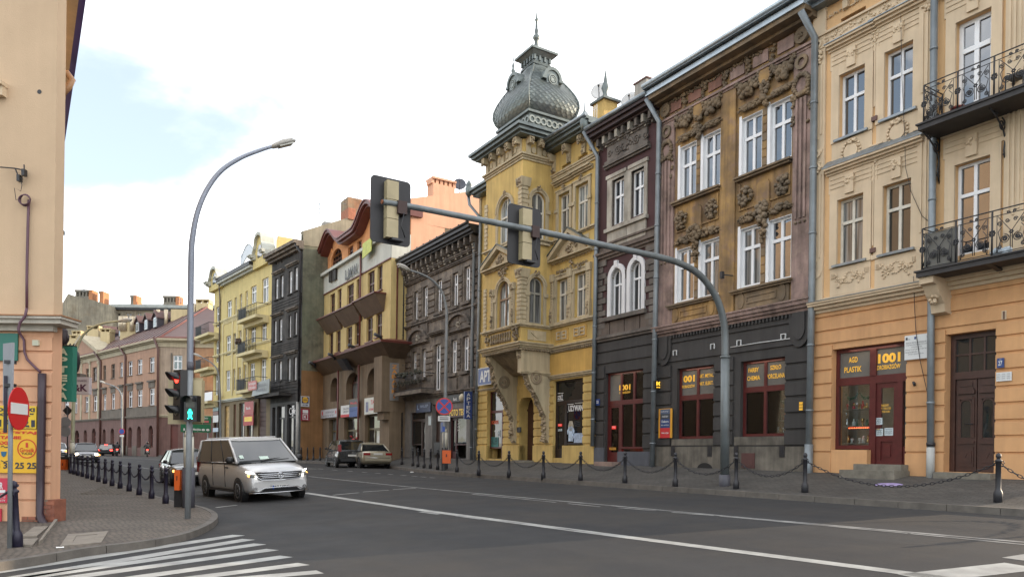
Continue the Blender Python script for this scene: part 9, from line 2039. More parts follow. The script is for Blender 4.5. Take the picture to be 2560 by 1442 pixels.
# street lamps
def lamp(name,label,base,S,low,pts,hd,m,mlow,r0,thick=None):
 o=thing(name,label,'street lamp',base)
 mb=MB()
 if thick:mb.tube([base-Vector((0,0,.1)),S(*thick[0])],.155,14);mb.build('base_sleeve',mlow,o);mb=MB();mb.tube([S(*thick[0]),S(*thick[1])],.125,14);mb.lathe(S(*thick[1]),[(.125,0),(.08,.16)],14);mb.build('lower_shaft',mat('pale_shaft_paint',(.50,.48,.40),.6,var=.15,scale=3),o);mb=MB()
 P=spline([S(*p)for p in pts]);n=len(P);mb.tube(P,[r0*(1-.5*i/n)for i in range(n)],10);mb.build('shaft',m,o)
 a,c=S(*hd[0]),S(*hd[1]);d=(c-a);up=Vector((0,0,1));sd_=d.cross(up).normalized();L_=d.length
 rr_=[]
 for t,w,h0,h1 in((0,.05,-.05,.05),(.12,.10,-.07,.08),(.45,.16,-.07,.13),(.8,.15,-.06,.11),(1.0,.06,-.03,.05)):
  p=a+d*t;rr_.append([p+sd_*(w*math.cos(k))+up*((h1 if math.sin(k)>0 else-h0)*math.sin(k))for k in[i*math.pi/6 for i in range(12)]])
 mb=MB();mb.tube_rings(rr_);mb.build('lamp_head',mat('lamp_head_grey',(.33,.32,.29),.45,var=.15),o)
 mb=MB();p=a+d*.6-up*.075;q_=d.normalized()*L_*.28;mb.hexa([p-q_-sd_*.12,p+q_-sd_*.12,p+q_+sd_*.12,p-q_+sd_*.12,p-q_-sd_*.12+up*.04,p+q_-sd_*.12+up*.04,p+q_+sd_*.12+up*.04,p-q_+sd_*.12+up*.04]);mb.build('lamp_glass',mat('lamp_bowl',(.45,.45,.40),.2,var=0),o)
 return o
M_LMP=mat('lamp_blue_grey',(.24,.265,.32),.5,metal=.15,var=.1)
bl=on_left(471,1268);lamp('street_lamp','tall curved blue grey street lamp behind the left traffic light',bl,lambda x,y:at_s(x,y,bl.y),0,[(473,1088),(475,900),(478,650),(482,590),(494,530),(517,475),(552,428),(600,396),(650,376),(682,366)],((678,367),(738,353)),M_LMP,M_MASTD,.085,((472,1168),(472,1092)))
br_=on_right(1112,1172);lamp('street_lamp','thin grey curved street lamp in front of the sooty grey house',br_,lambda x,y:at_s(x,y,br_.y),0,[(1112,1100),(1115,900),(1117,800),(1115,765),(1104,728),(1080,700),(1050,684),(1022,675)],((1025,676),(993,661)),M_POLE,M_MASTD,.085,((1112,1120),(1113,1080)))
b3=on_left(181,1180);lamp('street_lamp','pale green street lamp reaching out beside the white projecting sign',b3,lambda x,y:at_D(x,y,41),0,[(181,1150),(182,1105),(184,1000),(188,900),(200,850),(225,822),(260,808),(300,802)],((296,803),(330,799)),mat('pale_green_paint',(.36,.36,.24),.6,var=.1),M_BLACK,.10,((181,1138),(181,1106)))
b4=on_road(303,1139);lamp('street_lamp','distant pale street lamp in front of the pinkish corner house',b4,lambda x,y:at_D(x,y,80),0,[(304,1140),(305,1040),(304,990),(290,968),(262,957)],((264,958),(250,952)),M_POLE,M_MASTD,.10)
b5=at_D(556,1140,62);lamp('street_lamp','street lamp arm reaching left in front of the pale yellow house',Vector((b5.x,b5.y,.6)),lambda x,y:at_D(x,y,62),0,[(552,1130),(550,980),(545,930),(530,908),(505,893)],((506,893),(484,884)),M_POLE,M_MASTD,.08)
# road signs and bins
M_RED=mat('traffic_sign_red',(.50,.012,.015),.35,var=.05);M_BLU=mat('traffic_sign_blue',(.012,.06,.30),.35,var=.05);M_WHT=mat('traffic_sign_white',(.62,.62,.60),.4,var=.04);M_SBACK=mat('sign_back_grey',(.22,.23,.25),.5,metal=.3,var=.1)
def disc_on(mb,c,n,s,r,d0,d1,k=28):mb.tube_rings([[c+n*d+(s*math.cos(a)+UZ*math.sin(a))*r for a in[i*2*math.pi/k for i in range(k)]]for d in(d0,d1)],sm=False)
q=on_left(24,1369);Dq=q.x*math.sin(YAW)+q.y*math.cos(YAW);n,s=frame(.98,.17)
o=thing('no_entry_sign','red no entry sign seen obliquely on a grey post at the left edge','road sign',q);mb=MB();mb.tube([q-Vector((0,0,.1)),at_D(28,880,Dq)],.032,10);mb.build('post',M_POLE,o)
c=at_D(37,1021,Dq)+n*.06;rS=(at_D(37,967,Dq).z-at_D(37,1075,Dq).z)/2;mb=MB();disc_on(mb,c,n,s,rS,-.012,0);mb.build('disc',M_RED,o);mb=MB();obox(mb,c+n*.003,n,s,rS*.80,.003,rS*.25);mb.build('white_bar',M_WHT,o)
n3,s3=frame(.50,.87);c=at_D(21,935,Dq);mb=MB();mb.hexa([c+s3*a*w+n3*d+UZ*z for z,w in((-.45,.12),(.46,.14))for a,d in((-1,-.012),(1,-.012),(1,.012),(-1,.012))]);mb.build('plate_back',M_SBACK,o)
mb=MB();obox(mb,at_D(14,1010,Dq),frame(.9,.4)[0],frame(.9,.4)[1],.03,.02,.42);mb.build('side_plate_edge',M_BOLL,o)
for y in(905,963):mb=MB();obox(mb,at_D(26,y,Dq),RD,RX,.06,.05,.025);mb.build('clamp',M_BLACK,o)
q=on_right(1110,1176);Dq=q.x*math.sin(YAW)+q.y*math.cos(YAW);n,s=frame(.12,-1)
o=thing('no_stopping_sign','round blue no stopping sign with red cross above a white plate','road sign',q);mb=MB();mb.tube([q-Vector((0,0,.1)),at_D(1110,995,Dq)],.035,10);mb.build('post',M_POLE,o)
c=at_D(1110.5,1015.5,Dq)+n*.05;rS=21.5/FPX*Dq;mb=MB();disc_on(mb,c,n,s,rS,-.012,0);mb.build('red_rim',M_RED,o);mb=MB();disc_on(mb,c,n,s,rS*.84,0,.004);mb.build('blue_face',M_BLU,o)
for a in(45,135):t=s*math.cos(R(a))+UZ*math.sin(R(a));u_=s*math.cos(R(a+90))+UZ*math.sin(R(a+90));mb=MB();mb.hexa([c+t*x*rS*.84+u_*y*rS*.085+n*d for d in(.004,.007+(a-45)*.00002)for x,y in((-1,-1),(1,-1),(1,1),(-1,1))]);mb.build('red_bar',M_RED,o)
mb=MB();obox(mb,at_D(1110,1046,Dq)+n*.05,n,s,15/FPX*Dq,.008,6.5/FPX*Dq);mb.build('plate',M_WHT,o)
for k in(0,1):mb=MB();obox(mb,at_D(1110,1043.5+4.5*k,Dq)+n*.06,n,s,11/FPX*Dq,.003,1.0/FPX*Dq);mb.build('printed_line',M_INK,o)
mb=MB();obox(mb,at_D(1109,1072,Dq)+n*.06,n,s,.06,.004,.12);mb.build('blue_sticker',M_BLU,o)
M_ORB=mat('litter_orange',(.62,.105,.012),.45,var=.1);M_ORR=mat('litter_red',(.50,.055,.015),.5,var=.1)
def bin_(name,label,q,D,x0,x1,y0,y1,px0,px1,py0,py1,m,group=None):
 o=thing(name,label,'litter bin',q);a=at_D(px0,py1,D);w=(px1-px0)/FPX*D;h_=(py1-py0)/FPX*D;c=at_D((px0+px1)/2,(py0+py1)/2,D+.12);mb=MB();obox(mb,Vector((c.x,c.y,(at_D(px0,py0,D).z+q.z)/2)),RD,RX,w/2,.09,(at_D(px0,py0,D).z-q.z)/2);mb.build('stand',M_BLACK,o)
 c=at_D((x0+x1)/2,(y0+y1)/2,D-.08);w=(x1-x0)/FPX*D/2;hh_=(y1-y0)/FPX*D/2;mb=MB();mb.hexa([c+RX*a*w*k+RD*b_*.13+UZ*z for z,k in((-hh_,.92),(hh_,1.0))for a,b_ in((-1,-1),(1,-1),(1,1),(-1,1))]);mb.build('container',m,o)
 mb=MB();obox(mb,c+UZ*(hh_*.98),RD,RX,w*.85,.11,.012);mb.build('opening',M_BLACK,o);mb=MB();obox(mb,c+UZ*hh_*.2-RD*.135,RD,RX,w*.16,.004,hh_*.22);mb.build('emblem',mat('bin_emblem',(.10,.02,.01),.5,var=0),o);return o
bin_('litter_bin','orange litter bin on a black stand below the no stopping sign',q,Dq,1106,1127.5,1125,1157.5,1104,1114,1118,1176,M_ORB)
ql=on_left(449,1267);Dl=ql.x*math.sin(YAW)+ql.y*math.cos(YAW);bin_('litter_bin','narrow orange litter bin on a dark stand beside the left traffic light',ql,Dl,441,455,1174,1224,439,458,1215,1267,M_ORB)
ql=on_left(162,1184);Dl=41;bin_('litter_bin','twin red and orange litter bin by the pale green lamp post',Vector((at_D(162,1184,Dl).x,at_D(162,1184,Dl).y,at_D(162,1184,Dl).z)),Dl,152.5,167,1148,1178,153,178,1141,1184,M_ORB)
o=thing('give_way_sign_back','grey diamond and round road signs seen from behind on a thin dark post','road sign',at_D(168,1178,44));mb=MB();mb.tube([at_D(168,1182,44),at_D(169,1018,44)],.035,6);mb.build('post',M_BLACK,o)
mb=MB();c=at_D(169,1026,44);w=.30;mb.hexa([c+RX*a*w+UZ*b_*w+RD*d for d in(-.01,.01)for a,b_ in((-1,0),(0,-1),(1,0),(0,1))]);mb.build('diamond_plate',M_BOARD,o)
for y,r_ in((1055,.32),(1078,.32)):mb=MB();disc_on(mb,at_D(164,y,44)-RD*.03,-RD,RX,r_,0,.015);mb.build('round_plate',M_SBACK,o)
q=on_road(304,1140);o=thing('no_stopping_sign','tiny distant no stopping sign on the far lamp post','road sign',q);c=at_D(304.5,1078,79.5);mb=MB();disc_on(mb,c,-RD,RX,.33,0,.02);mb.build('red_rim',M_RED,o);mb=MB();disc_on(mb,c-RD*.02,-RD,RX,.27,0,.01);mb.build('blue_face',M_BLU,o);mb=MB();obox(mb,at_D(304.5,1089,79.5),RD,RX,.22,.01,.10);mb.build('plate',M_WHT,o)
dq=58;o=thing('direction_board','green direction board with white place names behind the traffic light','road sign',at_D(500,1140,dq));l,r,t_,b_=at_D(452,1062,dq),at_D(527,1062,dq),at_D(500,1040,dq),at_D(500,1080,dq)
M_RG=mat('road_sign_green',(.012,.13,.06),.4,var=.04);mb=MB();c=(l+r)/2;c.z=at_D(490,1070,dq).z;obox(mb,c,RD,RX,(r-l).length/2,.03,10/FPX*dq);mb.build('lower_panel',M_RG,o);l2=at_D(480,1050,dq);c=(l2+r)/2;c.z=at_D(500,1049,dq).z;mb=MB();obox(mb,c+RD*.0,RD,RX,(r-l2).length/2,.028,9.5/FPX*dq);mb.build('upper_panel',M_RG,o)
gd=F(tuple((l-RD*.05).xy),tuple((r-RD*.05).xy));W_=gd.L;lettering('Medyka',gd,W_*.42,W_*.68,gd.v(490,1077),gd.v(490,1070),0,M_WHT,o,.03);lettering('LWÓW',gd,W_*.62,W_*.92,gd.v(510,1047),gd.v(510,1042),0,M_WHT,o,.03)
mb=MB();gd.box(mb,W_*.62,W_*.94,gd.v(515,1056),gd.v(515,1051),-.01,.004);mb.build('red_white_strip',mat('strip_pink',(.45,.12,.12),.5,var=0),o)
for a in(.76,.91):mb=MB();gd.disc(mb,W_*a,gd.v(515,1074),.13,.09,-.01,.004,14);mb.build('white_oval',M_WHT,o)
mb=MB();gd.box(mb,W_*.10,W_*.15,gd.v(460,1076),gd.v(460,1070),-.01,.004);mb.build('white_square',M_WHT,o)
for a in(.1,.9):mb=MB();mb.tube([gd.W(W_*a,.3,-.1),gd.W(W_*a,gd.v(490,1062),-.1)],.06,6);mb.build('post',M_POLE,o)
# vehicles
M_TYRE=mat('tyre_rubber',(.012,.012,.013),.8,var=.1);M_RIM=mat('alloy_rim',(.34,.35,.37),.3,metal=.8,var=.05);M_TRIMB=mat('black_trim',(.012,.012,.013),.45,var=.05);M_CHR=mat('chrome',(.62,.63,.65),.12,metal=1,var=0)
M_CARGL=mat('car_glass',(.010,.013,.015),.03,var=0,ior=1.9);M_TAIL=mat('tail_lamp_red',(.22,.008,.010),.2,var=0);M_TAILON=glow('tail_lamp_lit',(1.0,.06,.04),3.0);M_HEAD=glow('headlamp_lit',(1.0,.80,.52),9.0);M_DRL=glow('white_daylight_lamp',(1.0,.93,.78),5.0);M_AMB=glow('amber_lamp',(1.0,.42,.10),2.2);M_PLATE=mat('number_plate',(.55,.55,.52),.4,var=0)
M_LENS=mat('headlamp_glass',(.22,.22,.20),.1,var=0,ior=1.6)
def paint(nm,c,metal=.4,rough=.28):
 m=mat(nm,c,rough,var=.05,scale=3,metal=metal);m.node_tree.nodes['Principled BSDF'].inputs['Coat Weight'].default_value=.7;m.node_tree.nodes['Principled BSDF'].inputs['Coat Roughness'].default_value=.06;return m
def vehicle(name,label,cat,P,hd,sp):
 """P: point on the road under the middle of the car, hd: heading in the ground plane"""
 e=.6;hd=Vector(hd).normalized();fx=Vector((hd.x,hd.y,(zroad(P.x+hd.x*e,P.y+hd.y*e)-zroad(P.x-hd.x*e,P.y-hd.y*e))/(2*e))).normalized();lf=Vector((-hd.y,hd.x));ly=Vector((lf.x,lf.y,(zroad(P.x+lf.x*e,P.y+lf.y*e)-zroad(P.x-lf.x*e,P.y-lf.y*e))/(2*e))).normalized();uz=fx.cross(ly).normalized();ly=uz.cross(fx)
 o=thing(name,label,cat,(P.x,P.y,zroad(P.x,P.y)),local=True);o.rotation_euler=Matrix((fx,ly,uz)).transposed().to_euler()
 pm=sp['paint'];L_,W_=sp['L'],sp['W']/2
 def add(nm,mb,m,parent=None):return mb.build(nm,m,parent or o)
 mb=MB();rings=[]
 for x,zb,zt,k in sp['st']:
  w=W_*k;h_=zt-zb
  half=[(.82*w,zb),(.95*w,zb+.04),(w*.985,zb+h_*.22),(w,zb+h_*.48),(w*.985,zb+h_*.72),(w*.94,zt-h_*.07),(w*.86,zt-.008),(w*.5,zt+.018),(0,zt+.025)]
  rings.append([(x,y,z)for y,z in half]+[(x,-y,z)for y,z in half[-2::-1]])
 mb.tube_rings(rings,sm=True);body=add('body',mb,pm)
 xa,xb,xc,xd,zb,zr,wb,wr=sp['gh'];wb*=W_;wr*=W_;zbr=sp.get('zbr',zb)
 mb=MB();i_=.03;mb.hexa([(xd+i_,-wb+i_,zbr-.05),(xa-i_,-wb+i_,zb-.05),(xa-i_,wb-i_,zb-.05),(xd+i_,wb-i_,zbr-.05),(xc+i_,-wr+i_,zr-.03),(xb-i_,-wr+i_,zr-.03),(xb-i_,wr-i_,zr-.03),(xc+i_,wr-i_,zr-.03)]);add('cabin',mb,M_TRIMB)
 def quad(nm,P4,m=M_CARGL,th=.012):
  n=(Vector(P4[1])-Vector(P4[0])).cross(Vector(P4[3])-Vector(P4[0])).normalized()*th;mb=MB();mb.hexa([Vector(p)-n for p in P4]+[Vector(p)for p in P4]);return add(nm,mb,m)
 lerp=lambda a,b_,t:tuple(a[i]+(b_[i]-a[i])*t for i in range(3))
 A0,A1,B0_,B1_=(xa,wb,zb),(xb,wr,zr-.03),(xd,wb,zbr),(xc,wr,zr-.03);my=lambda p:(p[0],-p[1],p[2])
 quad('windscreen',[my(A0),A0,A1,my(A1)]);quad('rear_window',[B0_,my(B0_),my(B1_),B1_])
 spl=sp.get('split',(.5,));ts=[0.03]+list(spl)+[.97]
 for sg in(1,-1):
  Q=(lambda p:p)if sg>0 else my
  for a,b_ in zip(ts,ts[1:]):
   P4=[lerp(A0,B0_,a+.012),lerp(A0,B0_,b_-.012),lerp(A1,B1_,b_-.012),lerp(A1,B1_,a+.012)];P4=[Q(p)for p in P4];quad('side_window',P4 if sg<0 else P4[::-1],th=.010)
  for t in ts:
   p,q=Q(lerp(A0,B0_,t if t>.05 else 0)),Q(lerp(A1,B1_,t if t>.05 else 0));p,q=(Q(lerp(A0,B0_,1)),Q(lerp(A1,B1_,1)))if t>.95 else(p,q)
   mb=MB();mb.tube([Vector(p),Vector(q)],.042 if t in(ts[0],ts[-1])else.025,6);add('pillar',mb,pm if t in(ts[0],ts[-1])else M_TRIMB)
  mb=MB();mb.tube([Q((xa-.05,wb+.005,zb)),Q((xd+.05,wb+.005,zbr))],.018,5);add('window_trim',mb,sp.get('belt',M_TRIMB))
 mb=MB();rr_=[]
 for t in[i/8 for i in range(9)]:
  x=xb+.05+(xc-.05-xb-.05)*t;c=.035*math.sin(math.pi*t);rr_.append([(x,y*wr,z)for y,z in((-1.03,zr-.05),(-.97,zr-.008),(-.6,zr+.03+c),(0,zr+.04+c),(.6,zr+.03+c),(.97,zr-.008),(1.03,zr-.05),(.5,zr-.07),(-.5,zr-.07))])
 mb.tube_rings(rr_,sm=True);add('roof',mb,pm)
 rw=sp.get('rw',.31)
 for x in sp['wx']:
  for sg in(1,-1):
   y=sg*W_;mb=MB();mb.tube_rings([[(x+(rw+.07)*math.cos(a),y*k,rw+(rw+.07)*math.sin(a))for a in[i*2*math.pi/24 for i in range(24)]]for k in(.80,1.004)],sm=False);add('wheel_arch',mb,M_TRIMB)
   mb=MB();mb.tube_rings([[(x+r_*math.cos(a),y+sg*d,rw+r_*math.sin(a))for a in[i*2*math.pi/24 for i in range(24)]]for r_,d in((rw*.94,-.2),(rw,-.16),(rw,.0),(rw*.93,.018),(rw*.66,.018))]);wh=add('wheel',mb,M_TYRE)
   mb=MB();mb.tube_rings([[(x+r_*math.cos(a),y+sg*d,rw+r_*math.sin(a))for a in[i*2*math.pi/20 for i in range(20)]]for r_,d in((rw*.67,.018),(rw*.60,.022),(rw*.55,.006),(rw*.2,.012),(rw*.12,.022))]);add('rim',mb,sp.get('rim',M_RIM),wh)
   for k in range(5):a=k*2*math.pi/5+.3;mb=MB();c,s=math.cos(a),math.sin(a);mb.hexa([(x+c*r_*rw+s*w_,y+sg*d,rw+s*r_*rw-c*w_)for d in(.008,.0125)for r_,w_ in((.26,-.03),(.26,.03),(.52,.05),(.52,-.05))]);add('rim_opening',mb,M_TRIMB,wh)
 xm=xa-(xa-xb)*.22
 for sg in(1,-1):
  mb=MB();mb.blob((xm,sg*(wb+.14),zb+.09),(.07,.10*sp.get('mir',1),.075*sp.get('mir',1)));mb.tube([(xm,sg*wb,zb+.05),(xm,sg*(wb+.1),zb+.07)],.02,5);add('mirror',mb,sp.get('mirror',M_TRIMB))
  for x in sp.get('seams',()):mb=MB();mb.box(x-.006,x+.006,sg*W_*.995-.01,sg*W_*.995+.008,sp['st'][2][1]+.16,zb-.04);add('door_seam',mb,M_TRIMB)
  for x in sp.get('handles',()):mb=MB();mb.box(x-.09,x+.09,sg*W_-.01,sg*W_+.025,zb-.17,zb-.13);add('door_handle',mb,sp.get('hm',M_TRIMB))
  mb=MB();mb.box(sp['wx'][1]+rw+.08,sp['wx'][0]-rw-.08,sg*W_*.99-.02,sg*W_*.99+.012,sp['st'][2][1]+.02,sp['st'][2][1]+.10);add('side_sill',mb,sp.get('sill',M_TRIMB))
 xf,xr=sp['st'][-1][0],sp['st'][0][0]
 for x,d,nm in((xf,1,'front_plate'),(xr,-1,'rear_plate')):mb=MB();z=sp.get('pz',(.50,.80))[0 if d>0 else 1];mb.box(x+d*.01,x+d*.035,-.26,.26,z-.055,z+.055);add('number_plate',mb,M_PLATE)
 for sg in(1,-1):
  y0,y1,z0,z1_=sp['hl'];mb=MB();mb.blob((xf-.10,sg*W_*(y0+y1)/2,(z0+z1_)/2),(.14,W_*(y1-y0)/2,(z1_-z0)/2));add('headlight',mb,sp.get('hlm',M_LENS))
  y0,y1,z0,z1_=sp['tl'];mb=MB();mb.box(xr-.012,xr+.10,min(sg*W_*y0,sg*W_*y1),max(sg*W_*y0,sg*W_*y1),z0,z1_);add('tail_light',mb,sp.get('tlm',M_TAIL))
 g=sp.get('grille');
 if g:
  mb=MB();mb.box(xf-.03,xf+.015,-g[0],g[0],g[1],g[2]);gr=add('grille',mb,M_TRIMB)
  for k in range(g[3]):z=g[1]+(g[2]-g[1])*(k+.7)/(g[3]+.4);mb=MB();mb.box(xf+.015,xf+.028,-g[0]+.02,g[0]-.02,z-.012,z+.012);add('grille_slat',mb,M_CHR if sp.get('chr')else M_RIM,gr)
 bz=sp.get('bump')
 if bz:
  for x,d in((xf,1),(xr,-1)):mb=MB();mb.box(min(x,x+d*.03),max(x,x+d*.03),-W_*.80,W_*.80,bz[0],bz[1]);add('bumper_strip',mb,sp.get('bm',M_TRIMB))
 return o,add
def sedan(zh=.78,zt=.88,L=4.45,g=.20,zbelt=.86):h=L/2;return[(-h,.42,zt-.16,.80),(-h+.06,.30,zt-.05,.90),(-h+.35,g,zt,.97),(-1.2,g,zbelt+.03,1.0),(.0,g,zbelt+.02,1.0),(.95,g,zbelt,1.0),(h-.9,g,zh+.04,.99),(h-.35,g,zh-.02,.95),(h-.08,.26,zh-.12,.88),(h,.36,zh-.24,.78)]
van_st=[(-2.5,.45,1.05,.93),(-2.44,.32,1.15,.97),(-2.1,.25,1.17,1.0),(-.9,.24,1.17,1.0),(.4,.24,1.16,1.0),(1.25,.24,1.13,1.0),(1.62,.25,1.09,.99),(2.02,.25,1.02,.97),(2.26,.26,.93,.94),(2.37,.28,.86,.90),(2.42,.30,.72,.86),(2.44,.32,.60,.84)]
M_SILV=paint('silver_van_paint',(.46,.46,.46),.25,.32)
sp=dict(paint=M_SILV,L=5.0,W=1.93,st=van_st,gh=(1.52,.52,-2.28,-2.42,1.15,1.87,.965,.83),wx=(1.62,-1.55),rw=.33,split=(.30,.62),seams=(.45,-.75),handles=(.62,),hl=(.62,.93,.70,.86),tl=(.85,.98,.8,1.3),hlm=M_LENS,pz=(.43,.9),mir=1.5,belt=M_CHR,sill=M_TRIMB)
van,vadd=vehicle('van','silver grey passenger van driving towards the camera with lit headlamps','van',Vector((5.75,24.6,0)),(0.11,-1.0),sp)
xf=2.5
def surf(y,z):return 2.53-.17*abs(y/.95)**3-.10*max(0,(z-.62)/.28)
mb=MB();mb.hexa([(surf(a,z)-.03+d,a,z)for d in(0,.045)for a,z in((-.62,.66),(.62,.66),(.72,.86),(-.72,.86))]);gr=vadd('grille',mb,M_TRIMB)
for z,w in((.715,.60),(.765,.64),(.815,.66)):mb=MB();mb.tube([(surf(y,z)+.02,y,z)for y in[-w+2*w*i/10 for i in range(11)]],.011,5);vadd('grille_slat',mb,M_CHR,gr)
mb=MB();mb.tube([(surf(y,z)+.02,y,z)for y,z in((-.72,.87),(-.66,.72),(-.56,.655),(0,.625),(.56,.655),(.66,.72),(.72,.87),(0,.885),(-.72,.87))],.013,5);vadd('grille_surround',mb,M_CHR,gr)
mb=MB();cx_=surf(0,.765)+.035;mb.tube([(cx_,.085*math.cos(a),.765+.085*math.sin(a))for a in[i*math.pi/10 for i in range(21)]],.011,5);
for a in(90,210,330):mb.tube([(cx_,0,.765),(cx_,.08*math.cos(R(a)),.765+.08*math.sin(R(a)))],[.014,.004],5)
vadd('star_emblem',mb,M_CHR,gr)
for sg in(1,-1):
 mb=MB();mb.tube([(surf(y,z)+.03-max(0,y-.72)*.5,sg*y,z)for y,z in((.92,.90),(.84,.885),(.76,.84),(.72,.77),(.705,.71))],[.016,.026,.028,.026,.014],6);vadd('daylight_strip',mb,M_DRL)
 mb=MB();mb.blob((surf(.84,.80)-.03,sg*.85,.79),(.06,.07,.05));vadd('indicator_lens',mb,M_AMB)
 mb=MB();mb.tube([(surf(.72,.42)+.0,sg*.74,.40),(surf(.72,.42)+.03,sg*.74,.40)],.055,12);vadd('fog_lamp',mb,M_CHR)
mb=MB();mb.hexa([(surf(a,.6)+d-.03,a,z)for d in(0,.045)for a,z in((-.60,.30),(.60,.30),(.48,.40),(-.48,.40))]);li=vadd('lower_intake',mb,M_TRIMB)
mb=MB();mb.tube([(surf(y,.6)+.02,y,z)for y,z in((-.86,.33),(-.66,.335),(-.50,.415),(0,.43),(.50,.415),(.66,.335),(.86,.33))],.012,5);vadd('chrome_lip',mb,M_CHR,li)
mb=MB();mb.tube([(surf(y,.4)+.012,y,.275+.0*y)for y in[-.9+.18*i for i in range(11)]],.014,5);vadd('lower_chrome_lip',mb,M_CHR,li)
class PF:
 def __init__(s,x,z0):s.x=x
 def W(s,u,v,d):return(s.x+d,u,v)
lettering('RZ 5485G',None,-.20,.24,.385,.475,xf+.037,M_INK,van,.03,local=PF(0,0).W);mb=MB();mb.box(xf+.034,xf+.038,-.26,-.215,.378,.482);vadd('plate_band',mb,M_BLU)
mb=MB();mb.tube([(1.50,-.85,1.185),(1.46,-.1,1.215),(1.36,.45,1.25)],.014,5);mb.tube([(1.5,-.2,1.18),(1.42,.7,1.22)],.012,5);vadd('wipers',mb,M_TRIMB)
for y,w,x,z,nm in((-.72,.06,1.30,1.32,'sticker'),(-.05,.14,1.36,1.27,'dashboard_paper')):mb=MB();mb.hexa([(x+a*.06,y+b_*w,z+a*-.045+c)for c in(0,.006)for a,b_ in((-1,-1),(1,-1),(1,1),(-1,1))]);vadd(nm,mb,mat('pale_green_paper',(.5,.62,.55),.6,var=0))
mb=MB();mb.box(-.05,.05,-.35,.35,1.90,1.925);
for y in(-.72,.72):mb=MB();mb.tube([(.3,y,1.91),(-2.0,y,1.91)],.02,5);vadd('roof_rail',mb,M_SILV)
M_DKG=paint('dark_green_grey_paint',(.028,.032,.030),.5,.25)
base=dict(W=1.70,wx=(1.32,-1.25),hl=(.58,.92,.56,.70),tl=(.62,.95,.62,.78),handles=(-.1,.75),seams=(1.0,-.15,-1.0),bump=(.38,.52),grille=(.35,.58,.68,2))
sp=dict(base,paint=M_DKG,L=4.4,st=sedan(),gh=(.98,.30,-1.05,-1.72,.88,1.40,.93,.70),hlm=M_LENS,split=(.48,))
dkc,dadd=vehicle('car','dark saloon car with lit headlamps following the silver van','car',Vector((5.25,33.8,0)),(0,-1),sp)
for sg in(1,-1):mb=MB();mb.blob((2.17,sg*.66,.62),(.06,.085,.065));dadd('lit_headlamp',mb,M_HEAD);mb=MB();mb.blob((2.12,sg*.80,.62),(.06,.06,.06));dadd('indicator_lamp',mb,M_AMB)
mb=MB();mb.box(2.18,2.215,-.42,.42,.47,.58);dadd('teal_reflection_strip',mb,mat('teal_grey_strip',(.03,.10,.12),.4,var=0))  # teal reflection on the bumper, put in as a coloured strip
M_GRY=paint('slate_grey_paint',(.085,.09,.105),.6,.28);p=on_road(218,1157)
sp=dict(base,paint=M_GRY,L=4.2,st=sedan(L=4.2),gh=(.95,.22,-1.25,-1.85,.90,1.46,.93,.72),hlm=M_LENS,split=(.5,));p.y+=2.0
c3,add3=vehicle('car','slate grey car with bright headlamps behind the row of left bollards','car',p,(-.02,-1),sp)
for sg in(1,-1):mb=MB();mb.blob((2.06,sg*.64,.66),(.07,.15,.10));add3('lit_headlamp',mb,M_HEAD);mb=MB();mb.blob((2.0,sg*.82,.62),(.05,.09,.07));add3('indicator_lamp',mb,M_AMB)
mb=MB();mb.tube([(2.12,-.4,.60),(2.14,0,.59),(2.12,.4,.60)],.02,5);add3('chrome_strip',mb,M_CHR)
M_NAV=paint('dark_navy_paint',(.018,.022,.032),.4,.22);p=on_road(270,1138.5)
c4,add4=vehicle('car','dark navy car driving away with red tail lamps in the distance','car',p,(.22,1),dict(base,paint=M_NAV,L=4.3,st=sedan(L=4.3),gh=(.95,.30,-1.2,-1.8,.90,1.46,.93,.72),tlm=M_TAILON))
mb=MB();mb.box(-1.45,-1.40,-.18,.18,1.36,1.42);add4('high_brake_lamp',mb,M_TAILON)
p=on_road(143,1143);c5,add5=vehicle('car','pale silver car at the far end of the street beside the corner house','car',p,(.0,-1),dict(base,paint=paint('pale_silver_paint',(.40,.41,.43),.6,.28),L=4.3,st=sedan(L=4.3),gh=(.95,.30,-1.05,-1.7,.90,1.44,.93,.72)))
mb=MB();mb.blob((2.1,-.66,.66),(.07,.15,.11));mb.blob((2.1,.66,.66),(.07,.15,.11));add5('lit_headlamp',mb,M_AMB)
p=on_road(514,1133);c6,add6=vehicle('car','dark blue hatchback parked before the pale yellow house, mostly hidden','car',p,(-.75,-.65),dict(base,paint=paint('deep_blue_paint',(.02,.045,.085),.4,.25),L=4.1,st=sedan(L=4.1),gh=(.95,.25,-1.3,-1.75,.90,1.48,.93,.72)))
hd=Vector((.13,1.0)).normalized()
p=on_road(934,1169.5);M_BEI=paint('beige_metallic_paint',(.36,.325,.24),.55,.28)
st=[(-2.30,.44,.86,.86),(-2.24,.30,.96,.93),(-1.95,.24,.99,.97),(-1.2,.22,.96,1.0),(0,.22,.92,1.0),(.95,.22,.90,1.0),(1.4,.22,.84,.99),(1.95,.22,.78,.95),(2.24,.28,.68,.88),(2.30,.36,.55,.80)]
c7,add7=vehicle('car','beige metallic saloon parked by the right kerb seen from behind','car',Vector((p.x,p.y,0))+Vector((hd.x,hd.y,0))*1.35,hd,dict(base,paint=M_BEI,L=4.6,W=1.78,st=st,gh=(1.0,.28,-1.05,-1.70,.93,1.44,.92,.70),zbr=.99,wx=(1.38,-1.35),tl=(.50,.93,.76,.90),split=(.5,),pz=(.5,.83),bump=(.44,.60),bm=M_BEI,rim=M_RIM))
mb=MB();mb.tube([(-2.335,-.72,.62),(-2.34,0,.62),(-2.335,.72,.62)],.016,5);add7('chrome_bumper_strip',mb,M_CHR)
p=on_road(842,1168.5);M_BLK=paint('black_car_paint',(.016,.017,.018),.3,.22);lf=Vector((hd.y,-hd.x))
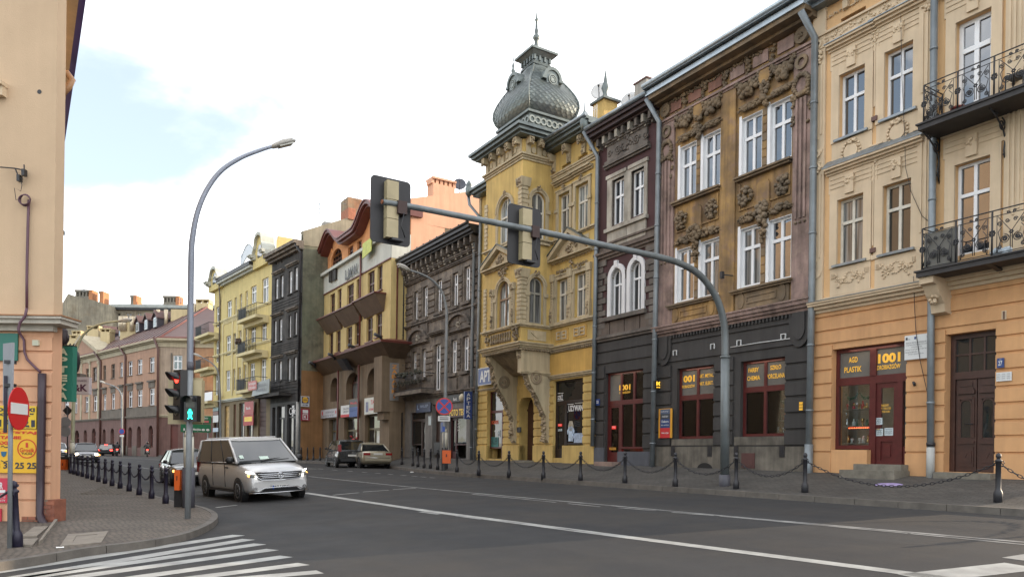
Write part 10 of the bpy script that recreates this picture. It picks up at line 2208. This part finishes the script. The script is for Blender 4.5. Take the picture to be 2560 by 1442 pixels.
stm=[(-2.05,.42,.98,.88),(-2.0,.30,1.02,.94),(-1.7,.24,1.03,.98),(-.8,.22,1.02,1.0),(.3,.22,1.0,1.0),(1.0,.22,.98,1.0),(1.4,.22,.92,.98),(1.8,.22,.82,.93),(2.05,.32,.66,.84)]
q=Vector((p.x,p.y,0))+Vector((lf.x,lf.y,0))*.75+Vector((hd.x,hd.y,0))*1.3
c8,add8=vehicle('car','black compact people carrier parked ahead of the beige saloon','car',q,hd,dict(base,paint=M_BLK,L=4.1,W=1.72,st=stm,gh=(1.15,.35,-1.75,-1.98,1.02,1.60,.94,.76),wx=(1.3,-1.25),tl=(.76,.98,.95,1.35),split=(.34,.70),pz=(.5,.72)))
# two motorcyclists riding away
def skin(name,V,E,rad,m,parent):
 me=bpy.data.meshes.new(name);me.from_pydata(V,E,[]);me.materials.append(m);o=bpy.data.objects.new(name,me);COL.objects.link(o);o.parent=parent
 o.modifiers.new('skin','SKIN');ss_=o.modifiers.new('sub','SUBSURF');ss_.levels=1;ss_.render_levels=1
 for i,r_ in enumerate(rad):me.skin_vertices[0].data[i].radius=(r_,r_)
 me.skin_vertices[0].data[0].use_root=True;return o
def biker(px,py,lab,lab2):
 p=on_road(px,py);hd=(.10,1);an=math.atan2(hd[1],hd[0]);z=zroad(p.x,p.y)
 o=thing('motorcycle',lab,'motorcycle',(p.x,p.y,z),local=True);o.rotation_euler=(0,0,an)
 for x in(.72,-.72):mb=MB();mb.tube_rings([[(x+r_*math.cos(a),y,.31+r_*math.sin(a))for a in[i*math.pi/10 for i in range(20)]]for r_,y in((.2,-.07),(.31,-.06),(.31,.06),(.2,.07))]);mb.build('wheel',M_TYRE,o)
 mb=MB();mb.tube([(.55,0,.75),(.2,0,.85),(-.2,0,.72),(-.75,0,.82)],[.16,.20,.16,.10],8);mb.tube([(.2,0,.45),(-.3,0,.45)],.2,8);mb.build('frame_and_tank',M_BLK,o)
 mb=MB();mb.box(-.45,-.80,-.22,.22,.62,.95);mb.build('luggage_box',M_TRIMB,o)
 mb=MB();mb.tube([(.72,0,.31),(.5,0,.98)],.05,6);mb.tube([(.48,-.36,1.02),(.5,0,1.0),(.48,.36,1.02)],.025,6);mb.build('handlebar',M_TRIMB,o)
 mb=MB();mb.box(-.86,-.80,-.10,.10,.74,.86);mb.build('tail_lamp',M_TAILON,o);mb=MB();mb.box(-.84,-.82,-.10,.10,.52,.66);mb.build('number_plate',M_PLATE,o)
 r=thing('person',lab2,'person',(p.x,p.y,z+.8),local=True);r.rotation_euler=(0,0,an)
 V=[(-.15,0,.05),(-.10,0,.30),(-.02,0,.55),(.0,0,.64),(-.0,.21,.54),(.16,.34,.30),(.44,.34,.24),(.0,-.21,.54),(.16,-.34,.30),(.44,-.34,.24),(.22,.20,.0),(.0,.24,-.42),(.10,.24,-.52),(.22,-.20,.0),(.0,-.24,-.42),(.10,-.24,-.52)]
 E=[(0,1),(1,2),(2,3),(2,4),(4,5),(5,6),(2,7),(7,8),(8,9),(0,10),(10,11),(11,12),(0,13),(13,14),(14,15)]
 skin('body',V,E,[.17,.17,.18,.08,.09,.065,.045,.09,.065,.045,.095,.07,.06,.095,.07,.06],mat('black_riding_suit',(.014,.014,.017),.6,var=.2),r)
 mb=MB();mb.tube_rings([[(-.02+.135*k*math.cos(a)*1.1,.12*k*math.sin(a),.68+z_)for a in[i*math.pi/8 for i in range(16)]]for z_,k in((0,.55),(.05,.85),(.12,1),(.19,.9),(.25,.5),(.265,.1))]);mb.build('helmet',mat('black_helmet',(.012,.012,.014),.2,var=0),r)
biker(293,1139.5,'dark motorcycle with red tail lamp right behind the navy car','rider in black with helmet on the motorcycle behind the navy car');biker(368,1141.5,'dark motorcycle with red tail lamp alone in the right lane','rider in black with helmet on the lone right motorcycle')
for o in LOCALS:del o['_local']
